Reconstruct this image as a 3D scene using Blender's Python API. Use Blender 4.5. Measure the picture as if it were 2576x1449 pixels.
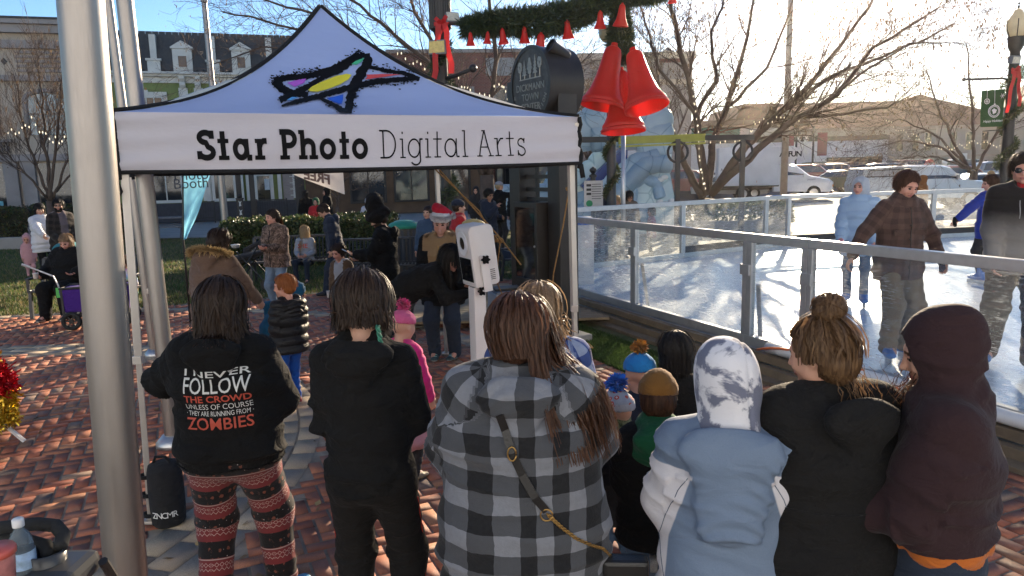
import bpy,bmesh,math,random
import numpy as np
from mathutils import Vector,Matrix,Quaternion
for o in list(bpy.data.objects):bpy.data.objects.remove(o)
SC=bpy.context.scene;COL=SC.collection
rad=math.radians
# ------------------------------------------------------------ camera
FPX,PITCH,ROLL,EYE=1840.0,rad(9.1),.0243,2.1
fw=Vector((0,math.cos(PITCH),-math.sin(PITCH)));up0=Vector((0,math.sin(PITCH),math.cos(PITCH)));wr=Vector((1,0,0))
ir=math.cos(ROLL)*wr-math.sin(ROLL)*up0;iu=math.sin(ROLL)*wr+math.cos(ROLL)*up0
EYEP=Vector((0,0,EYE))
cd=bpy.data.cameras.new('camera');cam=bpy.data.objects.new('camera',cd);COL.objects.link(cam)
cd.sensor_width=36;cd.lens=36*FPX/2576;cd.clip_start=.05;cd.clip_end=2000
cam.matrix_world=Matrix(((ir.x,iu.x,-fw.x,0),(ir.y,iu.y,-fw.y,0),(ir.z,iu.z,-fw.z,EYE),(0,0,0,1)))
SC.camera=cam
# ------------------------------------------------------------ world and sun
SUN_EL,SUN_AZ=rad(14.0),rad(23.0)          # azimuth measured from +Y towards +X
w=bpy.data.worlds.new("World");SC.world=w;w.use_nodes=True
nt=w.node_tree;nt.nodes.clear()
sky=nt.nodes.new('ShaderNodeTexSky');sky.sky_type='NISHITA';sky.sun_disc=False
sky.sun_elevation=SUN_EL;sky.sun_rotation=SUN_AZ;sky.air_density=1.0;sky.dust_density=0.4;sky.ozone_density=3.0;sky.altitude=800
bg=nt.nodes.new('ShaderNodeBackground');bg.inputs[1].default_value=.05
wo=nt.nodes.new('ShaderNodeOutputWorld')
gm=nt.nodes.new('ShaderNodeGamma');gm.inputs[1].default_value=1.22;nt.links.new(sky.outputs[0],gm.inputs[0]);nt.links.new(gm.outputs[0],bg.inputs[0]);nt.links.new(bg.outputs[0],wo.inputs[0])
sd=bpy.data.lights.new('sun','SUN');sd.energy=5.0;sd.angle=rad(.5);sd.color=(1,.80,.56)
sun=bpy.data.objects.new('sun',sd);COL.objects.link(sun)
SUNDIR=Vector((math.sin(SUN_AZ)*math.cos(SUN_EL),math.cos(SUN_AZ)*math.cos(SUN_EL),math.sin(SUN_EL)))
sun.rotation_euler=SUNDIR.to_track_quat('Z','Y').to_euler()
SC.view_settings.view_transform='Standard';SC.view_settings.look='None';SC.view_settings.gamma=1
SC.view_settings.exposure=1.7
SC.cycles.max_bounces=8;SC.cycles.transparent_max_bounces=24;SC.cycles.diffuse_bounces=3;SC.cycles.glossy_bounces=3
SC.cycles.sample_clamp_indirect=6;SC.cycles.use_denoising=True
SC.cycles.caustics_reflective=False;SC.cycles.caustics_refractive=False

def ray(u,v):return fw+(u-1288)/FPX*ir+(724.5-v)/FPX*iu
def gp(u,v,z=0.):                       # point of the plane at height z seen at (u, v)
    d=ray(u,v);return EYEP+d*((z-EYE)/d.z)
def dp(u,v,y):                          # point at distance y
    d=ray(u,v);return EYEP+d*(y/d.y)
def ax(u,y):return dp(u,430,y).x
# ------------------------------------------------------------ object helpers
def tag(o,label=None,cat=None,group=None,kind=None):
    if label:o['label']=label
    if cat:o['category']=cat
    if group:o['group']=group
    if kind:o['kind']=kind
    return o
def empty(name,loc=(0,0,0),rz=0.,label=None,cat=None,group=None):
    o=bpy.data.objects.new(name,None);COL.objects.link(o);o.location=loc;o.rotation_euler=(0,0,rz)
    o.empty_display_size=.1
    return tag(o,label,cat,group)
def wm(o):
    m=Matrix.Identity(4)
    while o is not None:m=o.matrix_basis @ m;o=o.parent
    return m
def link_mesh(name,me,mats,parent=None,local=False,smooth=False):
    for m in (mats if isinstance(mats,(list,tuple))else [mats]):me.materials.append(m)
    o=bpy.data.objects.new(name,me);COL.objects.link(o)
    if parent is not None:
        if not local:me.transform(wm(parent).inverted())
        o.parent=parent
    if smooth:me.polygons.foreach_set('use_smooth',np.ones(len(me.polygons),bool))
    me.update();return o
def copy_tree(o,parent=None):
    c=o.copy();COL.objects.link(c);c.parent=parent
    for ch in list(o.children):copy_tree(ch,c)
    return c
def frame_of(d,upv=(0,0,1)):
    z=Vector(d).normalized();u=Vector(upv)
    if abs(z.dot(u))>.98:u=Vector((1,0,0))
    x=u.cross(z).normalized();y=z.cross(x);return x,y,z
class MB:
    def __init__(s):s.v=[];s.f=[];s.m=[];s.uv=None;s.mi=0;s.M=None
    def add(s,vs,fs):
        n=len(s.v)
        if s.M is not None:vs=[s.M @ Vector(p)for p in vs]
        s.v.extend([tuple(p)for p in vs]);s.f.extend([tuple(i+n for i in f)for f in fs]);s.m.extend([s.mi]*len(fs));return s
    def box(s,c,size,rz=0.,R=None,taper=1.):
        hx,hy,hz=[a/2 for a in size];vs=[]
        for z,t in ((-hz,1),(hz,taper)):
            for x,y in ((-hx,-hy),(hx,-hy),(hx,hy),(-hx,hy)):vs.append(Vector((x*t,y*t,z)))
        if R is None:R=Matrix.Rotation(rz,3,'Z')
        c=Vector(c)
        return s.add([c+R @ p for p in vs],[(3,2,1,0),(4,5,6,7),(0,1,5,4),(1,2,6,5),(2,3,7,6),(3,0,4,7)])
    def bar(s,a,b,w,h,upv=(0,0,1)):          # box beam from a to b
        a,b=Vector(a),Vector(b);x,y,z=frame_of(b-a,upv);vs=[]
        for p in (a,b):
            for i,j in ((-1,-1),(1,-1),(1,1),(-1,1)):vs.append(p+x*(i*w/2)+y*(j*h/2))
        return s.add(vs,[(3,2,1,0),(4,5,6,7),(0,1,5,4),(1,2,6,5),(2,3,7,6),(3,0,4,7)])
    def tube(s,pts,r,n=8,cap=True,closed=False):
        pts=[Vector(p)for p in pts];k=len(pts);rs=r if hasattr(r,'__len__')else [r]*k
        vs=[];px_=None
        for i,p in enumerate(pts):
            if closed:d=pts[(i+1)% k]-pts[i-1]
            else:d=pts[min(i+1,k-1)]-pts[max(i-1,0)]
            if d.length<1e-9:d=Vector((0,0,1))
            d.normalize()
            if px_ is None:x,y,_=frame_of(d)
            else:
                x=px_-d*px_.dot(d)
                x=x.normalized()if x.length>1e-6 else frame_of(d)[0]
                y=d.cross(x)
            px_=x
            for j in range(n):
                a=2*math.pi*j/n;vs.append(p+x*(math.cos(a)*rs[i])+y*(math.sin(a)*rs[i]))
        fs=[]
        for i in range(k if closed else k-1):
            b=((i+1)% k)*n
            for j in range(n):fs.append((i*n+j,i*n+(j+1)% n,b+(j+1)% n,b+j))
        if cap and not closed:fs += [tuple(range(n-1,-1,-1)),tuple(range((k-1)*n,k*n))]
        return s.add(vs,fs)
    def lathe(s,prof,c=(0,0,0),n=24,axis=(0,0,1),cap=True):   # prof: (r, z)
        x,y,z=frame_of(axis);c=Vector(c);vs=[]
        for r,h in prof:
            for j in range(n):
                a=2*math.pi*j/n;vs.append(c+z*h+x*(r*math.cos(a))+y*(r*math.sin(a)))
        k=len(prof);fs=[]
        for i in range(k-1):
            for j in range(n):fs.append((i*n+j,i*n+(j+1)% n,(i+1)*n+(j+1)% n,(i+1)*n+j))
        if cap:
            if prof[0][0]>1e-4:fs.append(tuple(range(n-1,-1,-1)))
            if prof[-1][0]>1e-4:fs.append(tuple(range((k-1)*n,k*n)))
        return s.add(vs,fs)
    def prism(s,poly,o,ex,ey,ez,d):           # 2-D polygon in (ex, ey) from o, extruded by d along ez
        o,ex,ey,ez=Vector(o),Vector(ex),Vector(ey),Vector(ez);n=len(poly)
        vs=[o+ex*a+ey*b for a,b in poly]+[o+ex*a+ey*b+ez*d for a,b in poly]
        fs=[tuple(range(n-1,-1,-1)),tuple(range(n,2*n))]+[(i,(i+1)% n,n+(i+1)% n,n+i)for i in range(n)]
        return s.add(vs,fs)
    def sheet(s,poly,z):return s.add([(p[0],p[1],z)for p in poly],[tuple(range(len(poly)))])
    def quad(s,a,b,c,d):return s.add([a,b,c,d],[(0,1,2,3)])
    def grid(s,fn,nu,nv):
        vs=[fn(i/nu,j/nv)for j in range(nv+1)for i in range(nu+1)]
        return s.add(vs,[(j*(nu+1)+i,j*(nu+1)+i+1,(j+1)*(nu+1)+i+1,(j+1)*(nu+1)+i)for j in range(nv)for i in range(nu)])
    def ball(s,c,r,n=12,m=8,sq=(1,1,1)):
        c=Vector(c);vs=[c+Vector((0,0,-r*sq[2]))]
        for i in range(1,m):
            t=math.pi*i/m
            for j in range(n):
                a=2*math.pi*j/n;vs.append(c+Vector((r*sq[0]*math.sin(t)*math.cos(a),r*sq[1]*math.sin(t)*math.sin(a),-r*sq[2]*math.cos(t))))
        vs.append(c+Vector((0,0,r*sq[2])));L=len(vs)-1;fs=[(0,1+(j+1)% n,1+j)for j in range(n)]
        for i in range(m-2):
            for j in range(n):fs.append((1+i*n+j,1+i*n+(j+1)% n,1+(i+1)*n+(j+1)% n,1+(i+1)*n+j))
        b=1+(m-2)*n;fs += [(b+j,b+(j+1)% n,L)for j in range(n)]
        return s.add(vs,fs)
    def build(s,name,mats,parent=None,smooth=False,bevel=0.,label=None,cat=None,group=None,kind=None,origin=None,auto=None,fix=True):
        me=bpy.data.meshes.new(name);me.from_pydata(s.v,[],s.f)
        if max(s.m or [0])>0:me.polygons.foreach_set('material_index',s.m)
        if bevel or fix:
            b=bmesh.new();b.from_mesh(me)
            if fix:bmesh.ops.recalc_face_normals(b,faces=b.faces)
            if bevel:
                es=[e for e in b.edges if len(e.link_faces)== 2 and e.calc_face_angle(0)>.6]
                bmesh.ops.bevel(b,geom=es,offset=bevel,segments=2,profile=.6,affect='EDGES',clamp_overlap=True)
            b.to_mesh(me);b.free()
        if origin is not None and parent is None:me.transform(Matrix.Translation(-Vector(origin)))
        o=link_mesh(name,me,mats,parent,smooth=smooth)
        if auto is not None:
            me.polygons.foreach_set('use_smooth',np.ones(len(me.polygons),bool))
            me.set_sharp_from_angle(angle=auto)
        if origin is not None and parent is None:o.location=origin
        return tag(o,label,cat,group,kind)
def mesh_np(name,V,Fq,mats,parent=None,smooth=True,mi=None,uv=None,local=True,col=None):
    """V (n,3) floats, Fq (m,k) ints"""
    V=np.asarray(V,np.float32);Fq=np.asarray(Fq,np.int32);k=Fq.shape[1]
    me=bpy.data.meshes.new(name);me.vertices.add(len(V));me.vertices.foreach_set('co',V.ravel())
    me.loops.add(Fq.size);me.loops.foreach_set('vertex_index',Fq.ravel())
    me.polygons.add(len(Fq));me.polygons.foreach_set('loop_start',np.arange(0,Fq.size,k,dtype=np.int32))
    if mi is not None:me.polygons.foreach_set('material_index',np.asarray(mi,np.int32))
    if uv is not None:
        l=me.uv_layers.new(name='UVMap');l.data.foreach_set('uv',np.asarray(uv,np.float32)[Fq.ravel()].ravel())
    if col is not None:
        a=me.color_attributes.new('tone','FLOAT_COLOR','POINT');c4=np.ones((len(V),4),np.float32);c4[:,:3]=col;a.data.foreach_set('color',c4.ravel())
    me.update(calc_edges=True)
    return link_mesh(name,me,mats,parent,local=local,smooth=smooth)

# ------------------------------------------------------------ materials
def lin(c):return tuple(((x/12.92)if x <= .04045 else ((x+.055)/1.055)**2.4)for x in c)
class NT:
    def __init__(s,name):
        s.m=bpy.data.materials.new(name);s.m.use_nodes=True;s.t=s.m.node_tree;s.t.nodes.clear()
        s.out=s.n('ShaderNodeOutputMaterial')
    def n(s,typ,**kw):
        x=s.t.nodes.new(typ)
        for k,v in kw.items():setattr(x,k,v)
        return x
    def l(s,a,b):s.t.links.new(a,b)
    def val(s,sock,v):
        if hasattr(v,'is_output')or isinstance(v,bpy.types.NodeSocket):s.l(v,sock)
        else:
            if isinstance(v,(tuple,list))and len(v)== 3 and sock.type == 'RGBA':v=tuple(v)+(1,)
            sock.default_value=v
    def math(s,op,a,b=0.,c=0.):
        x=s.n('ShaderNodeMath',operation=op)
        for i,q in enumerate((a,b,c)):s.val(x.inputs[i],q)
        return x.outputs[0]
    def mix(s,fac,a,b,mode='MIX'):
        x=s.n('ShaderNodeMix',data_type='RGBA',blend_type=mode);s.val(x.inputs[0],fac);s.val(x.inputs[6],a);s.val(x.inputs[7],b);return x.outputs[2]
    def ramp(s,fac,stops):
        x=s.n('ShaderNodeValToRGB');s.l(fac,x.inputs[0]);e=x.color_ramp.elements
        while len(e)<len(stops):e.new(.5)
        for i,(p,c)in enumerate(stops):
            e[i].position=p;e[i].color=tuple(c)+(1,)if not isinstance(c,(int,float))else (c,c,c,1)
        return x.outputs[0]
    def coord(s,kind='Object',scale=(1,1,1),rot=(0,0,0),loc=(0,0,0)):
        tc=s.n('ShaderNodeTexCoord');mp=s.n('ShaderNodeMapping');s.l(tc.outputs[kind],mp.inputs[0])
        mp.inputs['Scale'].default_value=scale;mp.inputs['Rotation'].default_value=rot;mp.inputs['Location'].default_value=loc;return mp.outputs[0]
    def noise(s,vec,scale=5.,detail=4.,rough=.55,out=0,dist=0.):
        x=s.n('ShaderNodeTexNoise');s.l(vec,x.inputs['Vector']);x.inputs['Scale'].default_value=scale;x.inputs['Detail'].default_value=detail;x.inputs['Roughness'].default_value=rough;x.inputs['Distortion'].default_value=dist;return x.outputs[out]
    def bump(s,h,strength=.3,dist=.01,normal=None):
        x=s.n('ShaderNodeBump');s.val(x.inputs['Height'],h);x.inputs['Strength'].default_value=strength;x.inputs['Distance'].default_value=dist
        if normal is not None:s.l(normal,x.inputs['Normal'])
        return x.outputs[0]
    def bsdf(s,color,rough=.6,metal=0.,normal=None,**kw):
        b=s.n('ShaderNodeBsdfPrincipled');s.val(b.inputs['Base Color'],color);s.val(b.inputs['Roughness'],rough);s.val(b.inputs['Metallic'],metal)
        if normal is not None:s.l(normal,b.inputs['Normal'])
        for k,v in kw.items():s.val(b.inputs[k.replace('_',' ')],v)
        return b.outputs[0]
    def done(s,sh):s.l(sh,s.out.inputs[0]);return s.m
def M(name,col,rough=.6,metal=0.,var=.12,vs=6.,bump=0.,bs=60.,bd=.004,kind='Object',spec=None,trans=0.,coat=0.):
    """plain material with tonal variation and optional bump. trans: share of translucency"""
    t=NT(name);v=t.coord(kind);nz=t.noise(v,vs,5)
    c=t.mix(t.ramp(nz,[(.3,0.),(.7,1.)]),tuple(x*(1-var)for x in col),tuple(min(1,x*(1+var))for x in col))if var else tuple(col)+(1,)
    nr=t.bump(t.noise(v,bs,3),bump,bd)if bump else None
    kw={}
    if spec is not None:kw['Specular_IOR_Level']=spec
    if coat:kw['Coat_Weight']=coat;kw['Coat_Roughness']=.05
    sh=t.bsdf(c,rough,metal,nr,**kw)
    if trans:
        tr=t.n('ShaderNodeBsdfTranslucent');t.val(tr.inputs[0],c);mx=t.n('ShaderNodeMixShader');mx.inputs[0].default_value=trans;t.l(sh,mx.inputs[1]);t.l(tr.outputs[0],mx.inputs[2]);sh=mx.outputs[0]
    return t.done(sh)
def cloth(name,col,var=.1,scale=260.,fuzz=.35,bump=.25,kind='Object',rough=.9,folds=.6,spec=.2):
    """woven cloth: fine grain, soft folds and fuzz at grazing angles"""
    t=NT(name);v=t.coord(kind);g=t.noise(v,scale,2);f=t.noise(t.coord(kind,(9,9,16)),1.0,3,.5,dist=.8);big=t.noise(v,3.5,3)
    a=tuple(x*(1-var)for x in col);b=tuple(min(1,x*(1+var)+.003)for x in col)
    c=t.mix(t.math('ADD',t.math('MULTIPLY',g,.5),t.math('MULTIPLY',big,.5)),a,b)
    nr=t.bump(f,folds,.025);nr=t.bump(t.noise(v,28,3,.6,dist=1.),folds*.5,.008,nr);nr=t.bump(g,bump,.003,nr)
    return t.done(t.bsdf(c,rough,0,nr,Sheen_Weight=fuzz*.35,Sheen_Roughness=.5,Specular_IOR_Level=spec))
def hairmat(name,c1,c2):
    t=NT(name);v=t.coord('Object',(60,60,4));nz=t.noise(v,2.5,3)
    c=t.mix(t.ramp(nz,[(.35,0.),(.65,1.)]),c1,c2);nr=t.bump(t.noise(t.coord('Object',(1,1,.08)),220,2),.6,.004)
    sh=t.bsdf(c,.5,0,nr,Specular_IOR_Level=.25);tr=t.n('ShaderNodeBsdfTranslucent');t.val(tr.inputs[0],tuple(min(1,x*2.2)for x in c2))
    mx=t.n('ShaderNodeMixShader');mx.inputs[0].default_value=.16;t.l(sh,mx.inputs[1]);t.l(tr.outputs[0],mx.inputs[2]);return t.done(mx.outputs[0])
def emit(name,col,st):
    t=NT(name);e=t.n('ShaderNodeEmission');e.inputs[0].default_value=tuple(col)+(1,);e.inputs[1].default_value=st;return t.done(e.outputs[0])

# ------------------------------------------------------------ signed-distance modelling
RNG=np.random.default_rng(7)
_W=[(RNG.normal(size=3),RNG.uniform(0,6.28))for _ in range(24)]
def wob(P,f,k=6,off=0):            # smooth noise, about -1..1
    o=np.zeros(len(P),np.float32)
    for i in range(k):
        w,ph=_W[(i+off)% 24];o += np.sin(P @ (w*f)+ph+1.3*np.sin(P @ (np.roll(w,1)*f*.6)+ph*2))
    return o/(k**.5*1.0)
def surface_nets(Fd,org,h):
    nx,ny,nz=Fd.shape;S=Fd<0
    acc=np.zeros((nx-1,ny-1,nz-1,3),np.float32);cnt=np.zeros((nx-1,ny-1,nz-1),np.float32)
    for axis in range(3):
        oth=[a for a in range(3)if a != axis]
        for i in (0,1):
            for j in (0,1):
                sl0=[None]*3;sl1=[None]*3
                sl0[axis]=slice(0,-1);sl1[axis]=slice(1,None)
                for a,b in zip(oth,(i,j)):
                    sl0[a]=sl1[a]=slice(b,Fd.shape[a]-1+b)
                f0=Fd[tuple(sl0)];f1=Fd[tuple(sl1)];m=(f0<0)!= (f1<0)
                d=f0-f1;t=np.where(m,f0/np.where(np.abs(d)<1e-12,1,d),0)
                acc[...,axis]+= np.where(m,t,0);acc[...,oth[0]]+= np.where(m,i,0);acc[...,oth[1]]+= np.where(m,j,0);cnt += m
    act=cnt>0;idx=np.full(act.shape,-1,np.int32);idx[act]=np.arange(act.sum())
    cells=np.argwhere(act).astype(np.float32)
    V=(cells+acc[act]/cnt[act][:,None])*h+org
    Q=[]
    for axis in range(3):
        o1,o2=(axis+1)% 3,(axis+2)% 3
        sl0=[slice(1,-1)]*3;sl1=[slice(1,-1)]*3;sl0[axis]=slice(0,-1);sl1[axis]=slice(1,None)
        s0=S[tuple(sl0)];s1=S[tuple(sl1)];ed=np.argwhere(s0 != s1)
        if not len(ed):continue
        c=ed.copy();c[:,o1]+= 1;c[:,o2]+= 1          # grid index of the edge start
        inside0=s0[s0 != s1]
        def cell(a,b):
            q=c.copy();q[:,o1]+= a;q[:,o2]+= b;return idx[q[:,0],q[:,1],q[:,2]]
        q=np.stack([cell(-1,-1),cell(0,-1),cell(0,0),cell(-1,0)],1)
        q[~inside0]=q[~inside0][:,::-1];Q.append(q)
    Q=np.concatenate(Q);Q=Q[(Q >= 0).all(1)]
    return V,Q
class SDF:
    def __init__(s,h=.012):s.p=[];s.h=h
    def cone(s,a,b,ra,rb,k=.02,op='u',tagid=0):s.p.append(('c',np.array(a,float),np.array(b,float),ra,rb,k,op,tagid,None));return s
    def flat(s,a,b,wa,da,wb,db,lat,k=.03,op='u',tagid=0):s.p.append(('f',np.array(a,float),np.array(b,float),(wa,da),(wb,db),k,op,tagid,np.array(lat,float)));return s
    def ell(s,c,r,R=None,k=.02,op='u',tagid=0):s.p.append(('e',np.array(c,float),np.array(r,float),None,None,k,op,tagid,None if R is None else np.array(R,float)));return s
    def cut(s,p,n):s.p.append(('p',np.array(p,float),np.array(n,float),None,None,0,'cut',0,None));return s
    @staticmethod
    def dist(pr,P):
        t,a,b,ra,rb,k,op,tg,ex=pr
        if t == 'e':
            q=P-a
            if ex is not None:q=q @ ex
            k0=np.linalg.norm(q/b,axis=-1);k1=np.linalg.norm(q/(b*b),axis=-1);return k0*(k0-1)/np.maximum(k1,1e-6)
        ba=b-a;L2=max(ba @ ba,1e-9);tt=np.clip(((P-a)@ ba)/L2,0,1)
        if t == 'c':return np.linalg.norm(P-a-tt[...,None]*ba,axis=-1)-(ra+(rb-ra)*tt)
        q=P-a-tt[...,None]*ba;ax_=ba/math.sqrt(L2);lat=ex-ax_*(ex @ ax_);lat /= np.linalg.norm(lat);dep=np.cross(ax_,lat)
        w_=ra[0]+(rb[0]-ra[0])*tt;d_=ra[1]+(rb[1]-ra[1])*tt;m=np.minimum(w_,d_)
        x=(q @ lat)/w_;y=(q @ dep)/d_;z=(q @ ax_)/(m*.6)
        k0=np.sqrt(x*x+y*y+z*z);k1=np.sqrt((x/w_)**2+(y/d_)**2+(z/(m*.6))**2);return k0*(k0-1)/np.maximum(k1,1e-6)
    @staticmethod
    def bb(pr):
        t,a,b,ra,rb=pr[:5]
        if t == 'e':r=b.max();return a-r,a+r
        r=max(np.max(ra),np.max(rb));return np.minimum(a,b)-r,np.maximum(a,b)+r
    def mesh(s,warp=None):
        h=s.h;us=[p for p in s.p if p[6]== 'u'];bbs=[s.bb(p)for p in us]
        lo=np.min([b[0]for b in bbs],0)-3*h;hi=np.max([b[1]for b in bbs],0)+3*h
        n=np.ceil((hi-lo)/h).astype(int)+1;axs=[lo[i]+np.arange(n[i])*h for i in range(3)]
        Fd=np.full(n,1.,np.float32)
        for pr in s.p:
            k,op=pr[5],pr[6]
            if op == 'cut':
                for i in range(3):
                    sh=[1,1,1];sh[i]=-1;g_=((axs[i]-pr[1][i])*pr[2][i]).reshape(sh);G=g_ if i == 0 else G+g_
                Fd=np.maximum(Fd,G.astype(np.float32));continue
            b0,b1=s.bb(pr);mg=k+2.5*h
            i0=np.maximum(np.floor((b0-mg-lo)/h).astype(int),0);i1=np.minimum(np.ceil((b1+mg-lo)/h).astype(int)+1,n)
            if (i1 <= i0).any():continue
            G=np.stack(np.meshgrid(*[axs[i][i0[i]:i1[i]]for i in range(3)],indexing='ij'),-1)
            d=s.dist(pr,G).astype(np.float32);sl=tuple(slice(i0[i],i1[i])for i in range(3));A=Fd[sl]
            if op == 'u':
                e=np.maximum(k-np.abs(A-d),0)/k;Fd[sl]=np.minimum(A,d)-e*e*k*.25
            else:
                d=-d;e=np.maximum(k-np.abs(A-d),0)/k;Fd[sl]=np.maximum(A,d)+e*e*k*.25
        Fd[0]=Fd[-1]=1;Fd[:,0]=Fd[:,-1]=1;Fd[:,:,0]=Fd[:,:,-1]=1
        V,Q=surface_nets(Fd,lo.astype(np.float32),h);return V,Q
    def coords(s,V):
        """per vertex: (around, along, bone) of the nearest union primitive"""
        best=np.full(len(V),1e9);uv=np.zeros((len(V),2),np.float32);bone=np.zeros(len(V),int)
        for pr in s.p:
            if pr[6]!= 'u':continue
            d=s.dist(pr,V);m=d<best;best=np.where(m,d,best)
            if pr[0]== 'e':uu=V[:,0];vv=V[:,2]
            else:
                a,b=pr[1],pr[2];ba=b-a;L=np.linalg.norm(ba)+1e-9;axn=ba/L;tt=(V-a)@ axn
                lat=pr[8]if pr[8]is not None else np.array([0,1.,0])if abs(axn[1])<.8 else np.array([1.,0,0])
                lat=lat-axn*(lat @ axn);lat=lat/np.linalg.norm(lat);dep=np.cross(axn,lat);q=V-a
                r=float(np.mean([np.max(pr[3]),np.max(pr[4])]));uu=np.arctan2(q @ dep,q @ lat)*r;vv=tt
            uv[m,0]=uu[m];uv[m,1]=vv[m];bone[m]=pr[7]
        return uv,bone
def vnorm(V,Q):
    n=np.cross(V[Q[:,2]]-V[Q[:,0]],V[Q[:,3]]-V[Q[:,1]])
    N=np.stack([np.bincount(Q.ravel(),np.repeat(n[:,a],4),len(V))for a in range(3)],1).astype(np.float32)
    return N/np.maximum(np.linalg.norm(N,axis=1,keepdims=True),1e-9)
def relax(V,Q,it=1,lam=.5):
    for _ in range(it):
        src=np.concatenate([Q[:,i]for i in range(4)for j in (1,3)]);dst=np.concatenate([Q[:,(i+j)% 4]for i in range(4)for j in (1,3)])
        c=np.bincount(src,minlength=len(V));A=np.stack([np.bincount(src,V[dst,a],len(V))for a in range(3)],1)
        V=(V+(A/np.maximum(c,1)[:,None]-V)*lam).astype(np.float32)
    return V
# ------------------------------------------------------------ ground, plaza, lawn, rink
def azx(u,v=600.):d=ray(u,v);return d.x/d.y
conc=M('concrete',(.30,.28,.26),.9,var=.18,vs=1.2,bump=.3,bs=40);asphalt=M('asphalt',(.06,.06,.062),.85,var=.25,vs=.6,bump=.3,bs=90)
MB().sheet([(-600,-300),(600,-300),(600,900),(-600,900)],-.06).build('ground',conc,kind='structure')
MB().sheet([(4,30),(300,6),(300,300),(-60,300),(-4,44)],-.05).build('parking_lot',asphalt,kind='structure')
MB().add([(-60,40,-.046),(300,40,-.046),(300,90,.954),(-60,90,.954)],[(0,1,2,3)]).build('sloping_lot',asphalt,kind='structure')
mk=MB()
for i in range(10):x=14+i*5.5;mk.box((x,52+x*.12,-.045),(.12,5.5,.004),rz=.1)
mk.build('bay_marking',M('white_road_paint',(.7,.7,.68),.7,var=.2),kind='structure')
sand=M('joint_sand',(.30,.25,.19),.95,var=.3,vs=8,bump=.4,bs=200)
MB().sheet([(-16,-3),(8,-3),(8,6),(1.4,14),(-2,14.4),(-4.5,12.8),(-7.6,11.9),(-16,10.9)],-.009).build('plaza_bed',sand,kind='structure')
RC,RINGS=(-6.0,4.9),((3.92,4.48),(6.75,7.0))
def lawn_edge(x):return np.interp(x,[-16,-7.6,-4.5,-2,0,1.4],[10.6,11.6,12.5,13.9,14.3,14])
def plaza_bricks():
    rg=np.random.default_rng(2);cs,sn=math.cos(.42),math.sin(.42);L,W_=.205,.1025;out=[]
    for a in range(-130,131):
        for b in range(-70,71):
            for hv in (0,1):
                cx,cy=(1,.5)if hv == 0 else (2.5,0)
                x=(cx+a+2*b)*W_-3.5;y=(cy+a-2*b)*W_+6.5
                X=x*cs-y*sn+.0;Y=x*sn+y*cs
                X,Y=X+.9,Y+1.7
                if Y<1.2 or Y>14.2 or Y>lawn_edge(X)or X>6.5 or abs(X/max(Y,.5))>1.05:continue
                if (X-1.03)*.916+(Y-11.11)*.401>(-1.2 if Y>7.0 else -.40)and X>.3:continue
                r=math.hypot(X-RC[0],Y-RC[1])
                if any(r0-.03<r<r1+.03 for r0,r1 in RINGS):continue
                out.append((X,Y,.42+(0 if hv == 0 else math.pi/2),L-.012,W_-.012,0))
    for r0,r1 in RINGS:
        nrow=max(1,round((r1-r0)/.185));wd=(r1-r0)/nrow
        for k in range(nrow):
            rr=r0+wd*(k+.5);n=int(2*math.pi*rr/.30)
            for i in range(n):
                t=2*math.pi*(i+.5*(k % 2))/n;X,Y=RC[0]+rr*math.cos(t),RC[1]+rr*math.sin(t)
                if Y<1.2 or Y>lawn_edge(X)or X>1 or abs(X/max(Y,.5))>1.05:continue
                out.append((X,Y,t+math.pi/2,.288,wd-.012,1))
    B=np.array(out);n=len(B);ca,sa=np.cos(B[:,2]),np.sin(B[:,2]);V=np.zeros((n,8,3),np.float32);dz=rg.normal(0,.0014,n);tx,ty=rg.normal(0,.005,(2,n))
    for i,(sx,sy)in enumerate(((-1,-1),(1,-1),(1,1),(-1,1))):
        for j,(ins,z)in enumerate(((0,-.036),(.004,0.))):
            lx,ly=sx*(B[:,3]/2-ins),sy*(B[:,4]/2-ins)
            V[:,j*4+i,0]=B[:,0]+lx*ca-ly*sa;V[:,j*4+i,1]=B[:,1]+lx*sa+ly*ca;V[:,j*4+i,2]=z+dz+(lx*tx+ly*ty if j else 0)
    q=np.array([(4,5,6,7),(0,1,5,4),(1,2,6,5),(2,3,7,6),(3,0,4,7)]);Q=(np.arange(n)[:,None,None]*8+q[None]).reshape(-1,4)
    pal=np.array([(.30,.105,.062),(.26,.085,.052),(.34,.135,.080),(.24,.095,.066),(.135,.088,.078),(.20,.14,.115),(.31,.15,.092)]);ch=rg.choice(7,n,p=[.27,.24,.18,.12,.04,.04,.11])
    c=pal[ch]*np.array([1.38,1.30,1.12]);pale=np.array([(.48,.375,.26),(.42,.33,.235),(.51,.41,.29)])[rg.integers(0,3,n)];c=np.where(B[:,5:6]>0,pale,c)*rg.uniform(.82,1.15,(n,1))
    t=NT('paver');at=t.n('ShaderNodeVertexColor',layer_name='tone');v=t.coord('Object');sp=t.noise(v,160,3);st=t.noise(v,2.2,5)
    col=t.mix(t.ramp(sp,[(.35,0.),(.7,.5)]),at.outputs[0],(.10,.075,.065));col=t.mix(t.ramp(st,[(.5,0.),(.75,.45)]),col,(.30,.24,.20))
    m=t.done(t.bsdf(col,t.ramp(st,[(.3,.62),(.7,.85)]),0,t.bump(t.noise(v,90,4),.35,.004),Specular_IOR_Level=.4))
    o=mesh_np('plaza_pavers',V.reshape(-1,3),Q,[m],smooth=False,col=np.repeat(c,8,0));tag(o,kind='structure')
plaza_bricks()
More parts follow.
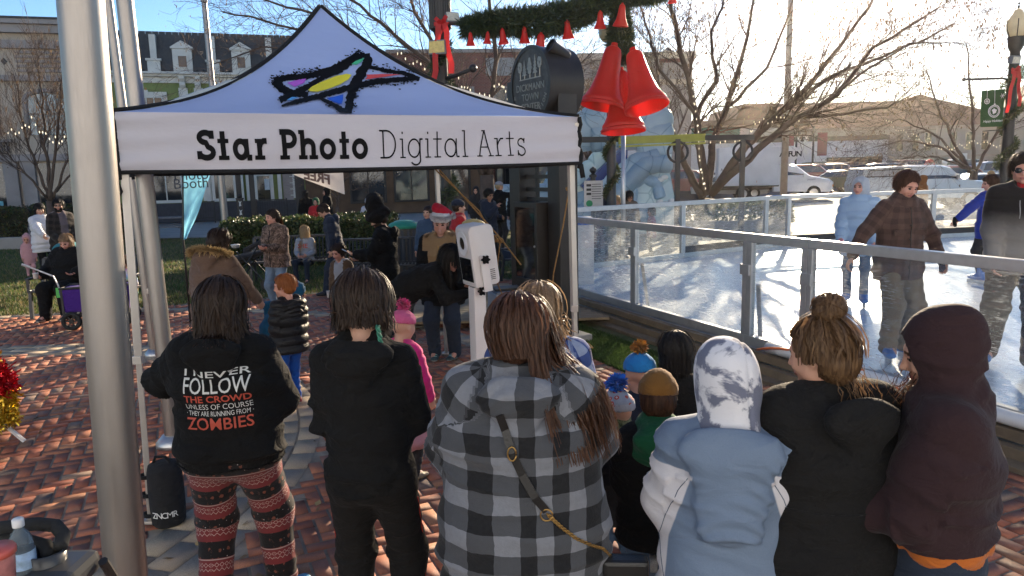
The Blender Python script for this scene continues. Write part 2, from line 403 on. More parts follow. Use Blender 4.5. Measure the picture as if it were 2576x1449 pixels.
# lawn
gt=NT('lawn_soil');gv=gt.coord('Object');g1=gt.noise(gv,.55,5,.6);g2=gt.noise(gv,14,4)
lawn_c=gt.mix(gt.ramp(g1,[(.42,0.),(.6,1.)]),(.045,.075,.018),(.17,.13,.065));lawn_c=gt.mix(g2,lawn_c,(.06,.07,.02));lawn_m=gt.done(gt.bsdf(lawn_c,.95,0,gt.bump(g2,.9,.05)))
MB().grid(lambda u,v:(-34+u*35.4,lawn_edge(-34+u*35.4)+v*(26.5-lawn_edge(-34+u*35.4)),-.012),40,20).build('lawn',lawn_m,kind='structure')
def blades(n,fn,name,mats,hgt=(.03,.075),label=None,cat='grass',seed=4):
    rg=np.random.default_rng(seed);P=fn(rg,n);n=len(P);a=rg.uniform(0,6.28,n);h=rg.uniform(*hgt,n);w=rg.uniform(.004,.009,n);le=rg.normal(0,.5,(n,2))*h[:,None]
    V=np.zeros((n,4,3),np.float32);d=np.stack([np.cos(a),np.sin(a)],1)
    V[:,0,:2]=P[:,:2]-d*w[:,None];V[:,1,:2]=P[:,:2]+d*w[:,None];V[:,2,:2]=P[:,:2]+le+d*w[:,None]*.3;V[:,3,:2]=P[:,:2]+le-d*w[:,None]*.3;V[:,:2,2]=P[:,2:3];V[:,2:,2]=P[:,2:3]+h[:,None]
    o=mesh_np(name,V.reshape(-1,3),np.arange(n*4).reshape(-1,4),mats,smooth=False,mi=rg.integers(0,len(mats),n));return tag(o,label,cat,kind='stuff')
GB=[M('grass_blade',(.085,.14,.03),.6,var=.3,vs=1,trans=.4),M('grass_blade_dark',(.05,.085,.02),.6,var=.3,vs=1,trans=.4),M('straw_blade',(.24,.19,.09),.7,var=.2,trans=.4)]
def lawn_pts(rg,n):
    y=11+15*rg.random(n*2)**1.9;x=(rg.random(n*2)*1.03-.80)*y;P=np.stack([x,y,np.full(n*2,-.012)],1);k=(y>lawn_edge(x)+.02)& (x<.3);return P[k][:n]
blades(90000,lawn_pts,'grass',GB,label='short patchy winter grass on the lawn behind the brick plaza')
def turf_pts(rg,n):
    s=rg.random(n)*4.3;t=rg.random(n)*.75;return np.stack([.55+.401*s-.916*t*0+.0,10.6-.916*s,np.zeros(n)],1)+np.stack([-.916*t,-.401*t,np.full(n,.0)],1)
# ------------------------------------------------------------ ice rink
alu=M('aluminium',(.55,.55,.56),.38,.75,var=.08,vs=12,bump=.05,bs=200);alu_w=M('white_aluminium',(.52,.53,.55),.42,.3,var=.1)
timber=M('timber',(.17,.125,.08),.8,var=.25,vs=5,bump=.4,bs=30);deckw=M('deck_board',(.30,.21,.12),.75,var=.3,vs=3,bump=.4,bs=40)
N0=Vector((1.03,11.11,0));ND=Vector((.401,-.916,0)).normalized();NN=Vector((-ND.y*-1,ND.x*-1,0));NN=Vector((-.916,-.401,0)).normalized()   # NN: towards the plaza
F0=Vector((1.49,14.0,0));FD=Vector((.842,.54,0)).normalized();FN=Vector((.54,-.842,0))
def onwall(u,o,d):
    k=azx(u);s=(k*o.y-o.x)/(d.x-k*d.y);return s
S_COR=-2.22;corner=N0+ND*S_COR
FE=Vector((6.54,17.24,0));FD2=(Vector((12.99,18.6,0))-FE).normalized()
iced=NT('ice');iv=iced.coord('Object');i1=iced.noise(iv,2.0,6,.6);i2=iced.noise(iced.coord('Object',(1,6,1),(0,0,.7)),9,6,.7);i3=iced.noise(iced.coord('Object',(7,1,1),(0,0,-.4)),8,6,.7)
ih=iced.math('ADD',iced.math('MULTIPLY',i2,.5),iced.math('MULTIPLY',i3,.5))
ice_m=iced.done(iced.bsdf(iced.mix(i1,(.60,.66,.73),(.66,.71,.77)),iced.ramp(ih,[(.35,.21),(.65,.30)]),0,iced.bump(iced.noise(iv,34,4),.10,.004),Specular_IOR_Level=.9))
rinkpoly=[corner+Vector((.03,.0,0)),FE,FE+FD2*9,Vector((22,14,0)),Vector((15,1.5,0)),N0+ND*8.6]
mb=MB();top=[(p.x,p.y,.2)for p in rinkpoly];bot=[(p.x,p.y,-.03)for p in rinkpoly];k=len(top)
mb.add(top+bot,[tuple(range(k))]+[(i,k+i,k+(i+1)% k,(i+1)% k)for i in range(k)]);mb.build('ice',ice_m,kind='structure')
def acrylic(name,dens,hazy):
    t=NT(name);u_=t.n('ShaderNodeTexCoord').outputs['Generated']
    def scr(rot,sc,th):
        mp=t.n('ShaderNodeMapping');tc=t.n('ShaderNodeTexCoord');t.l(tc.outputs['Object'],mp.inputs[0]);mp.inputs['Rotation'].default_value=rot;mp.inputs['Scale'].default_value=sc
        return t.ramp(t.noise(mp.outputs[0],3.0,3,.6,dist=.6),[(th,0.),(th+.03,1.)])
    s_=scr((0,.5,0),(2,2,40),.62);s_=t.math('MAXIMUM',s_,scr((.3,-.6,.2),(3,3,44),.625));s_=t.math('MAXIMUM',s_,scr((0,1.25,0),(3,3,50),.63));s_=t.math('MAXIMUM',s_,scr((0,0.,0),(24,24,24),.68))
    cl=t.ramp(t.noise(t.coord('Object'),1.3,4),[(.35,.25),(.7,1.)]);fac=t.math('ADD',t.math('MULTIPLY',t.math('MULTIPLY',s_,cl),dens),hazy)
    tp=t.n('ShaderNodeBsdfTransparent');tp.inputs[0].default_value=(.93,.96,.97,1);gl=t.n('ShaderNodeBsdfGlossy');gl.inputs['Roughness'].default_value=.03
    lw=t.n('ShaderNodeLayerWeight');fr=t.math('ADD',.035,t.math('MULTIPLY',t.math('POWER',lw.outputs['Facing'],4.),.5));m1=t.n('ShaderNodeMixShader');t.l(fr,m1.inputs[0]);t.l(tp.outputs[0],m1.inputs[1]);t.l(gl.outputs[0],m1.inputs[2])
    tr=t.n('ShaderNodeBsdfTranslucent');tr.inputs[0].default_value=(.85,.88,.9,1);df=t.n('ShaderNodeBsdfDiffuse');df.inputs[0].default_value=(.8,.83,.85,1);m2=t.n('ShaderNodeMixShader');m2.inputs[0].default_value=.4;t.l(tr.outputs[0],m2.inputs[1]);t.l(df.outputs[0],m2.inputs[2])
    m3=t.n('ShaderNodeMixShader');t.l(fac,m3.inputs[0]);t.l(m1.outputs[0],m3.inputs[1]);t.l(m2.outputs[0],m3.inputs[2]);return t.done(m3.outputs[0])
ACR_N=acrylic('scratched_acrylic',.5,.035);ACR_F=acrylic('worn_acrylic',.7,.10);kickm=M('black_kick_strip',(.03,.03,.032),.6)
ZT,ZB,ZK=1.39,.2,.40
def rink_panel(a,b,nrm_,label,group,acr,kick=None,brace=None,gate=False):
    a,b=Vector(a),Vector(b);d=(b-a).normalized();r=empty('rink_panel',(a.x,a.y,0),math.atan2(d.y,d.x),label,'rink panel',group)
    m=MB();up_=Vector((0,0,1));pw=.055 if not gate else .075
    m.bar(a+up_*(ZT-.045),b+up_*(ZT-.045),.07,.09);m.bar(a+up_*(ZB+.05),b+up_*(ZB+.05),.07,.10)
    for p in (a+d*pw/2,b-d*pw/2):m.bar(p+up_*(ZB+.10),p+up_*(ZT-.09),.066,pw,d)
    m.build('frame',alu,r,bevel=.006)
    m=MB();m.bar(a+d*pw+up_*((ZB+ZT)/2),b-d*pw+up_*((ZB+ZT)/2),.010,ZT-ZB-.19);m.build('pane',acr,r)
    m=MB();m.bar(a+up_*(ZB-.07)+nrm_*.045,b+up_*(ZB-.07)+nrm_*.045,.02,.12);m.build('skirt_board',alu_w,r)
    if kick:m=MB();m.bar(a+d*.06+up_*(ZB+.17)-nrm_*.02,b-d*.06+up_*(ZB+.17)-nrm_*.02,.012,.14);m.build('kick_strip',kickm,r)
    m=MB();m.bar(a+up_*.95+nrm_*.045,a+up_*1.06+nrm_*.045,.03,.13,d);m.build('clamp',alu,r)
    if brace:m=MB();p=a+d*.10;m.bar(p+up_*.85-nrm_*.05,p+up_*.22-nrm_*.30-d*.22,.045,.03);m.build('brace',alu,r)
    return r
su=[S_COR]+[onwall(u,N0,ND)for u in (1597,1885,2040)]+[8.4]
nl=['near rink panel with scratched acrylic beside the black tower','near rink panel of clear scratched acrylic left of the gate','narrow near rink gate panel standing against the sun glare','longest near rink panel in front of the skating teenagers']
for i in range(4):rink_panel(N0+ND*su[i],N0+ND*(su[i+1]-.004),NN,nl[i],'panels of the near rink wall',ACR_N,brace=i in (1,2,3),gate=i == 2)
fs=[onwall(u,F0,FD)for u in (1717,1925)];fpts=[corner+FD*.05,F0+FD*fs[0],F0+FD*fs[1],FE,FE+FD2*onwall(2181,FE,FD2),FE+FD2*onwall(2343,FE,FD2),FE+FD2*7.2,FE+FD2*9.6]
fl=['far rink panel behind the big red bells','far rink panel in front of the tree planter','narrow far rink panel with blue tape on its rail','far rink panel beside the girl in the light blue puffer','far rink panel behind the brown jacket skater','far rink panel behind the child in the blue coat','farthest rink panel beyond the teenager in sunglasses']
for i in range(7):
    d=(fpts[i+1]-fpts[i]).normalized();rink_panel(fpts[i],fpts[i+1]-d*.004,Vector((d.y,-d.x,0))*-1,fl[i],'panels of the far rink wall',ACR_F,kick=i)
m=MB();a=F0+FD*fs[1];m.bar(a+FD*.1+Vector((0,0,ZT+.003)),a+FD*.5+Vector((0,0,ZT+.003)),.075,.012);tag(m.build('tape',M('blue_tape',(.04,.12,.35),.5)),'strip of blue tape wrapped on the far rink rail','tape')
# timber base, pipe and deck in front of the near wall
m=MB()
for j,(o,z)in enumerate(((.16,.07),(.16,.20-.035))):m.bar(N0+ND*.3+NN*(o+.09*(1-j))+Vector((0,0,z)),N0+ND*8.6+NN*(o+.09*(1-j))+Vector((0,0,z)),.09,.085)
m.bar(N0+ND*.3+NN*.36+Vector((0,0,.01)),N0+ND*8.6+NN*.36+Vector((0,0,.01)),.14,.05)
tag(m.build('timber_sill',timber,bevel=.006),'stacked timber sill along the base of the near rink wall','sill')
m=MB();pts=[N0+ND*(4.2+i*.22)+NN*.155+Vector((0,0,.275+.006*math.sin(i)))for i in range(20)];m.tube(pts,.055,14);tag(m.build('coolant_pipe',M('white_pvc',(.72,.72,.72),.35,var=.04),smooth=True),'thick white plastic pipe lying on the timber sill','pipe')
m=MB();pts=[N0+ND*(4.1+i*.11)+NN*(.20+.05*math.sin(i*.9))+Vector((0,0,.235+.09*abs(math.sin(i*.45))))for i in range(16)];m.tube(pts,.013,8);tag(m.build('orange_hose',M('orange_plastic',(.6,.14,.04),.4),smooth=True),'thin orange hose looped over the white pipe','hose')
m=MB()
for i in range(22):
    y=9.75+i*.148;x1=1.03-(y-11.11)*.438-.34;m.box(((x1-1.5)/2+.02,y,.10),(x1+1.5,.138,.035))
tag(m.build('deck',deckw,bevel=.004),'wooden plank deck behind the photo booth and black tower','deck')
blades(26000,turf_pts,'turf',GB[1:2]+GB[1:2]+GB[0:1],(.02,.05),'dark green grass strip along the foot of the near rink wall',seed=8)
MB().add([tuple(N0+ND*s+NN*t+Vector((0,0,-.006)))for s,t in ((-.5,.42),(4.45,.42),(4.45,1.25),(-.5,1.25))],[(0,1,2,3)]).build('verge',lawn_m,kind='structure')
# walkways and kerbs behind
walk=M('pale_concrete',(.36,.34,.31),.9,var=.15,vs=2,bump=.2,bs=60)
MB().sheet([(-40,22.5),(-5,26.5),(1.4,26.5),(30,30),(30,46),(-40,46)],-.03).build('pavement',walk,kind='structure')
m=MB();m.bar((-31,20.6,.16),(-13.2,24.2,.16),.3,.42);tag(m.build('planter_wall',conc,bevel=.02),'low concrete retaining wall at the back of the lawn','wall')
MB().sheet([(1.5,14.6),(6.5,17.9),(20,21),(30,30),(1.5,30)],-.026).build('paved_court',M('tan_pavers',(.34,.26,.19),.85,var=.25,vs=5,bump=.3,bs=30),kind='structure')
# ------------------------------------------------------------ buildings
def brickmat(name,c1,c2,mortar,sc=1.,bw=.22,bh=.075):
    t=NT(name);tc=t.n('ShaderNodeTexCoord');sx=t.n('ShaderNodeSeparateXYZ');t.l(tc.outputs['Object'],sx.inputs[0]);cb=t.n('ShaderNodeCombineXYZ')
    t.l(t.math('ADD',sx.outputs[0],sx.outputs[1]),cb.inputs[0]);t.l(sx.outputs[2],cb.inputs[1]);b=t.n('ShaderNodeTexBrick');t.l(cb.outputs[0],b.inputs[0])
    b.inputs['Color1'].default_value=tuple(c1)+(1,);b.inputs['Color2'].default_value=tuple(c2)+(1,);b.inputs['Mortar'].default_value=tuple(mortar)+(1,);b.inputs['Scale'].default_value=sc
    b.inputs['Brick Width'].default_value=bw;b.inputs['Row Height'].default_value=bh;b.inputs['Mortar Size'].default_value=.008*bh/.075
    c=t.mix(t.math('MULTIPLY',t.noise(t.coord('Object'),.8,5),.5),b.outputs[0],tuple(x*.6 for x in c1));return t.done(t.bsdf(c,.85,0,t.bump(b.outputs[1],-.4,.01)))
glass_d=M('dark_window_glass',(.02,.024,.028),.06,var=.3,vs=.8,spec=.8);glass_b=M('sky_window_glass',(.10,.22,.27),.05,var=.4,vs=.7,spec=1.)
amber=M('amber_window_glass',(.16,.08,.04),.15,var=.4,vs=3)
stone=M('buff_limestone',(.52,.42,.32),.85,var=.2,vs=.8,bump=.25,bs=14);stone2=M('weathered_limestone',(.34,.29,.26),.85,var=.25,vs=.7,bump=.3,bs=12);white_t=M('white_painted_trim',(.66,.64,.57),.55,var=.08,vs=2)
greenw=M('sage_stucco',(.21,.255,.085),.85,var=.12,vs=1.5,bump=.2,bs=40);dkwood=M('dark_slate_boards',(.055,.055,.062),.7,var=.2);blackst=M('black_steel',(.018,.017,.017),.45,var=.2)
def scalemat():
    t=NT('slate_scales');tc=t.n('ShaderNodeTexCoord');v=t.noise(tc.outputs['Object'],9,3);return t.done(t.bsdf(t.mix(v,(.035,.036,.038),(.085,.085,.085)),.7))
slate=scalemat()
class Fac:
    """facade frame: x along the wall, z up, d outwards towards the plaza"""
    def __init__(s,o,ang,root):s.o=Vector(o);s.x=Vector((math.cos(ang),math.sin(ang),0));s.n=Vector((s.x.y,-s.x.x,0));s.root=root;s.R=Matrix((s.x,-s.n,(0,0,1))).transposed()
    def pt(s,x,z,d=0):return s.o+s.x*x+s.n*d+Vector((0,0,z))
    def bx(s,m,x0,x1,z0,z1,d0,d1):m.box(s.pt((x0+x1)/2,(z0+z1)/2,(d0+d1)/2),(x1-x0,abs(d1-d0),z1-z0),R=s.R);return m
    def one(s,name,mat,x0,x1,z0,z1,d0,d1,parent=None,bevel=0):return s.bx(MB(),x0,x1,z0,z1,d0,d1).build(name,mat,parent or s.root,bevel=bevel)
    def window(s,x0,x1,z0,z1,fr,gl,w=.09,muntin=0,name='window',d=.0,rail=False):
        m=MB();s.bx(m,x0,x0+w,z0,z1,d,d+.1);s.bx(m,x1-w,x1,z0,z1,d,d+.1);s.bx(m,x0+w,x1-w,z1-w,z1,d,d+.1);s.bx(m,x0+w,x1-w,z0,z0+w,d,d+.1)
        for i in range(muntin):xx=x0+w+(x1-x0-2*w)*(i+1)/(muntin+1);s.bx(m,xx-.025,xx+.025,z0+w,z1-w,d+.012,d+.07)
        if rail:zz=(z0+z1)/2;s.bx(m,x0+w,x1-w,zz-.03,zz+.03,d+.013,d+.075)
        f=m.build(name,fr,s.root);s.one('pane',gl,x0+w*.6,x1-w*.6,z0+w*.6,z1-w*.6,d-.02,d+.03,f);return f
# --- sage green building with slate mansard roof
ang=math.atan2(1.8,5.56);GO=Vector((-19.3,35.0,0));root=empty('green_building',GO,0,'sage green two storey building with a dark slate mansard roof and white dormers','building')
f=Fac(GO,ang,root);GW=9.3
m=MB();f.bx(m,0,GW,0,6.9,-10,0);m.build('wall',greenw,root)
m=MB()
for k in range(12):                                     # rows of scalloped slates
    z0=7.2+k*.15;dd=.0-.62*((k*.15)/1.8)**1.3
    for i in range(int(GW/.29)):
        x=.15+i*.29+(.145 if k % 2 else 0);poly=[(-.14,.22),(-.14,.06),(-.10,-.02),(-.04,-.06),(.04,-.06),(.10,-.02),(.14,.06),(.14,.22)]
        if x>GW-.15:continue
        m.prism(poly,f.pt(x,z0,dd+.03),f.x,Vector((0,0,1))-f.n*.2,f.n,.02)
m.build('roof',slate,root)
m=MB();f.bx(m,0,GW,7.0,8.85,-9.5,-.72);f.bx(m,.0,GW,7.0,7.15,-.72,.1);m.build('roof_core',blackst,root)
m=MB();f.bx(m,-.1,GW+.1,8.85,8.96,-9.6,-.55);f.bx(m,-.15,GW+.15,6.9,7.0,-.02,.30);f.bx(m,-.15,GW+.15,7.0,7.1,-.02,.45);f.bx(m,-.1,GW+.1,6.62,6.9,-.02,.07)
for x in (.02,2.65,5.25,7.85):f.bx(m,x,x+.28,7.72,8.85,-.62,-.04);f.bx(m,x-.14,x+.42,7.1,7.62,-.30,.16);f.bx(m,x-.20,x+.48,7.62,7.72,-.34,.21)
m.build('cornice',white_t,root,bevel=.01)
def bracket(x):
    m=MB();m.prism([(0,0),(.30,.0),(.30,-.10),(.16,-.24),(.20,-.38),(.10,-.52),(0,-.52)],f.pt(x,6.9,.072),f.n,Vector((0,0,1)),f.x,.26);return m.build('bracket',white_t,root,bevel=.01)
for x in (.35,3.82,4.5,8.6):bracket(x)
for x,w_ in ((.28,.40),(3.75,.40),(4.43,.40),(8.53,.40)):
    m=MB();f.bx(m,x,x+w_,1.0,6.4,0,.10);f.bx(m,x+.08,x+w_-.08,3.7,6.1,.10,.13);f.bx(m,x-.05,x+w_+.05,3.0,3.3,.0,.15);m.build('pilaster',white_t,root,bevel=.008)
def dormer(x):
    m=MB();f.bx(m,x-.43,x+.43,7.12,8.2,-.7,.12);m.prism([(-.50,0),(.50,0),(.50,.07),(0,.38),(-.50,.07)],f.pt(x,8.2,-.7),f.x,Vector((0,0,1)),f.n,.88);d=m.build('dormer',white_t,root,bevel=.015)
    m=MB();f.bx(m,x-.26,x+.26,7.3,7.92,.12,.16);s_=m.build('window',white_t,d);f.one('pane',amber,x-.18,x+.18,7.36,7.86,.165,.175,d)
for x in (1.43,4.05,6.68):dormer(x)
def big_window(x0,x1,z0,z1):
    m=MB();f.bx(m,x0-.17,x1+.17,z1,z1+.2,0,.10);f.bx(m,x0-.17,x0,z0,z1,0,.08);f.bx(m,x1,x1+.17,z0,z1,0,.08);f.bx(m,(x0+x1)/2-.12,(x0+x1)/2+.12,z1+.03,z1+.28,.1,.14);m.build('window_surround',white_t,root,bevel=.01);f.window(x0,x1,z0,z1,white_t,amber,.08,3,d=.02)
big_window(1.55,3.05,4.5,6.0);big_window(5.9,7.4,4.5,6.0)
m=MB();pts=[f.pt(1.2+.62*math.cos(t),2.35+.62*math.sin(t),.03)for t in np.linspace(math.pi,0,13)];m.tube([f.pt(.58,1.2,.03)]+pts+[f.pt(1.82,1.2,.03)],.1,6);m.build('arch_trim',white_t,root,smooth=True)
m=MB();f.bx(m,0,GW,0,.92,0,.16)
for k in range(6):f.bx(m,0,GW,.02+k*.15,.155+k*.15,.16,.185)
m.build('skirting_boards',dkwood,root)
for x0,x1,mu in ((2.0,3.6,1),(4.85,6.0,0)):f.window(x0,x1,.95,2.9,white_t,glass_d,.14,mu,d=.05)
for x in (1.78,3.72,4.6,6.15,6.45,7.95):f.one('pilaster',white_t,x,x+.18,.95,3.1,.102,.15)
d=f.one('door',white_t,6.8,7.75,.12,2.3,.05,.12);f.one('pane',glass_d,6.97,7.58,.32,2.15,.12,.13,d);f.one('pane',amber,6.8,7.75,2.45,2.9,.05,.07,d);f.one('notice',M('paper_notice',(.55,.6,.62),.6),7.32,7.56,1.45,2.0,.131,.138,d)
f.one('doorway',blackst,8.75,9.25,.0,2.6,.0,.05)
m=MB();f.bx(m,8.2,8.7,.2,3.1,.0,.10)
for k in range(9):f.bx(m,8.22,8.68,.25+k*.31,.5+k*.31,.10,.13)
m.build('quoin_pillar',stone2,root,bevel=.01)
m=MB()
for z in (3.15,):f.bx(m,1.7,8.2,z,z+.14,.0,.16)
m.build('fascia',white_t,root)
# porch posts and railings in front of the shop
for i,x in enumerate((6.15,6.75,8.85)):
    p=f.pt(x,0,1.7);m=MB();m.box((p.x,p.y,1.75),(.24,.24,3.5),R=f.R);m.box((p.x,p.y,.1),(.34,.34,.2),R=f.R);m.box((p.x,p.y,3.45),(.4,.4,.16),R=f.R)
    tag(m.build('porch_post',blackst,bevel=.01),['square black porch post left of the white shop door','square black porch post standing right before the white shop door','square black porch post beside the stone quoin pillar'][i],'post','black porch posts')
for i,(x0,x1)in enumerate(((4.0,5.0),(6.9,8.3))):
    m=MB(); 
    for z in (.25,1.0):m.bar(f.pt(x0,z,1.7),f.pt(x1,z,1.7),.04,.04)
    for k in range(int((x1-x0)/.11)):q=x0+.055+k*.11;m.bar(f.pt(q,.25,1.7),f.pt(q,1.0,1.7),.016,.016,f.x)
    for q in (x0,x1):m.bar(f.pt(q,0,1.7),f.pt(q,1.05,1.7),.05,.05,f.x)
    tag(m.build('porch_railing',blackst),['short black iron railing in front of the grey skirting boards','black iron railing across the white shop door'][i],'railing','porch railings')
m=MB();c=f.pt(6.2,0,2.9);m.box((c.x,c.y,.55),(.30,.3,1.1),R=f.R);m.box((c.x,c.y,1.13),(.36,.36,.06),R=f.R);m.ball((c.x,c.y,1.26),.1);o=m.build('bollard',blackst,bevel=.01,label='black carved bollard with pale figures before the porch',cat='bollard')
m=MB(); 
for z in (.5,.9):m.prism([(-.05,-.12),(.06,-.1),(.03,.02),(.09,.13),(0,.08),(-.06,.15),(-.03,.02)],f.pt(6.2,z,3.053),f.x,Vector((0,0,1)),f.n,.012)
m.build('figure_relief',white_t,o)
# dim shop interior bits behind FREE banner: brown entrance wall to the right
wood_b=M('brown_timber_cladding',(.13,.075,.04),.75,var=.25,vs=2,bump=.3,bs=20)
root=empty('timber_shopfront',f.pt(GW+.02,0,0),0,'brown timber shopfront with dark glazing right of the green building','shop');g=Fac(f.pt(GW+.02,0),ang,root)
m=MB();g.bx(m,0,9.4,0,5.2,-8,0)
for k in range(12):g.bx(m,.1+k*.16,.22+k*.16,.1,3.2,0,.03)
m.build('wall',wood_b,root);g.one('parapet',stone2,-.02,9.6,5.2,5.7,-8.1,.12)
for x0 in (2.2,4.5,6.8):g.window(x0,x0+1.9,.6,2.9,blackst,glass_d,.1,1,d=.03)
m=MB();g.bx(m,3.2,6.4,5.7,6.9,-5,-3);m.build('chimney',stone2,root)
# --- buff stone building at the left edge
BO=f.pt(-11.3,0,.3);root=empty('stone_building',BO,0,'buff limestone building with arched upper windows, balustrade and heavy cornice','building');b=Fac(BO,ang-.03,root);BW=11.2
m=MB();b.bx(m,0,BW,0,9.0,-10,0);m.build('wall',stone,root)
m=MB();b.bx(m,-.1,BW+.1,8.95,9.15,-.1,.5);b.bx(m,-.1,BW+.1,8.6,8.95,-.02,.32);b.bx(m,-.05,BW+.05,7.95,8.3,-.02,.2);b.bx(m,-.05,BW+.05,6.55,6.8,-.02,.22);b.bx(m,-.02,BW+.02,3.05,3.35,-.02,.3)
for k in range(5):b.bx(m,8.6,BW+.04,6.95+k*.2,7.06+k*.2,0,.10)
m.build('cornice',stone2,root,bevel=.012);b.one('roof_coping',blackst,-.12,BW+.12,9.15,9.24,-.1,.54);m=MB();b.bx(m,3.0,3.7,8.3,10.1,-.5,.35);b.bx(m,2.9,3.8,10.1,10.3,-.6,.45);m.build('parapet_pier',stone2,root,bevel=.012)
m=MB()
for k in range(14):m.prism([(0,-.16),(.13,0),(0,.16),(-.13,0)],b.pt(.6+k*.58,7.4,.002),b.x,Vector((0,0,1)),b.n,.03)
m.build('diamond_frieze',blackst,root)
def arch(x,w,z0,z1,gl):
    r=w/2;n=10;pl=[(-r,z0),(r,z0)]+[(r*math.cos(t),z1-r*.45+r*.45*math.sin(t))for t in np.linspace(0,math.pi,n)]
    m=MB();m.prism(pl,b.pt(x,0,.004),b.x,Vector((0,0,1)),b.n,.02);o=m.build('window',gl,root)
    m=MB();m.tube([b.pt(x+p,q,.03)for p,q in pl[1:]+pl[:1]],.11,6);m.build('arch_surround',stone2,o,smooth=True);m=MB();b.bx(m,x-.03,x+.03,z0,z1,.025,.07);b.bx(m,x-r,x+r,z0+.9,z0+.96,.026,.068);m.build('sash',M('sash_paint',(.25,.22,.19),.6),o)
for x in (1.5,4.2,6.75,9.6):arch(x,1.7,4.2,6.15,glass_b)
m=MB()
for k in range(34):
    x=.3+k*.23
    m.lathe([(.05,0),(.05,.04),(.03,.06),(.065,.2),(.04,.38),(.05,.44),(.05,.5)],b.pt(x,3.4,.2),6)
b.bx(m,.1,8.1,3.9,4.02,.08,.32);m.build('balustrade',stone2,root)
m=MB(); 
for x0,x1 in ((.4,2.7),(3.3,7.55),(8.9,11.0)):b.bx(m,x0,x1,.75,2.95,.003,.03)
m.build('shop_window',glass_d,root)
for x0 in (2.7,7.6,8.3):b.one('pier',stone2,x0,x0+.55,.0,3.05,0,.2,bevel=.01)
b.one('base_course',stone2,-.02,BW,0,.75,.0,.24)
def ftext(txt,size,name,mat,p,ex,ey,parent,ext=.004,align='CENTER',shear=0.,space=1.,bold=0.,flip=False):
    """raised lettering as mesh, placed at p with axes ex, ey"""
    cu=bpy.data.curves.new(name,'FONT');cu.body=txt;cu.size=size;cu.align_x=align;cu.extrude=ext;cu.shear=shear;cu.space_character=space;cu.offset=bold;cu.resolution_u=4
    o=bpy.data.objects.new(name,cu);me=bpy.data.meshes.new_from_object(o);bpy.data.objects.remove(o)
    ex,ey=Vector(ex).normalized(),Vector(ey).normalized();ez=ex.cross(ey);me.transform(Matrix.Translation(p)@ Matrix((ex*(-1 if flip else 1),ey,ez)).transposed().to_4x4())
    return link_mesh(name,me,mat,parent)
signw=M('white_sign_paint',(.75,.75,.73),.6,var=.04)
q=b.pt(5.15,1.45,.035);m=MB();m.lathe([(.46,0),(.46,.012)],q,28,b.n);dsc=m.build('window_decal',signw,root);ftext('Q',.62,'lettering',blackst,q+b.n*.016-Vector((0,0,.22)),b.x,(0,0,1),dsc)
m=MB();m.lathe([(.40,.0125),(.40,.016),(.375,.016),(.375,.0125)],q,28,b.n,cap=False);m.build('ring',blackst,dsc);b.one('notice',M('teal_notice',(.15,.4,.45),.6),6.7,7.4,.9,1.3,.032,.04)
ftext('MACHO',.34,'sign_lettering',M('dim_sign_paint',(.25,.25,.24),.6),b.pt(5.2,2.45,.04),b.x,(0,0,1),root)
m=MB();b.bx(m,3.3,8.4,.05,.5,.5,1.2);b.bx(m,3.3,3.5,.0,.9,.5,1.2);m.build('window_box',stone2,root)
# red brick block in the middle
rbrick=brickmat('red_brick',(.27,.085,.055),(.20,.062,.046),(.30,.25,.22));root=empty('brick_building',(-7.5,52,0),0,'red brick building with stone coping behind the bare trees','building')
k=Fac((-6.8,43.5,0),.10,root);m=MB();k.bx(m,0,8.6,0,8.9,-10,0);m.build('wall',rbrick,root);m=MB();k.bx(m,-.1,8.7,8.9,9.1,-10.1,.15);k.bx(m,0,8.6,3.3,3.6,0,.1);m.build('coping',stone2,root)
for x0 in (.8,3.4,6.0):k.window(x0,x0+1.5,5.0,7.0,stone2,glass_d,.12,1,d=.01,rail=True);k.window(x0,x0+1.7,.7,2.9,blackst,glass_d,.1,2,d=.01)
k.one('window_board',M('peeling_board',(.33,.32,.30),.8),5.6,7.5,7.6,8.6,.01,.05)
root=empty('brick_annex',(2,46,0),0,'narrow brick building with black window frames behind the black tower','building');k=Fac((2.0,40.,0),.04,root)
m=MB();k.bx(m,-1.6,1.6,0,4.2,-8,0);m.build('wall',rbrick,root);k.window(-1.2,1.1,.3,3.0,blackst,glass_d,.1,2,d=.01)
root=empty('grey_stone_building',(6.4,60,0),0,'grey stone building end glimpsed beside the hanging bells','building');k=Fac((5.8,60,0),.03,root);m=MB();k.bx(m,0,9,0,10.6,-10,0);m.build('wall',stone2,root);m=MB();k.bx(m,-.2,9.2,10.6,11.1,-10,.3);k.bx(m,-.1,9.1,8.6,9.0,-.1,.15);m.build('cornice',stone,root)
for x0 in (1.2,4.2):k.window(x0,x0+1.6,5.6,8.0,white_t,glass_d,.12,0,d=.01,rail=True)
m=MB();m.box((13.0,61,5.2),(1.3,1.3,10.4));m.box((13.0,61,10.5),(1.7,1.7,.4));o=m.build('brick_stack',rbrick,label='tall square brick stack behind the right hand red bell',cat='chimney');m=MB();m.lathe([(.45,0),(.35,.5),(.5,.55),(0,.95)],(13.0,61,10.7),12);m.build('finial',stone2,o)
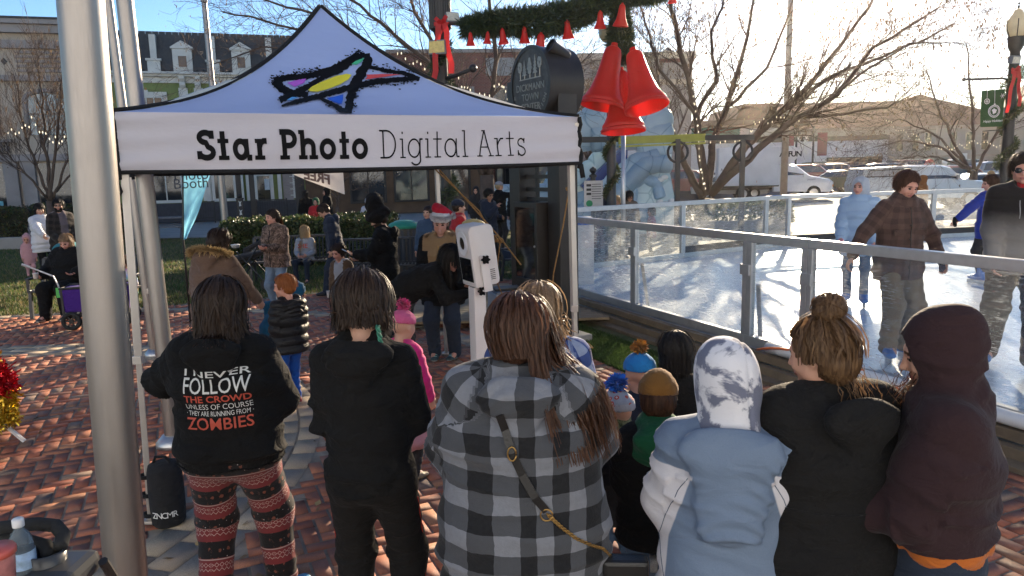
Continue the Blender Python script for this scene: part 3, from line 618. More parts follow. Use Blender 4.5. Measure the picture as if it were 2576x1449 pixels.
# low white building behind the truck
whitew=M('white_corrugated_wall',(.72,.72,.72),.6,var=.1);root=empty('white_building',(16,70,0),0,'low white walled building with green louvred roof unit behind the box truck','building');k=Fac((13.2,68,0),.0,root)
m=MB();k.bx(m,0,21.5,0,4.1,-8,0);m.build('wall',whitew,root);k.one('parapet',blackst,-.1,21.6,4.1,4.5,-8.1,.1);k.one('dado',M('grey_band',(.16,.17,.19),.7),0,21.5,.0,1.4,0,.05)
m=MB();k.bx(m,1.5,8.2,4.5,5.6,-6,-1)
for i in range(5):k.bx(m,1.45,8.25,4.6+i*.2,4.7+i*.2,-1,-.9)
m.build('louvre_unit',M('green_louvre',(.06,.14,.11),.6),root);k.one('roof_slab',M('brown_fascia',(.12,.075,.06),.7),-.5,14.5,5.75,6.2,-7,-.5)
k.one('gate',blackst,15.9,21.0,.1,2.6,.06,.12)
# long hall with red-brown roof
root=empty('hall_building',(40,100,0),0,'long pale stone hall with a red brown hipped roof beyond the parked cars','building');k=Fac((34.4,96,-.6),-.02,root);HB=M('pale_concrete_wall',(.36,.33,.30),.85,var=.12,vs=.4);roofm=M('brown_roof_tiles',(.10,.04,.032),.8,var=.2,vs=1,bump=.4,bs=8)
m=MB();k.bx(m,0,33,0,7.1,-18,0);k.bx(m,-5.2,0,0,8.2,-16,.8);m.build('wall',HB,root)
m=MB();v=[k.pt(-.5,7.1,.5),k.pt(33.5,7.1,.5),k.pt(33.5,7.1,-18.5),k.pt(-.5,7.1,-18.5),k.pt(-1.0,10.9,-7),k.pt(24.5,10.9,-7),k.pt(24.5,10.9,-11),k.pt(-1.0,10.9,-11)]
m.add(v,[(0,1,5,4),(1,2,6,5),(2,3,7,6),(3,0,4,7),(4,5,6,7),(0,3,2,1)]);m.prism([(-3.2,0),(3.2,0),(0,1.0)],k.pt(23,10.85,-11),k.x,Vector((0,0,1)),-k.n*-1,2.0);m.build('roof',roofm,root)
m=MB();m.prism([(-5.4,8.2),(.2,8.2),(-.5,10.4),(-4.4,10.4)],k.pt(0,0,-16),k.x,Vector((0,0,1)),k.n,16.5);m.build('gable_roof',roofm,root)
m=MB();k.bx(m,0,33,6.75,7.1,.0,.3);k.bx(m,0,33,3.1,3.35,.0,.15);k.bx(m,0,33,.0,.6,0,.1)
for x in (12.3,20.5,28.7):k.bx(m,x,x+.3,.6,6.75,.0,.12)
m.build('string_course',stone2,root)
for x in (1.2,5.2,7.0,9.1,13.3,15.4,17.4,19.,22.2,24.2,26.2):k.window(x,x+1.0,3.9,6.3,HB,glass_d,.1,0,d=.02,rail=True)
for x in (1.0,3.6,5.0,9.6,13.6,16.2,18.8,23.6,26.2):k.window(x,x+1.1,.7,2.7,HB,glass_d,.1,1,d=.02)
root=empty('corner_building',(78,90,0),0,'grey stone building at the right edge behind the banner lamp post','building');k=Fac((62.5,90,0),-.15,root);m=MB();k.bx(m,0,24,0,8.5,-12,0);m.build('wall',HB,root);m=MB();m.prism([(-.5,8.5),(24.5,8.5),(14,14),(9,14)],k.pt(0,0,-12),k.x,Vector((0,0,1)),k.n,12.5);m.build('roof',roofm,root);k.one('chimney',stone2,7.0,8.8,8.6,15.2,-6,-4)
for x in (3,6,9,12,15):k.window(x,x+1.3,3.6,6.2,HB,glass_d,.1,0,d=.02,rail=True)
# unseen building added behind the viewer; its blue-tinted wall bounces sun into the shade
bounce_wall=M('bounce_render',(.47,.55,.68),.85,var=.1,vs=.5);root=empty('bounce_building',(0,-13,0),0,'long unseen building added behind the viewer to bounce sunlight into the shade','building');k=Fac((34,-13,0),math.pi-.0,root)
m=MB();k.bx(m,0,68,0,13.5,-9,0);m.build('wall',bounce_wall,root);m=MB();k.bx(m,-.2,68.2,13.5,14.1,-9,.4);k.bx(m,0,68,4.2,4.6,0,.2);m.build('cornice',bounce_wall,root)
for i in range(11):k.window(2+i*6,3.6+i*6,6,8.6,white_t,glass_d,.1,1,d=.01);k.window(2+i*6,3.6+i*6,10,12.2,white_t,glass_d,.1,1,d=.01)
# ------------------------------------------------------------ trees
bark=M('grey_brown_bark',(.095,.066,.050),.9,var=.3,vs=5,bump=.6,bs=30,bd=.01);twigm=M('twig',(.085,.055,.042),.85,var=.3,vs=2);podm=M('dry_seed_pod',(.17,.115,.07),.8,var=.3,trans=.35)
bulbm=emit('sun_glow_bulb',(1,.85,.6),.55)  # weak emission imitating sunlight caught by unlit bulbs
class Tree:
    def __init__(s,seed):s.r=random.Random(seed);s.tr=MB();s.cr=MB();s.pods=[];s.bulbs=[];s.ends=[]
    def limb(s,pts,r0,r1,n=7):
        k=len(pts);s.tr.tube(pts,[r0+(r1-r0)*i/(k-1)for i in range(k)],n)
    def grow(s,p,d,L,r,lv,up=.12,kids=5,droop=0.,spread=.75,mb=None):
        R=s.r;seg=5 if lv>0 else 4;pts=[p.copy()];d=d.normalized();dirs=[]
        for i in range(seg):
            d=(d+Vector((R.gauss(0,.13),R.gauss(0,.13),R.gauss(0,.10)+up-droop*(i/seg)))).normalized();dirs.append(d);p=p+d*(L/seg);pts.append(p.copy())
        mb=s.cr if lv<3 else s.tr;k=len(pts);mb.tube(pts,[max(r*(1-.72*i/(k-1)),.0035)for i in range(k)],3 if lv<2 else 5,cap=False)
        if lv == 0:
            s.ends.append(pts[-1]);return
        for j in range(kids):
            t=R.uniform(.18,1.)if j<kids-1 else 1.;i=min(int(t*seg),seg-1);f_=t*seg-i;q=pts[i].lerp(pts[i+1],f_);a=R.uniform(0,6.283);x,y,z=frame_of(dirs[i])
            sd=(x*math.cos(a)+y*math.sin(a));nd=dirs[i]*(1-.35*spread)+sd*spread*R.uniform(.5,1.1);s.grow(q,nd,L*R.uniform(.48,.72),r*(1-.6*t)*.62+.001,lv-1,up,max(3,kids-1),droop,spread,mb)
    def podding(s,n,size=.05,hang=.25):
        R=s.r;m=MB();E=s.ends
        for i in range(n):
            c=R.choice(E)+Vector((R.gauss(0,.12),R.gauss(0,.12),-R.uniform(0,hang)));a=R.uniform(0,6.28);dx=Vector((math.cos(a),math.sin(a),R.uniform(-.3,.3)))*size*.3;dz=Vector((R.gauss(0,.3),R.gauss(0,.3),-1)).normalized()*size*R.uniform(.7,1.5)
            m.add([c-dx,c+dx,c+dx*.7+dz,c-dx*.7+dz],[(0,1,2,3)])
        return m
    def finish(s,name,label,pods=0,loc=None,size=.05,cat='tree',group='bare winter trees'):
        o=empty(name,loc,0,label,cat,group);s.tr.build('trunk',bark,o,smooth=True,fix=False);s.cr.build('crown',twigm,o,smooth=True,fix=False)
        if pods:s.podding(pods,size).build('seed_pods',podm,o,fix=False,kind='stuff')
        return o
def dpts(lst,y0):return [dp(u,v,y0+(q[0]if q else 0))for u,v,*q in lst]
def limbed_tree(name,label,seed,y0,base,limbs,pods,lv=2,L=2.2,kids=5,up=.1,droop=0.,r0=.2,spread=.75,psize=.06,every=2,group='bare winter trees',baser=None):
    T=Tree(seed);b=dp(base[0],base[1],y0);g=Vector((b.x,b.y,0));T.limb([g,g.lerp(b,.5),b],(baser or r0*1.5)*1.25,baser or r0*1.3,10)
    for lst,ra,rb in limbs:
        ra *= .9;rb *= .85
        P=dpts(lst,y0);Q=[]
        for i in range(len(P)-1):                                     # smooth and roughen the limb
            for k in range(4):Q.append(P[i].lerp(P[i+1],k/4)+Vector((T.r.gauss(0,.02),T.r.gauss(0,.03),T.r.gauss(0,.02)))*(y0/20))
        Q.append(P[-1]);T.limb(Q,ra,rb,7);n=len(Q)
        for i in range(max(3,int(n*.32)),n):
            for _ in range(every if i<n-1 else 3):
                t=i/(n-1);d=(Q[i]-Q[i-1]).normalized();a=T.r.uniform(0,6.283);x,y,z=frame_of(d);nd=d*.75+(x*math.cos(a)+y*math.sin(a))*spread*T.r.uniform(.6,1.2)
                T.grow(Q[i],nd,L*T.r.uniform(.5,1.1)*(1-.35*t),(ra+(rb-ra)*t)*.34,lv,up,kids,droop,spread)
    return T.finish(name,label,pods,(b.x,b.y,0),psize,group=group)
# big multi-stemmed tree in the planter beyond the rink
PT=limbed_tree('bare_tree','large multi-stemmed bare tree with spreading limbs in the planter beyond the rink',11,26,(1778,500),[
    ([(1770,500),(1735,440),(1690,330),(1640,250),(1600,180),(1560,60)],.16,.04),([(1775,490),(1760,380,-.5),(1752,290,-1),(1725,170,-1),(1690,20,-1.5),(1670,-90,-2)],.19,.05),
    ([(1780,490),(1792,360,.6),(1830,270,1),(1870,130,1),(1900,-20,1)],.17,.05),([(1785,490),(1860,390),(1930,310),(2010,245),(2110,120),(2200,-10)],.20,.05),
    ([(1790,488),(1880,400,-.8),(1985,310,-1),(2090,250,-1.5),(2200,120,-2),(2360,20,-2)],.17,.04),([(1985,270),(2090,190,.5),(2230,140,.6),(2400,60,.5)],.10,.03),([(1940,300),(2090,290,1),(2230,270,1.2),(2300,235,1.5)],.09,.025),
    ([(1830,270,1),(1930,170,1.5),(1985,40,1.6),(2010,-60,1.6)],.08,.022),([(1752,290,-1),(1660,170,-1.6),(1620,60,-1.8),(1600,-40,-1.8)],.07,.02),([(2090,250,-1.5),(2160,190,-2.4),(2290,110,-2.6),(2420,110,-2.6)],.06,.018),([(1752,290),(1800,200,-1),(1790,80,-1.2),(1830,-40,-1.2)],.10,.03),([(1735,440),(1660,300,1),(1610,250,1.2),(1575,230,1.5)],.08,.03)],2600,2,2.4,6,.06,.10,.2,.7,.085,2,baser=.26)
limbed_tree('bare_tree','tall bare tree with vase-shaped stems behind the black tower',5,21,(1225,440),[
    ([(1215,440),(1190,330),(1130,200),(1060,60),(1010,-60)],.10,.04),([(1220,440),(1200,300,-.5),(1100,180,-1),(960,60,-1),(850,-30,-1)],.10,.035),([(1225,440),(1230,280),(1250,150),(1230,0),(1240,-90)],.10,.04),
    ([(1230,440),(1270,300,.5),(1320,190,.6),(1390,60,.5),(1440,-60,.4)],.09,.035),([(1205,340),(1020,190,.8),(880,110,1),(700,60,1),(560,30,.8)],.08,.025),([(1150,230),(960,130,-1.4),(800,40,-1.8),(640,-10,-2)],.07,.025),([(960,150),(800,110,1.5),(660,120,1.5),(540,160,1.6)],.05,.018),([(1235,400),(1330,280,1),(1420,200,1.2),(1490,130,1.5)],.06,.02)],900,2,1.9,5,.05,.08,.12,.7,.05,2,baser=.2)
limbed_tree('bare_tree','twiggy upright bare tree in front of the stone building',9,23,(125,505),[
    ([(122,505),(95,420),(60,320),(35,190)],.06,.02),([(125,505),(120,400),(110,280),(95,150)],.07,.02),([(128,505),(140,390),(150,270),(165,140)],.06,.02),([(130,505),(165,420),(190,330),(215,210)],.05,.015),([(120,500),(70,440,-.4),(20,390,-.5),(-30,370,-.5)],.045,.015),([(130,490),(180,440,.5),(215,400,.5),(235,330,.5)],.04,.015)],300,2,1.5,5,.16,0,.06,.5,.07,3,baser=.11)
limbed_tree('bare_tree','low bushy bare tree with drooping sunlit twigs beyond the parked cars',21,34,(2450,430),[
    ([(2440,430),(2400,360),(2360,270),(2330,180)],.10,.03),([(2450,430),(2450,330),(2440,220),(2430,110)],.10,.03),([(2455,430),(2500,350),(2540,280),(2600,210)],.09,.03),([(2440,425),(2360,370,-1),(2280,350,-1),(2200,370,-1)],.09,.02),([(2430,410),(2340,330,1),(2260,300,1),(2210,320,1)],.07,.02),([(2440,425),(2370,400,-1.5),(2310,390,-1.6),(2250,405,-1.6)],.06,.02)],500,2,2.4,5,-.02,.12,.1,.75,.08,2,baser=.17)
limbed_tree('small_bare_tree','small bare tree wound with lights by the brown timber shopfront',31,29,(848,520),[
    ([(848,530),(845,480),(825,440),(800,400)],.05,.02),([(848,520),(862,470),(885,430),(905,390)],.05,.02),([(850,500),(880,480),(910,470),(930,450)],.03,.012),([(847,500),(820,470),(790,450),(770,440)],.03,.012)],150,1,1.0,5,.08,0,.05,.7,.05,2,baser=.07)
limbed_tree('reddish_shrub_tree','reddish brown bare shrub tree between the black tower and the slide',41,33,(1478,400),[([(1478,420),(1470,330),(1450,250)],.06,.02),([(1480,420),(1490,330),(1500,260)],.06,.02),([(1478,400),(1500,350),(1530,290)],.05,.02),([(1476,400),(1455,340),(1430,290)],.05,.02)],2600,2,1.5,5,.05,.05,.06,.8,.09,3)
# strings of lights
def light_string(u0,v0,pts,y,label,n=26):
    m=MB();P=dpts(pts,y);Q=[P[i].lerp(P[i+1],k/6)+Vector((0,0,-.10*math.sin(math.pi*k/6)+.13*math.sin(i*7.3+k*2.1)))for i in range(len(P)-1)for k in range(6)]+[P[-1]];m.tube(Q,.006,4);o=m.build('light_string',blackst,label=label,cat='string lights',group='strings of small lights')
    b_=MB();L=len(Q)-1
    for i in range(n):t=i/(n-1)*L;k=min(int(t),L-1);p=Q[k].lerp(Q[k+1],t-k)-Vector((0,0,.045));b_.lathe([(.004,.03),(.013,.01),(.016,-.015),(.003,-.045)],p,6)
    b_.build('bulbs',bulbm,o,smooth=True)['kind']='stuff'
light_string(0,0,[(1660,305),(1720,335),(1800,345),(1880,340),(1900,300),(1970,288),(2010,300)],25.0,'string of unlit bulbs slung through the planter tree',40)
light_string(0,0,[(1775,470),(1760,400),(1757,320),(1740,200)],24.6,'string of unlit bulbs climbing the planter tree trunk',26)
light_string(0,0,[(1000,130),(1080,160),(1150,190),(1210,240),(1230,330)],20.4,'string of unlit bulbs hanging in the tall tree left of the tower',34)
light_string(0,0,[(1100,220),(1060,260),(1110,300),(1180,250),(1260,200),(1290,250)],20.2,'string of unlit bulbs before the red brick building',34)
light_string(0,0,[(20,330),(80,300),(140,350),(190,320)],22.5,'string of unlit bulbs in the tree at the stone building',22)
light_string(0,0,[(2230,300),(2300,340),(2380,370),(2450,350),(2540,360)],33.,'string of unlit bulbs in the low bushy tree',46)
# hedge and small planting
def leafy(name,label,boxes,mats,n,size,cat,seed=1,kind=None,core=None):
    rg=np.random.default_rng(seed);P=[];Nn=[]
    tot=sum(abs(x1-x0)+1 for (x0,x1,*_r)in boxes)
    for (x0,x1,y0,y1,z0,z1)in boxes:
        k=int(n/len(boxes));u=rg.random((k,3));f_=rg.integers(0,4,k);p=np.stack([x0+(x1-x0)*u[:,0],y0+(y1-y0)*u[:,1],z0+(z1-z0)*u[:,2]],1)
        p[f_ == 0,1]=y0;p[f_ == 1,2]=z1;p[f_ == 2,0]=np.where(u[f_ == 2,0]<.5,x0,x1);p += .05*wob(p*1.,7.,4)[:,None]+rg.normal(0,.035,(k,3));P.append(p)
    P=np.concatenate(P);n=len(P);a=rg.normal(size=(n,3));a /= np.linalg.norm(a,axis=1,keepdims=True);b_=np.cross(a,rg.normal(size=(n,3)));b_ /= np.linalg.norm(b_,axis=1,keepdims=True);s_=size*rg.uniform(.6,1.3,(n,1))
    V=np.stack([P-a*s_,P+b_*s_*.5,P+a*s_,P-b_*s_*.5],1).reshape(-1,3);return mesh_np(name,V,np.arange(n*4).reshape(-1,4),mats,smooth=False,mi=rg.integers(0,len(mats),n),local=False)
LF=[M('dark_leaf',(.030,.055,.018),.45,var=.3,vs=3,trans=.25),M('green_leaf',(.055,.085,.022),.45,var=.3,vs=3,trans=.3),M('olive_leaf',(.10,.10,.03),.5,var=.3,vs=3,trans=.3)]
r=empty('hedge',(-5.2,17.6,0),0,'clipped dark green boxwood hedge behind the benches','hedge')
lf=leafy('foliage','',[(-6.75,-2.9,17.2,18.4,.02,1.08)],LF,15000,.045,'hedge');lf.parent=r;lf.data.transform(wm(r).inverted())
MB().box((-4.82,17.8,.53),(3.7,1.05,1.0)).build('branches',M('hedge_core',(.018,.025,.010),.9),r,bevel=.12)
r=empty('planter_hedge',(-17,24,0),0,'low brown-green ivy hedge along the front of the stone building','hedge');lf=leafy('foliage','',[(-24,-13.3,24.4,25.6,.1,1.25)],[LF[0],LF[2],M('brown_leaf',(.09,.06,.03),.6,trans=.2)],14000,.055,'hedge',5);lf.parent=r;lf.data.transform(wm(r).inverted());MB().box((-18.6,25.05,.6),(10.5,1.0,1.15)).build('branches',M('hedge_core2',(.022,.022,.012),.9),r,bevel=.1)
pl=dp(1790,505,26);m=MB();m.lathe([(2.6,0),(2.6,.34),(2.35,.34),(2.3,.28),(0,.30)],(pl.x,pl.y,0),36);m.build('tree_planter',conc,label='round concrete planter at the foot of the big bare tree',cat='planter',auto=.6)
lf=leafy('planter_ground_cover','',[(pl.x-1.8,pl.x+2.2,pl.y-1.9,pl.y-.4,.3,.78)],LF[1:],3500,.06,'plant',9);tag(lf,'yellow green ground cover growing in the round planter','plant',kind='stuff')
# dry leaves scattered on the ground
rg=np.random.default_rng(12);n=900;y=2.5+20*rg.random(n)**1.3;x=(rg.random(n)*1.2-.75)*y;k=(x<.9+(9-y)*.2)| (y<2);P=np.stack([x,y,np.where(y>lawn_edge(x),.02,.012)],1)[k];n=len(P);a=rg.uniform(0,6.28,n);s_=rg.uniform(.012,.035,n);d1=np.stack([np.cos(a)*s_,np.sin(a)*s_,rg.uniform(0,.012,n)],1);d2=np.stack([-np.sin(a)*s_*.55,np.cos(a)*s_*.55,rg.uniform(0,.015,n)],1)
o=mesh_np('fallen_leaves',np.stack([P-d1,P+d2,P+d1,P-d2],1).reshape(-1,3),np.arange(n*4).reshape(-1,4),[podm,M('straw_leaf',(.34,.26,.13),.8,trans=.3)],smooth=False,mi=rg.integers(0,2,n));tag(o,'dry brown leaves and straw bits scattered on bricks and lawn','leaves',kind='stuff')
# ------------------------------------------------------------ people
def R3(axis,deg):return np.array(Matrix.Rotation(rad(deg),3,axis))
def A(*p):return np.array(p,float)
def nrm(v):v=np.asarray(v,float);return v/max(np.linalg.norm(v),1e-9)
def ik(a,b,l1,l2,pole):
    d=b-a;L=np.linalg.norm(d);mx=(l1+l2)*.995
    if L>mx:b=a+d/L*mx;L=mx;d=b-a
    L=max(L,abs(l1-l2)+.01);u=d/np.linalg.norm(d);x=(l1*l1-l2*l2+L*L)/(2*L);hgt=math.sqrt(max(l1*l1-x*x,0))
    p=pole-u*(pole @ u);return a+u*x+nrm(p)*hgt,b
class Fig:
    def __init__(s,label,xy,yaw=0.,h=1.7,z=0.,bw=1.,bd=1.,lean=0.,head=(0,0,0),L=None,R=None,eL=None,eR=None,feet=None,knee=None,sit=None,
                 skin=None,lip=None,hq=.011,cat='person',group=None,curl=(35,35),grip=(None,None),hairm=None,fy=(0,0),shrug=0.,eye=True,nohand=(False,False)):
        s.root=empty('person',(xy[0],xy[1],z),rad(yaw),label,cat,group);s.h=h;s.hq=hq;s.bw,s.bd,s.lean=bw,bd,lean
        s.hs=.60+.40*h/1.72;s.sb=(h-.265*s.hs)/1.455;U=s.sb;s.skin=skin or SKIN;s.lipm=lip or LIPS;s.hairm=hairm or HAIR_DK
        s.dz=0 if sit is None else sit-.93
        T=s.T;shw=.140+.020*bw
        s.NB=T((0,-.012,1.455));upd=T((0,-.012,1.50))-s.NB;upd=upd/np.linalg.norm(upd)
        yw,pt,rl=head;s.HR=R3('Z',yw)@ R3('X',-pt)@ R3('Y',rl)
        pivot=s.NB+upd*.045*s.hs;s.HC=pivot+s.HR @ (A(0,.018,.1075)*s.hs)
        s.S=[T((sx*shw,-.005,1.395+shrug))for sx in (-1,1)];s.W=[];s.E=[];l1,l2=.285*U,.255*U
        for i,(tg,pole)in enumerate(((L,eL),(R,eR))):
            sx=-1 if i == 0 else 1
            tgt=A(*tg)*U if tg is not None else A(sx*(.205+.05*bw),.05+.15*math.sin(rad(lean)),.84+s.dz)*U
            pole=A(*pole)if pole is not None else A(sx*.6,-1.,-.35)
            e,wv=ik(s.S[i],tgt,l1,l2,pole);s.E.append(e);s.W.append(wv)
        s.P=[A(sx*.088*(.6+.4*bw),0,.90+s.dz)*U for sx in (-1,1)];s.K=[];s.AN=[]
        for i in range(2):
            sx=-1 if i == 0 else 1
            f=A(*feet[i])*U if feet is not None else (A(sx*.105,0,.085)*U if sit is None else A(sx*.13,.42,.085)*U)
            pole=A(*knee[i])if knee is not None else A(sx*.12,1.,.1)
            k,a=ik(s.P[i],f,.43*U,.415*U,pole);s.K.append(k);s.AN.append(a)
        s.curl,s.grip,s.fy,s.eye,s.nohand=curl,grip,fy,eye,nohand
        s.tops=None
    def T(s,p):
        x,y,z=p;zc=.93;f=min(max((z-zc)/.20,0),1);a=rad(s.lean)*f
        if z>zc:y2=y*math.cos(a)+(z-zc)*math.sin(a);z2=zc+(z-zc)*math.cos(a)-y*math.sin(a)
        else:y2,z2=y,z
        return A(x,y2,z2+s.dz)*s.sb
    def hd(s,x,y,z):return s.HC+s.HR @ (A(x,y,z)*s.hs)
    def hloc(s,V):return ((V-s.HC)@ s.HR)/s.hs
    def put(s,name,V,Q,mats,parent=None,**kw):return mesh_np(name,V,Q,mats,parent or s.root,**kw)
    def hand(s,G,i,sc):
        w=s.W[i];d=nrm(w-s.E[i]);sx=-1 if i == 0 else 1
        pn=s.grip[i];pn=A(-sx,.25,-.1)if pn is None else A(*pn)            # the way the palm faces
        pn=nrm(pn-d*(pn @ d));lat=np.cross(d,pn)                              # lat: thumb side sign below
        th=lat if (lat @ A(0,.6,.8))>0 else -lat
        c=w+d*.048*sc;Rm=np.stack([th,pn,d],1)
        G.cone(s.E[i]*.25+w*.75,w,.030*sc,.026*sc,.01);G.ell(c,A(.042,.016,.052)*sc,Rm,.012)
        cu=s.curl[i]
        for q,(o,ln,r)in enumerate(((.032,.070,.0088),(.011,.078,.0092),(-.011,.073,.0088),(-.031,.058,.0078))):
            p=w+d*.09*sc+th*o*sc;a=rad(cu*(.8+.1*q));dd=d*math.cos(a)+pn*math.sin(a);p1=p+dd*ln*.5*sc
            a *= 2.1;dd=d*math.cos(a)+pn*math.sin(a);p2=p1+dd*ln*.5*sc
            G.cone(p,p1,r*sc,r*sc*.95,.005);G.cone(p1,p2,r*sc*.95,r*sc*.75,.004)
        t0=w+d*.025*sc+th*.032*sc;t1=t0+(d*.6+th*.75+pn*.25)*.034*sc;t2=t1+nrm(d*.8+th*.1+pn*.6)*.03*sc
        G.cone(t0,t1,.0125*sc,.0105*sc,.012);G.cone(t1,t2,.0105*sc,.008*sc,.004)
    def body(s,beard=None):
        U=s.sb;G=SDF(s.hq);h_=s.hs;HR=s.HR
        e=lambda c,r,k=.02,op='u':G.ell(s.hd(*c),A(*r)*h_,HR,k*h_,op)
        cn=lambda a,b,ra,rb,k=.015:G.cone(s.hd(*a),s.hd(*b),ra*h_,rb*h_,k*h_)
        secs=[(.86,.155,.105),(.97,.150,.105),(1.10,.125,.09),(1.28,.14,.10),(1.40,.13,.07),(1.455,.06,.055)]
        sec=[(s.T((0,0,z)),w*U*(.75+.25*s.bw),d*U*(.75+.25*s.bd))for z,w,d in secs]
        for a,b in zip(sec,sec[1:]):G.flat(a[0],b[0],a[1],a[2],b[1],b[2],(1,0,0),.04)
        for i in range(2):
            G.cone(s.P[i],s.K[i],.075*U,.052*U,.04);G.cone(s.K[i],s.AN[i],.052*U,.036*U,.02)
            G.cone(s.AN[i],s.AN[i]+A(0,.10,-.035)*U,.036*U,.028*U,.02)
            G.cone(s.S[i],s.E[i],.045*U,.038*U,.03);G.cone(s.E[i],s.W[i],.038*U,.027*U,.02)
            if not s.nohand[i]:s.hand(G,i,.5*U+.5*h_)
        G.cone(s.NB-A(0,0,.02),s.hd(0,-.012,-.07),.056*h_,.050*h_,.03)
        e((0,-.012,.022),(.076,.097,.090),.01)
        e((0,.030,-.02),(.066,.062,.075),.03);cn((0,.040,-.070),(0,.074,-.094),.046,.020,.025);cn((-.045,.02,-.06),(.045,.02,-.06),.026,.026,.03)
        e((0,.078,.026),(.052,.018,.018),.02)
        e((-.036,.070,-.028),(.024,.018,.022),.02);e((.036,.070,-.028),(.024,.018,.022),.02)
        for sx in (-1,1):
            e((sx*.032,.098,.002),(.019,.012,.011),.008,'s');e((sx*.031,.078,.001),(.0145,.0135,.0125),.003)
            e((sx*.077,-.004,-.006),(.010,.021,.031),.008)
            e((sx*.010,.098,-.034),(.009,.010,.008),.006)
        cn((0,.092,.010),(0,.112,-.030),.008,.0115,.008)
        e((0,.091,-.056),(.023,.011,.006),.006);e((0,.089,-.067),(.020,.011,.007),.006);e((0,.103,-.0615),(.024,.006,.0022),.003,'s')
        V,Q=G.mesh();V=relax(V,Q,1,.4)
        P=s.hloc(V[Q].mean(1));mi=np.zeros(len(Q),int)
        ax_,y,z=np.abs(P[:,0]),P[:,1],P[:,2]
        if s.eye:
            mi[(y>.06)& (((ax_-.031)/.0150)**2+((z-.001)/.0085)**2<1)]=1
            mi[(y>.06)& (((ax_-.033)/.021)**2+((z-.023+ax_*.05)/.0055)**2<1)]=3
            mi[(y>.07)& ((P[:,0]/.024)**2+((z+.062)/.011)**2<1)]=2
        if beard:
            mi[(y>-.01)& (z<-.036)& (z>-.125)& ~((P[:,0]/.024)**2+((z+.062)/.009)**2<1)& ((z<-.05)| (ax_>.03))]=3
        s.B=s.put('body',V,Q,[s.skin,EYE_M,s.lipm,s.hairm],mi=mi);return s.B
    def torso_secs(s,off,hem,bw,bd,flare=0.,taper=0.):
        U=s.sb
        base=[(.80,.178,.122),(.93,.176,.122),(1.08,.156,.112),(1.25,.168,.116),(1.36,.150,.090),(1.425,.105,.075),(1.475,.066,.062)]
        out=[]
        for z,w,d in base:
            fb=bw if z<1.3 else 1+(bw-1)*.45;fd=bd if z<1.3 else 1+(bd-1)*.5
            if z<hem-.12:continue
            g=flare*max(0,1.1-z)
            out.append((s.T((0,0,z)),(w*fb+off*.8+g)*U,(d*fd+off+g)*U))
        if base[0][0]>hem-.06:
            z,w,d=base[0];out.insert(0,(s.T((0,0,hem-.05)),(w*bw+off*.8+flare*(1.1-hem))*U,(d*bd+off+flare*(1.1-hem))*U))
        return out
    def top(s,mat,off=.018,hem=.80,ar=1.,hood=None,collar=0.,puff=None,wr=.006,flare=0.,name='jacket',pat=False,h=None,cuff=.02,split=None,mats=None,extra=None,bell=0.,ws=1.,hsz=1.,rib=0.,mask=None,hdr=1.):
        """upper garment with sleeves. hood: None, 'down', 'up'. puff: (amplitude, period)"""
        U=s.sb;G=SDF(h or max(.009,s.hq));bw,bd=s.bw,s.bd
        sec=s.torso_secs(off,hem,bw,bd,flare)
        for a,b in zip(sec,sec[1:]):G.flat(a[0],b[0],a[1],a[2],b[1],b[2],(1,0,0),.05,tagid=1)
        if bell:G.ell(s.T((0,.07*bd,1.02)),A(.15*bw+off,bell,.17)*U,None,.08,tagid=1)
        G.cut((0,0,(hem+s.dz)*U),(0,0,-1))
        ra=(.051+off*.8+.03*(bw-1))*ar*U
        for i in range(2):
            e,w=s.E[i],s.W[i];d=nrm(w-e)
            G.cone(s.S[i],e,ra,ra*.90,.07,tagid=2+2*i);G.cone(e,w-d*cuff,ra*.90,ra*.72,.03,tagid=3+2*i)
        if collar:
            a=s.T((0,.0,1.42));b=a+(s.HC-a)*(.35+collar);G.flat(a,b,.10*U+off,.09*U+off,.072*U+off,.075*U+off,(1,0,0),.03,tagid=6)
            G.ell(s.HC+s.HR @ (A(0,.03,-.08)*s.hs),A(.062,.075,.085)*s.hs,s.HR,.01,'s')
        if hood == 'down':
            q=hsz;c=s.T((0,-.090*bd-off-.01,1.432));R_=R3('X',-s.lean-14)
            G.flat(s.T((0,-.03,1.385)),s.T((0,-.045,1.445)),.122*U+off,.085*U+off,.090*U+off,.070*U+off,(1,0,0),.03,tagid=6)
            G.ell(c,A(.142*q,.058,.078*q)*U,R_,.035,tagid=6);G.flat(s.T((0,-.10*bd-off,1.41)),s.T((0,-.102*bd-off-.012*q*hdr,1.41-.105*q*hdr)),.115*q*U,.038*U,.045*q*U*hdr,.022*U*hdr,(1,0,0),.03,tagid=6)
            G.ell(s.T((0,-.070*bd-.012,1.520)),A(.105*q,.050,.062)*U,R_,.012,'s');G.ell(s.hd(0,.085,-.10),A(.062,.075,.045)*s.hs,s.HR,.012,'s')
        if hood == 'up':
            G.cone(s.T((0,-.02,1.42)),s.hd(0,-.02,-.03),.105*U,.095*s.hs,.05,tagid=6)
            G.ell(s.hd(0,-.018,.02),A(.100,.128,.132)*s.hs,s.HR,.03,tagid=6);G.cone(s.hd(0,-.03,.06),s.hd(0,-.085,.085),.07*s.hs,.05*s.hs,.05,tagid=6)
            G.ell(s.hd(0,.125,-.012),A(.066,.095,.092)*s.hs,s.HR,.012,'s')
        if extra:extra(G)
        V,Q=G.mesh();V=relax(V,Q,1,.5);N=vnorm(V,Q);uv,bone=G.coords(V)
        tz=V[:,2];along=np.where(bone == 1,tz,uv[:,1]);al2=np.where((bone == 3)| (bone == 5),uv[:,1]+.285*U,along)
        if s.lean>30:al2=np.where(bone == 1,V[:,1],al2)
        ang=np.arctan2(V[:,1],V[:,0])*.17
        uv2=np.stack([np.where(bone == 1,ang,uv[:,0]),al2],1)
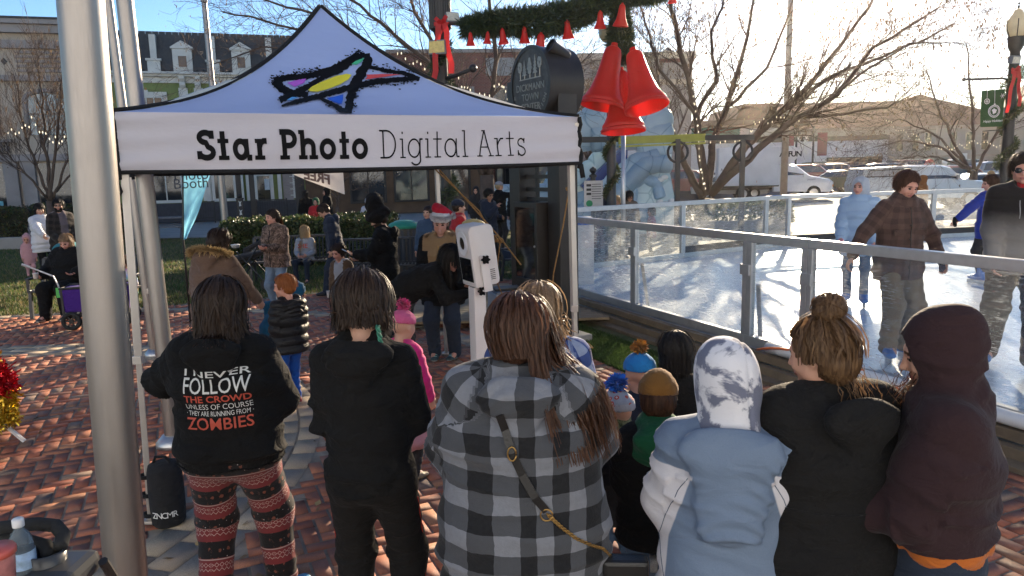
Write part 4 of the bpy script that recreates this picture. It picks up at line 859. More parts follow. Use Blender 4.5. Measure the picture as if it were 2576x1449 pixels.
        if pat:uv2=np.stack([np.where((bone == 1)| (bone == 6),V[:,0]+.25*np.abs(V[:,0]),uv2[:,0]),np.where(bone == 6,tz+.6*V[:,0]*(tz>1.36*U)*0,al2)],1)
        dsp=np.zeros(len(V),np.float32)
        if puff:
            am,pe=puff;msk=(bone != 6);dsp += np.where(msk,am*(np.abs(np.sin(np.pi*(al2+.02*wob(V,6,4))/pe))**.6-.6),am*.3*wob(V,25))
        dsp += np.where(bone == 6,.006*np.sin(tz*95/U+9*V[:,0]**2*60+1.6*wob(V,9,4))*np.clip(.5+wob(V,8,4,7),0,1),0)
        if rib:dsp += np.where((bone == 1)& (tz<(hem+s.dz+.065)*U),-.012+.0022*np.sin(ang*520),0)-.004*np.exp(-((tz-(hem+s.dz+.068)*U)/.006)**2)*(bone == 1)
        for b_ in (2,4):dsp -= .006*np.exp(-((uv[:,1]-.045*U)/.007)**2)*(bone == b_)
        if wr:
            # gathered folds: strongest at elbow, waist and armpit
            el=np.min([np.linalg.norm(V-s.E[i],axis=1)for i in range(2)],0);sh=np.min([np.linalg.norm(V-(s.S[i]*.8+s.T((0,0,1.25))*.2),axis=1)for i in range(2)],0)
            hm=np.abs(tz-(hem+.06+s.dz)*U)
            am=.6+1.2*np.exp(-(el/.11)**2)+.7*np.exp(-(sh/.14)**2)+1.0*np.exp(-(hm/.09)**2)*(bone == 1)
            ph=al2*(62/ws)/U+2.3*wob(V,5,5)+1.2*wob(V,11,4,8);fold=(1.7*(1-np.abs(np.sin(ph*.5)))**1.6-.55)*np.clip(.5+.6*wob(V,6,5,3),0,1)
            dsp += wr*am*(fold*.75+.55*wob(V,14/ws,6,5))*U
        V=V+N*dsp[:,None]
        s.J=G;s.JV,s.JQ=V,Q
        mi=split(s,V[Q].mean(1),bone[Q[:,0]])if split else None
        s.tops=s.put(name,V,Q,mats or [mat],mi=mi,uv=uv2,col=np.repeat(np.clip(.5+mask(V/U)/.03,0,1)[:,None],3,1)if mask else None);return s.tops
    def bottom(s,mat,off=.012,cut=.06,wr=.004,wide=1.,name='trousers',mats=None,split=None,h=None,flare=0.):
        U=s.sb;G=SDF(h or max(.010,s.hq));bw,bd=s.bw,s.bd
        a,b=s.T((0,0,.86)),s.T((0,0,1.0));G.flat(a,b,(.158*bw+off)*U,(.112*bd+off)*U,(.150*bw+off)*U,(.108*bd+off)*U,(1,0,0),.05,tagid=1)
        for i in range(2):
            rt=(.083*(.45+.55*bw)+off)*U;rk=(.050*(.6+.4*bw)+off)*U*wide;rc=(.044+off+flare)*U*wide
            G.cone(s.P[i],s.K[i],rt,rk,.05,tagid=2+2*i);G.cone(s.K[i],s.AN[i]-(s.K[i]-s.AN[i])*.02,rk,rc,.06,tagid=3+2*i)
        V,Q=G.mesh();V=relax(V,Q,1,.5);N=vnorm(V,Q);uv,bone=G.coords(V)
        al=np.where(bone == 1,V[:,2]-.9*U,np.where((bone == 2)| (bone == 4),-uv[:,1],-uv[:,1]-.43*U))
        kn=np.min([np.linalg.norm(V-s.K[i],axis=1)for i in range(2)],0);an=np.min([np.linalg.norm(V-s.AN[i],axis=1)for i in range(2)],0)
        am=.4+np.exp(-(kn/.1)**2)+1.2*np.exp(-(an/.12)**2)
        V=V+N*(wr*am*(np.sin(al*70/U+2*wob(V,6,5))*np.clip(.5+.6*wob(V,7,5,3),0,1)+.4*wob(V,16)))[:,None]*U
        mi=split(s,V[Q].mean(1),bone[Q[:,0]])if split else None
        s.TV,s.TQ=V,Q
        return s.put(name,V,Q,mats or [mat],mi=mi,uv=np.stack([np.where(bone == 1,V[:,0],uv[:,0]),al],1))
    def shoes(s,mat,sole=None,big=1.,name='shoe',up=.0,lace=None):
        U=s.sb*big
        for i in range(2):
            a=s.AN[i];sx=-1 if i == 0 else 1;d=R3('Z',-sx*9+s.fy[i])@ A(0,1,0);lat=A(d[1],-d[0],0);fz=a[2]-.085*s.sb
            G=SDF(max(.007,s.hq*.8));hl=A(a[0],a[1],fz)-d*.045*U;to=hl+d*.235*U
            G.flat(hl+A(0,0,.04*U),(hl+to)/2+A(0,0,.036*U),.036*U,.042*U,.045*U,.034*U,lat,.02);G.flat((hl+to)/2+A(0,0,.036*U),to-d*.03*U+A(0,0,.028*U),.046*U,.034*U,.042*U,.022*U,lat,.02)
            G.cone(a-A(0,0,.03)*U,a+A(0,0,.01+up)*U,.045*U,.047*U,.02)
            G.cut((0,0,fz+.004),(0,0,-1));V,Q=G.mesh();c=V[Q].mean(1)
            mi=np.where(c[:,2]<fz+.022*U,1,0)
            if lace is not None:
                q=(c-(hl+to)/2);f=q @ d;l=q @ lat;mi=np.where((np.abs(l)<.03*U)& (c[:,2]>fz+.045*U)& (f>-.05)& (f<.06)& (np.sin(f*180)>0),2,mi)
            s.put(name,V,Q,[mat,sole or mat]+([lace]if lace is not None else []),mi=mi)
    def gloves(s,mat,only=(True,True)):
        for i in range(2):
            if only[i]:
                G=SDF(.008);w=s.W[i];d=nrm(w-s.E[i]);G.cone(w-d*.03,w+d*.02,.036*s.sb,.04*s.sb,.01);G.ell(w+d*.075*s.sb,A(.042,.03,.062)*s.sb,np.stack([A(1,0,0),A(0,1,0),d],1)if abs(d[2])>.7 else None,.02)
                V,Q=G.mesh();s.put('glove',V,Q,[mat])
    # ---- hair
    def hair(s,style='short',mat=None,n=500,ln=.05,fr=62.,th=(.012,.02),seed=1,wv=.004,part_y=.01,col=None,cut=-.05,name='hair',w=.0042,fringe=.0,hang=None,base=True,dirv=(0,0,-1)):
        mat=mat or s.hairm;h_=s.hs;rg=np.random.default_rng(seed)
        if base:
            G=SDF(max(.008,s.hq));ri=A(.079,.100,.097)+th[0]*.8
            G.ell(s.hd(0,-.014,.024),ri*h_,s.HR,.01); 
            if style in ('bob','long','pony','bun'):G.ell(s.hd(0,-.055,-.03),A(.074+th[0],.06,.075)*h_,s.HR,.04)
            else:G.ell(s.hd(0,-.05,-.02),A(.070+th[0]*.5,.055,.06)*h_,s.HR,.03)
            G.ell(s.hd(0,.135,-.045+fringe),A(.074,.105,.097)*h_,s.HR,.012,'s')
            for sx in (-1,1):
                if style in ('short','pony','bun'):G.ell(s.hd(sx*.085,.012,-.04),A(.022,.035,.042)*h_,s.HR,.008,'s')
            V,Q=G.mesh();N=vnorm(V,Q);P=s.hloc(V);V=V+N*(.003*np.sin(np.arctan2(P[:,0],P[:,1])*46+3*wob(P,10))*h_)[:,None]
            hb=s.put(name,V,Q,[mat])
        else:hb=None
        if n:
            k0,k1=7,8;phi=rg.uniform(-math.pi,math.pi,n);t0=np.radians(rg.uniform(2,48,n));front=np.abs(phi)<rad(fr)
            t1=np.radians(np.where(front,66-fringe*300,104)); 
            if style in ('pony','bun'):t1=np.radians(np.where(front,62,96))
            rr=rg.uniform(th[0],th[1],n);rr=np.where(rg.random(n)<.07,rr+rg.uniform(.004,.022,n),rr)
            pts=np.zeros((n,k0+k1,3))
            for i in range(k0):
                t=t0+(t1-t0)*i/(k0-1);ph=phi+.18*np.sin(rg.uniform(0,6,n))*i/k0*.5
                rx,ry,rz=.079+rr,.100+rr,.098+rr*.8
                loc=np.stack([rx*np.sin(t)*np.sin(ph),-.014+ry*np.sin(t)*np.cos(ph),.024+rz*np.cos(t)],1)*h_
                pts[:,i]=s.HC+loc @ s.HR.T
            L=np.array([hang(p,f,rg)if hang else ln*rg.uniform(.6,1.15)*(1 if not f else .35)for p,f in zip(phi,front)])
            dr=pts[:,k0-1]-pts[:,k0-2];dr /= np.linalg.norm(dr,axis=1,keepdims=True)
            dn=nrm(A(*dirv))
            fly=np.where(rg.random(n)<.08,3.,1.)[:,None]
            for i in range(k1):
                dr=dr*.62+dn*.38+rg.normal(size=(n,3))*wv*10*fly;dr /= np.linalg.norm(dr,axis=1,keepdims=True)
                q=pts[:,k0+i-1]+dr*(L/k1)[:,None]
                if s.tops is not None:
                    D=np.min([SDF.dist(pr,q)for pr in s.J.p if pr[6]== 'u'],0);ctr=s.T((0,0,1.38));out=q-ctr;out[:,2]*= .3;out /= np.linalg.norm(out,axis=1,keepdims=True)+1e-9
                    q=q+out*np.maximum(.013-D,0)[:,None]
                pts[:,k0+i]=q
            wd=np.linspace(1,.35,k0+k1)*w*h_
            o=s.ribbons('strands',pts,wd,mat,s.HC,hb or s.root,rg)
        return hb
    def ribbons(s,name,pts,wd,mat,ctr,parent,rg):
        n,k,_=pts.shape;tg=np.gradient(pts,axis=1);nn=pts-ctr;sd=np.cross(tg,nn);sd /= np.linalg.norm(sd,axis=2,keepdims=True)+1e-9
        sd=sd+rg.normal(size=(n,1,3))*.35;V=np.stack([pts-sd*wd[None,:,None],pts+sd*wd[None,:,None]],2).reshape(-1,3)
        b=(np.arange(n)*k*2)[:,None];i=(np.arange(k-1)*2)[None];q=(b+i).ravel();F_=np.stack([q,q+1,q+3,q+2],1)
        return s.put(name,V,F_,[mat],parent)
    def beanie(s,mat,band=None,pom=None,name='beanie',tall=0.,pomr=.045,slope=0.):
        h_=s.hs;G=SDF(max(.007,s.hq*.9));G.ell(s.hd(0,-.014,.035),A(.092,.113,.102+tall)*h_,s.HR,.01)
        n=s.HR @ nrm(A(0,-slope,-1))
        G.flat(s.hd(0,-.014,.036),s.hd(0,-.014,.062),.094*h_,.116*h_,.092*h_,.114*h_,s.HR @ A(1,0,0),.006);G.cut(s.hd(0,0,.026),n)
        V,Q=G.mesh();P=s.hloc(V);N=vnorm(V,Q);V=V+N*(.0016*np.sin(np.arctan2(P[:,0],P[:,1])*40))[:,None]
        c=s.hloc(V[Q].mean(1));o=s.put(name,V,Q,[mat,band or mat],mi=np.where(c[:,2]<.066,1,0))
        if pom is not None:s.pompom(s.hd(0,-.02,.135+tall+pomr*.5),pomr*h_,pom,o)
        return o
    def pompom(s,c,r,mat,parent,n=260,seed=3,name='pompom'):
        rg=np.random.default_rng(seed);d=rg.normal(size=(n,3));d /= np.linalg.norm(d,axis=1,keepdims=True);t=np.linspace(.1,1,4);L=r*rg.uniform(.8,1.2,n)
        pts=c+d[:,None]*t[None,:,None]*L[:,None,None]+rg.normal(size=(n,4,3))*r*.07
        return s.ribbons(name,pts,np.array([.5,1.2,1.3,.6])*r*.13,mat,c+A(.3,.2,.5),parent,rg)
    def fur(s,ring,outf,ln,mat,parent,n=900,seed=5,name='fur_trim',w=.004):
        """fur along a closed or open ring of points"""
        rg=np.random.default_rng(seed);ring=np.asarray(ring);m=len(ring)-1;t=rg.uniform(0,m,n);i=t.astype(int);f=(t-i)[:,None];p=ring[i]*(1-f)+ring[i+1]*f
        d=outf(p)+rg.normal(size=(n,3))*.55;d /= np.linalg.norm(d,axis=1,keepdims=True);u=np.linspace(0,1,4);L=ln*rg.uniform(.6,1.2,n)
        pts=p[:,None]+d[:,None]*(u[None,:,None]*L[:,None,None]);pts[...,2]-= (u**2)[None]*L[:,None]*.25
        return s.ribbons(name,pts,np.array([1.3,1.2,.9,.3])*w,mat,p.mean(0),parent,rg)
    def seam(s,pts,mat,r=.0028,way=1.,name='seam'):
        P=[]
        for (x0,z0),(x1,z1)in zip(pts,pts[1:]):
            n=max(2,int(math.hypot(x1-x0,z1-z0)/.02));P += [s.on_back(x0+(x1-x0)*k/n,(z0+(z1-z0)*k/n)*s.sb,.001,way)for k in range(n+1)]
        m=MB();m.tube(P,r,5);o=m.build(name,mat,None,smooth=True);o.parent=s.tops;return o
    def on_back(s,x,z,lift=.004,way=1.):
        """point of the top garment hit by a ray coming from behind (way=1) or from the front (way=-1), in figure coordinates"""
        if not hasattr(s,'bvh'):
            from mathutils.bvhtree import BVHTree
            s.bvh=BVHTree.FromPolygons([tuple(map(float,p))for p in s.JV],[tuple(map(int,q))for q in s.JQ])
        hit=s.bvh.ray_cast(Vector((x,-2*way,z)),Vector((0,way,0)))
        if hit[0]is None:return Vector((x,-.2*way,z))
        return hit[0]+hit[1]*lift
# ------------------------------------------------------------ people's materials
def skinmat(name,c):
    t=NT(name);v=t.coord('Object');nz=t.noise(v,14,4);c2=(c[0],c[1]*.86,c[2]*.80)
    return t.done(t.bsdf(t.mix(nz,c2,c),.5,0,t.bump(t.noise(v,120,2),.12,.003),Subsurface_Weight=.12,Subsurface_Radius=(.012,.004,.002),Specular_IOR_Level=.35))
SKIN=skinmat('skin',(.52,.31,.225));SKIN_TAN=skinmat('tan_skin',(.36,.20,.13));SKIN_PINK=skinmat('rosy_skin',(.56,.30,.23))
LIPS=M('lips',(.36,.13,.12),.4,var=.05);EYE_M=M('eye',(.035,.025,.02),.12,var=0)
HAIR_DK=hairmat('dark_brown_hair',(.018,.011,.008),(.050,.030,.020));HAIR_BK=hairmat('black_hair',(.008,.007,.007),(.022,.018,.016))
HAIR_BR=hairmat('chestnut_hair',(.030,.014,.009),(.095,.042,.022));HAIR_LT=hairmat('light_brown_hair',(.12,.075,.042),(.30,.20,.12));HAIR_GI=hairmat('ginger_hair',(.20,.062,.018),(.38,.14,.045))
HAIR_BL=hairmat('blond_hair',(.22,.14,.07),(.45,.32,.18))
BLACK=cloth('black_cloth',(.0075,.0075,.008),.4,fuzz=.05,spec=.14,folds=1.);BLACK2=cloth('faded_black_cloth',(.010,.0095,.0095),.4,fuzz=.06,spec=.14,folds=1.)
DENIM=cloth('blue_denim',(.075,.12,.19),.25,180,.2);DENIM_DK=cloth('dark_denim',(.022,.03,.048),.25,180,.2);DENIM_LT=cloth('light_denim',(.16,.22,.30),.25,180,.2)
NAVY=cloth('navy_cloth',(.016,.022,.04),.2);CHAR=cloth('charcoal_cloth',(.025,.024,.026),.2);SHOE_BK=M('black_shoe',(.02,.02,.021),.55);SOLE_W=M('white_sole',(.62,.6,.57),.6);RED_SH=M('red_shoe',(.28,.02,.025),.5)
GREY_FL=cloth('grey_fleece',(.30,.31,.34),.15);TEAL=cloth('teal_cloth',(.02,.18,.20),.2)
# ------------------------------------------------------------ flagpoles, canopy, tower, photo booth
brushed=NT('brushed_pole');bv=brushed.coord('Object');bn=brushed.noise(brushed.coord('Object',(40,40,3)),6,4);b2=brushed.noise(bv,3,4)
brushed=brushed.done(brushed.bsdf(brushed.mix(b2,(.27,.245,.23),(.37,.34,.315)),brushed.ramp(bn,[(.3,.34),(.7,.48)]),.85,brushed.bump(bn,.10,.002)))
def pole(name,label,a,b,r0,r1,mat,n=28,group='aluminium flagpoles',cat='flagpole',flash=.0,extra=None):
    a,b=Vector(a),Vector(b);m=MB();m.tube([a,a.lerp(b,.5),b],[r0,(r0+r1)/2,r1],n);o=m.build(name,mat,label=label,cat=cat,group=group,origin=tuple(a),auto=.6)
    if flash:m=MB();m.lathe([(r0*2.1,0),(r0*2.1,.03),(r0*1.25,.09),(r0*1.02,.09)],a,24);m.build('base_collar',alu,o,smooth=True)
    if extra:extra(o)
    return o
def pole_px(u0,v0,u1,v1,y,ztop):                      # foot and top of a pole whose axis passes through two picture points
    p,q=dp(u0,v0,y),dp(u1,v1,y);d=(p-q)/(p.z-q.z);return p+d*(0-p.z),p+d*(ztop-p.z)
a,b_=pole_px(203,0,318,1449,2.62,7.5)
def hatch(o):
    m=MB();c=a.lerp(b_,.92/7.5);p=c+Vector((-.055,-.05,0));m.box((0,0,0),(.006,.035,.12));m.M=None;h=m.build('hand_hole_cover',alu,o,bevel=.002);h.matrix_basis=Matrix.Translation(p-Vector(a))@ Matrix.Rotation(.75,4,'Z')
    m=MB();m.ball((0,0,0),.007);s_=m.build('screw',alu,h,smooth=True);s_.location=(-.004,0,.02)
pole('flagpole','thick brushed aluminium flagpole closest to the camera',a,b_,.0755,.0700,brushed,40,extra=hatch)
for i,(u0,v0,u1,v1,y,r,lab)in enumerate(((272,0,330,440,8.6,.055,'slim aluminium flagpole just right of the thickest pole'),(314,0,402,790,5.6,.064,'mid-sized aluminium flagpole rising behind the left canopy corner'))):
    a,b_=pole_px(u0,v0,u1,v1,y,9.);pole('flagpole',lab,a,b_,r,r*.8,brushed,flash=1)
a,b_=pole_px(519,10,570,600,25,1.);b_=dp(514,8,25);pole('flagpole','distant thin flagpole with a ball finial before the green building',(a.x,a.y,0),b_,.13,.085,brushed,14,flash=1,extra=lambda o:(lambda m:m.build('finial',alu,o,smooth=True))(MB().ball(b_+Vector((0,0,.1)),.12)))
a=gp(8,605);m=MB();m.tube([(a.x,a.y,0),(a.x-.1,a.y,1.6)],.11,12);tag(m.build('marker_post',alu_w,smooth=True),'short pale post at the left edge below a navy flag','post');m=MB();m.prism([(-.35,0),(.35,.2),(.35,1.9),(.15,2.2),(-.35,2.3)],(a.x-.35,a.y-.1,1.35),(1,0,0),(0,0,1),(0,1,0),.05);tag(m.build('navy_flag',cloth('navy_flag',(.02,.05,.13))),'furled navy blue flag hanging at the left edge','flag')
# --- pop-up canopy
CA=Vector((-2.25,4.27,0));E1=Vector((.903,.43,0)).normalized();E2=Vector((-E1.y,E1.x,0));CW=3.08
CC=[CA,CA+E1*CW,CA+E1*CW+E2*CW,CA+E2*CW];CM=(CC[0]+CC[2])/2;ZE,ZV=2.485,2.135;ZP=dp(830,14,CM.y).z
fab=NT('canopy_fabric');fv=fab.coord('Object');fn_=fab.bump(fab.noise(fab.coord('Object',(2,2,6)),2.2,4),.35,.02);fn_=fab.bump(fab.noise(fv,400,2),.15,.002,fn_);fb=fab.bsdf((.66,.63,.68),.55,0,fn_,Sheen_Weight=.1);ftr=fab.n('ShaderNodeBsdfTranslucent');ftr.inputs[0].default_value=(.62,.62,.66,1);fmx=fab.n('ShaderNodeMixShader');fmx.inputs[0].default_value=.28;fab.l(fb,fmx.inputs[1]);fab.l(ftr.outputs[0],fmx.inputs[2]);fab=fab.done(fmx.outputs[0]);skyfab=fab.copy();skyfab.name='sky_tinted_roof_fabric';[setattr(n.inputs[0],'default_value',(.44,.56,.90,1))for n in skyfab.node_tree.nodes if n.type in ('BSDF_PRINCIPLED','BSDF_TRANSLUCENT')]  # roof copy of the white cloth, tinted blue to imitate skylight
trim=cloth('black_webbing',(.012,.012,.013),.2,fuzz=.1);legm=M('cream_anodised_leg',(.50,.46,.42),.42,.55,var=.06)
canopy=empty('canopy_tent',tuple(CM),0,'white pop-up canopy tent with black piping and a colourful star emblem','canopy')
def roof_pt(i,s,t):
    a_,b_=CC[i],CC[(i+1)% 4];p=a_.lerp(b_,s);q=p.lerp(CM,t);k=abs(2*s-1);sag=.035*math.sin(math.pi*min(t*1.4,1))*(1-k*k);z=ZE+(ZP-ZE)*(.30*t+.70*t**2.3)-sag*1.2
    return Vector((q.x,q.y,z))
roofs=[]
for i in range(4):
    m=MB();m.grid(lambda s,t:roof_pt(i,s,t*.995),24,26);roofs.append(m);m.build('roof_panel',skyfab,canopy,smooth=True,fix=False)
def val_pt(i,s,z,lift=0.):
    a_,b_=CC[i],CC[(i+1)% 4];d=(b_-a_).normalized();n=Vector((d.y,-d.x,0));h=(ZE-z)/(ZE-ZV);e=min(s,1-s)
    w_=.008*math.sin(s*23+3*h)*h+.012*math.exp(-e*7)*math.sin(h*17+s*9)+.005*math.sin(s*9+h*9)+.006*h
    return a_+d*(s*CW)+n*(w_+lift)+Vector((0,0,z-.012*math.sin(math.pi*s)*h))
vals=[]
for i in range(4):
    m=MB();m.grid(lambda s,t:val_pt(i,s,ZE+(ZV-ZE)*t),70,12);vals.append(m.build('valance',fab,canopy,smooth=True,fix=False))
m=MB()
for i in range(4):
    m.tube([roof_pt(i,0,t)+Vector((0,0,.006))for t in np.linspace(0,.995,18)],.017,6);m.tube([val_pt(i,s,ZV+.01)for s in np.linspace(0,1,40)],.014,6);m.tube([val_pt(i,0,z)for z in np.linspace(ZE,ZV-.03,8)],.017,6)
m.tube([CC[0]+Vector((0,-.01,ZV-z))for z in (0,.05)]+[CC[0]+Vector((.015,-.012,ZV-.10)),CC[0]+Vector((-.012,-.01,ZV-.15)),CC[0]+Vector((-.004,-.01,ZV-.08))],.008,6)
m.tube([CC[1]+Vector((.01,-.01,ZV)),CC[1]+Vector((.025,-.012,ZV-.10))],.02,6)
m.build('piping',trim,canopy,smooth=True)
for i,(o,dx)in enumerate(((CC[0]+(E1+E2)*.04,(-.05,-.05)),(CC[1]+(E2-E1)*.05,(.03,-.03)),(CC[2]-(E1+E2)*.05,(.03,.03)),(CC[3]+(E1-E2)*.05,(-.02,.03)))):
    m=MB();p0=Vector((o.x+dx[0],o.y+dx[1],0));p1=Vector((o.x,o.y,ZE-.03));lo=p0.lerp(p1,.56);m.bar(p0.lerp(p1,.42),p1,.045,.045,E1);m.bar(p0,lo,.034,.034,E1);m.box((p0.x,p0.y,.01),(.09,.09,.02));m.box(tuple(p0.lerp(p1,.42)),(.056,.056,.05));m.build('leg',legm,canopy,bevel=.004)
    if i<2:pass
m=MB()
for i in range(4):
    a_,b_=CC[i]+(CM-CC[i])*.025,CC[(i+1)% 4]+(CM-CC[(i+1)% 4])*.025;q=(a_+b_)/2
    for s_,e_ in ((a_,q),(q,b_)):m.bar(s_+Vector((0,0,ZE-.06)),e_+Vector((0,0,ZE-.30)),.03,.015);m.bar(s_+Vector((0,0,ZE-.30)),e_+Vector((0,0,ZE-.06)),.03,.015)
    m.bar(CC[i]+Vector((0,0,ZE-.06)),CM+Vector((0,0,ZP-.35)),.025,.025)
m.build('truss',legm,canopy)
# slab lettering made of strokes
def arcp(cx,cy,rx,ry,a0,a1,n=14):return [(cx+rx*math.cos(rad(a0+(a1-a0)*i/n)),cy+ry*math.sin(rad(a0+(a1-a0)*i/n)))for i in range(n+1)]
def glyph(c,w):
    S=[];h=w/2;x=.70;sl=lambda cx,y,l=.15:S.append([(cx-l-h*.6,y),(cx+l+h*.6,y)]);b=h*.72
    if c == 'S':S.append(arcp(.36,.74,.24,.26-h,25,270)+arcp(.36,.26,.27,.26-h+.02,90,-160)[1:]);S.append([(.60,.70),(.60,1-h*.3)]);S.append([(.09,.30),(.09,h*.3)]);return S,.74
    if c == 's':S.append(arcp(.27,.52,.17,.18-h,25,270)+arcp(.27,.18,.20,.18-h+.02,90,-160)[1:]);S.append([(.44,.50),(.44,x-h*.3)]);S.append([(.07,.22),(.07,h*.3)]);return S,.56
    if c == 't':S.append([(.24,1.0-.05),(.24,b)]);S.append([(.03,x-b),(.47,x-b)]);sl(.24,b);return S,.56
    if c == 'a':S.append(arcp(.33,.35,.31-h*.8,.35-h*.8,0,360,24));S.append([(.66-h,x),(.66-h,b)]);S.append([(.66-h,b),(.76,b)]);return S,.84
    if c == 'r':S.append([(.2,x),(.2,b)]);S.append([(.03,x-b),(.2,x-b)]);sl(.2,b);S.append([(.2,.42),(.27,.56),(.38,x-b),(.52,x-b)]);return S,.60
    if c == 'P':S.append([(.2,1),(.2,b)]);sl(.2,b);S.append([(.03,1-b),(.40,1-b)]+arcp(.40,.70,.26,.30-b,90,-90)[1:]+[(.2,.40+b)]);return S,.76
    if c == 'h':S.append([(.18,1),(.18,b)]);S.append([(.02,1-b),(.18,1-b)]);sl(.18,b,.13);S.append([(.18,.45)]+arcp(.42,.44,.22,.26-b,170,0)[0:]+[(.64,b)]);sl(.64,b,.13);return S,.88
    if c == 'o':S.append(arcp(.35,.35,.35-h*.8,.35-h*.8,0,360,26));return S,.80
    if c == 'D':S.append([(.2,1),(.2,0)]);S.append([(.03,1-b),(.36,1-b)]+arcp(.36,.5,.42,.5-b,90,-90)[1:]+[(.03,b)]);return S,.90
    if c == 'i':S.append([(.18,x),(.18,b)]);S.append([(.05,x-b),(.18,x-b)]);sl(.18,b,.12);S.append([(.18,.86),(.18,.86+w*1.3)]);return S,.38
    if c == 'g':S.append(arcp(.33,.35,.31-h*.8,.35-h*.8,0,360,24));S.append([(.66-h,x),(.66-h,-.05)]+arcp(.38,-.05,.28-h,.20,0,-150)[1:]);S.append([(.66-h,x-b),(.76,x-b)]);return S,.80
    if c == 'l':S.append([(.18,1),(.18,b)]);S.append([(.04,1-b),(.18,1-b)]);sl(.18,b,.12);return S,.38
    if c == 'A':S.append([(.10,b),(.40,1)]);S.append([(.40,1),(.70,b)]);S.append([(.20,.36),(.60,.36)]);S.append([(.25,1-b),(.45,1-b)]);sl(.10,b,.12);sl(.70,b,.12);return S,.86
    return S,.42
def ribbon(pl,w,closed=False):
    P=[Vector((p[0],p[1]))for p in pl];n=len(P);closed=(P[0]-P[-1]).length<1e-4 and n>3;L=[]
    for i in range(n):
        if closed:d=P[1]-P[-2]if i in (0,n-1)else P[i+1]-P[i-1]
        else:d=P[min(i+1,n-1)]-P[max(i-1,0)]
        d.normalize();q=Vector((-d.y,d.x))*w/2;L.append((P[i]+q,P[i]-q))
    return L
def slab_text(words,fn,lift=.005):
    """words: (text, stroke) list laid out along x; fn maps (x, y, lift) to space. Returns (builder, width)"""
    x=0;items=[]
    for txt,w in words:
        for c in txt:
            S,adv=glyph(c,w)
            for k,s_ in enumerate(S):
                pl=[]
                for p,q in zip(s_,s_[1:]):
                    n=max(1,int(math.hypot(q[0]-p[0],q[1]-p[1])/.15));pl += [(p[0]+(q[0]-p[0])*i/n,p[1]+(q[1]-p[1])*i/n)for i in range(n)]
                items.append((ribbon([(p[0]+x,p[1])for p in pl+[s_[-1]]],w if not (k>0 and c in 'trPhilAD' and abs(s_[0][1]-s_[-1][1])<.01)else w*.72),k))
            x += adv+(.055 if w>.1 else .045)
        x += .40
    m=MB()
    for R_,k in items:n=len(R_);m.add([fn(p.x,p.y,lift+.0007*k)for ab in R_ for p in ab],[(2*i,2*i+1,2*i+3,2*i+2)for i in range(n-1)])
    return m,x-.4-.05
black_print=M('black_print',(.004,.004,.005),.75,var=.1,spec=.15)
def sval(u):d=ray(u,370);k=d.x/d.y;return (k*CA.y-CA.x)/(E1.x-k*E1.y)/CW
s0,s1=sval(495),sval(1322);words=[('Star',.20),('Photo',.20),('Digital',.062),('Arts',.062)]
_,tw=slab_text(words,lambda x,y,l:(x,y,l));capz=.178;zb=dp(510,403,CA.y+E1.y*CW*s0).z+.004
m,_=slab_text(words,lambda x,y,l:val_pt(0,s0+(s1-s0)*x/tw,zb+capz*y,l));m.build('lettering',black_print,vals[0],fix=False)
from mathutils.bvhtree import BVHTree
rb=BVHTree.FromPolygons([tuple(v)for v in roofs[0].v],roofs[0].f)
def on_roof(x,y,lift):
    u,v=(600+x/2.875)*.9583,(y/2.875)*.9583;d=ray(u,v).normalized();h=rb.ray_cast(EYEP,d)
    if h[0]is None:h=rb.find_nearest(EYEP+d*((4.27+1.33*min(max((u-315)/1150,0),1)+(290-v)/280*1.2)/d.y))
    n=h[1];n=n if n.dot(d)<0 else -n
    return h[0]+n*lift
rg=random.Random(3);star=empty('x');bpy.data.objects.remove(star);m=MB()
def stroke(pts,ws,layer):
    P=[];Wd=[]
    for i in range(len(pts)-1):
        n=max(2,int(math.hypot(pts[i+1][0]-pts[i][0],pts[i+1][1]-pts[i][1])/11))
        for k in range(n):P.append((pts[i][0]+(pts[i+1][0]-pts[i][0])*k/n,pts[i][1]+(pts[i+1][1]-pts[i][1])*k/n));Wd.append(ws[i]+(ws[i+1]-ws[i])*k/n)
    P.append(pts[-1]);Wd.append(ws[-1]);V=[]
    for (p,q),w_ in zip(ribbon(P,1),Wd):
        c=(p+q)/2;V += [c+(p-c)*w_*rg.uniform(.8,1.25),c+(q-c)*w_*rg.uniform(.8,1.25)]
    m.add([on_roof(p.x,p.y,.006+.0008*layer)for p in V],[(2*i,2*i+1,2*i+3,2*i+2)for i in range(len(V)//2-1)])
for k,(p,w_)in enumerate([([(1030,415),(960,440),(880,490),(760,540),(600,580),(440,590),(345,620)],[34,62,66,52,44,44,60]),([(345,615),(400,672),(480,710),(600,720)],[66,62,52,40]),([(1040,410),(1050,480),(1000,560),(950,640),(920,740),(900,865)],[50,66,72,72,66,56]),
    ([(1040,505),(1180,540),(1330,560),(1440,605)],[26,26,30,34]),([(1440,600),(1300,605),(1120,622),(960,655),(820,695),(680,735),(520,775),(400,810)],[26,36,42,46,44,42,36,14]),([(385,768),(480,725),(600,660),(720,590),(860,540)],[46,50,40,34,28]),([(690,750),(790,800),(890,865)],[22,32,48])]):stroke(p,w_,k)
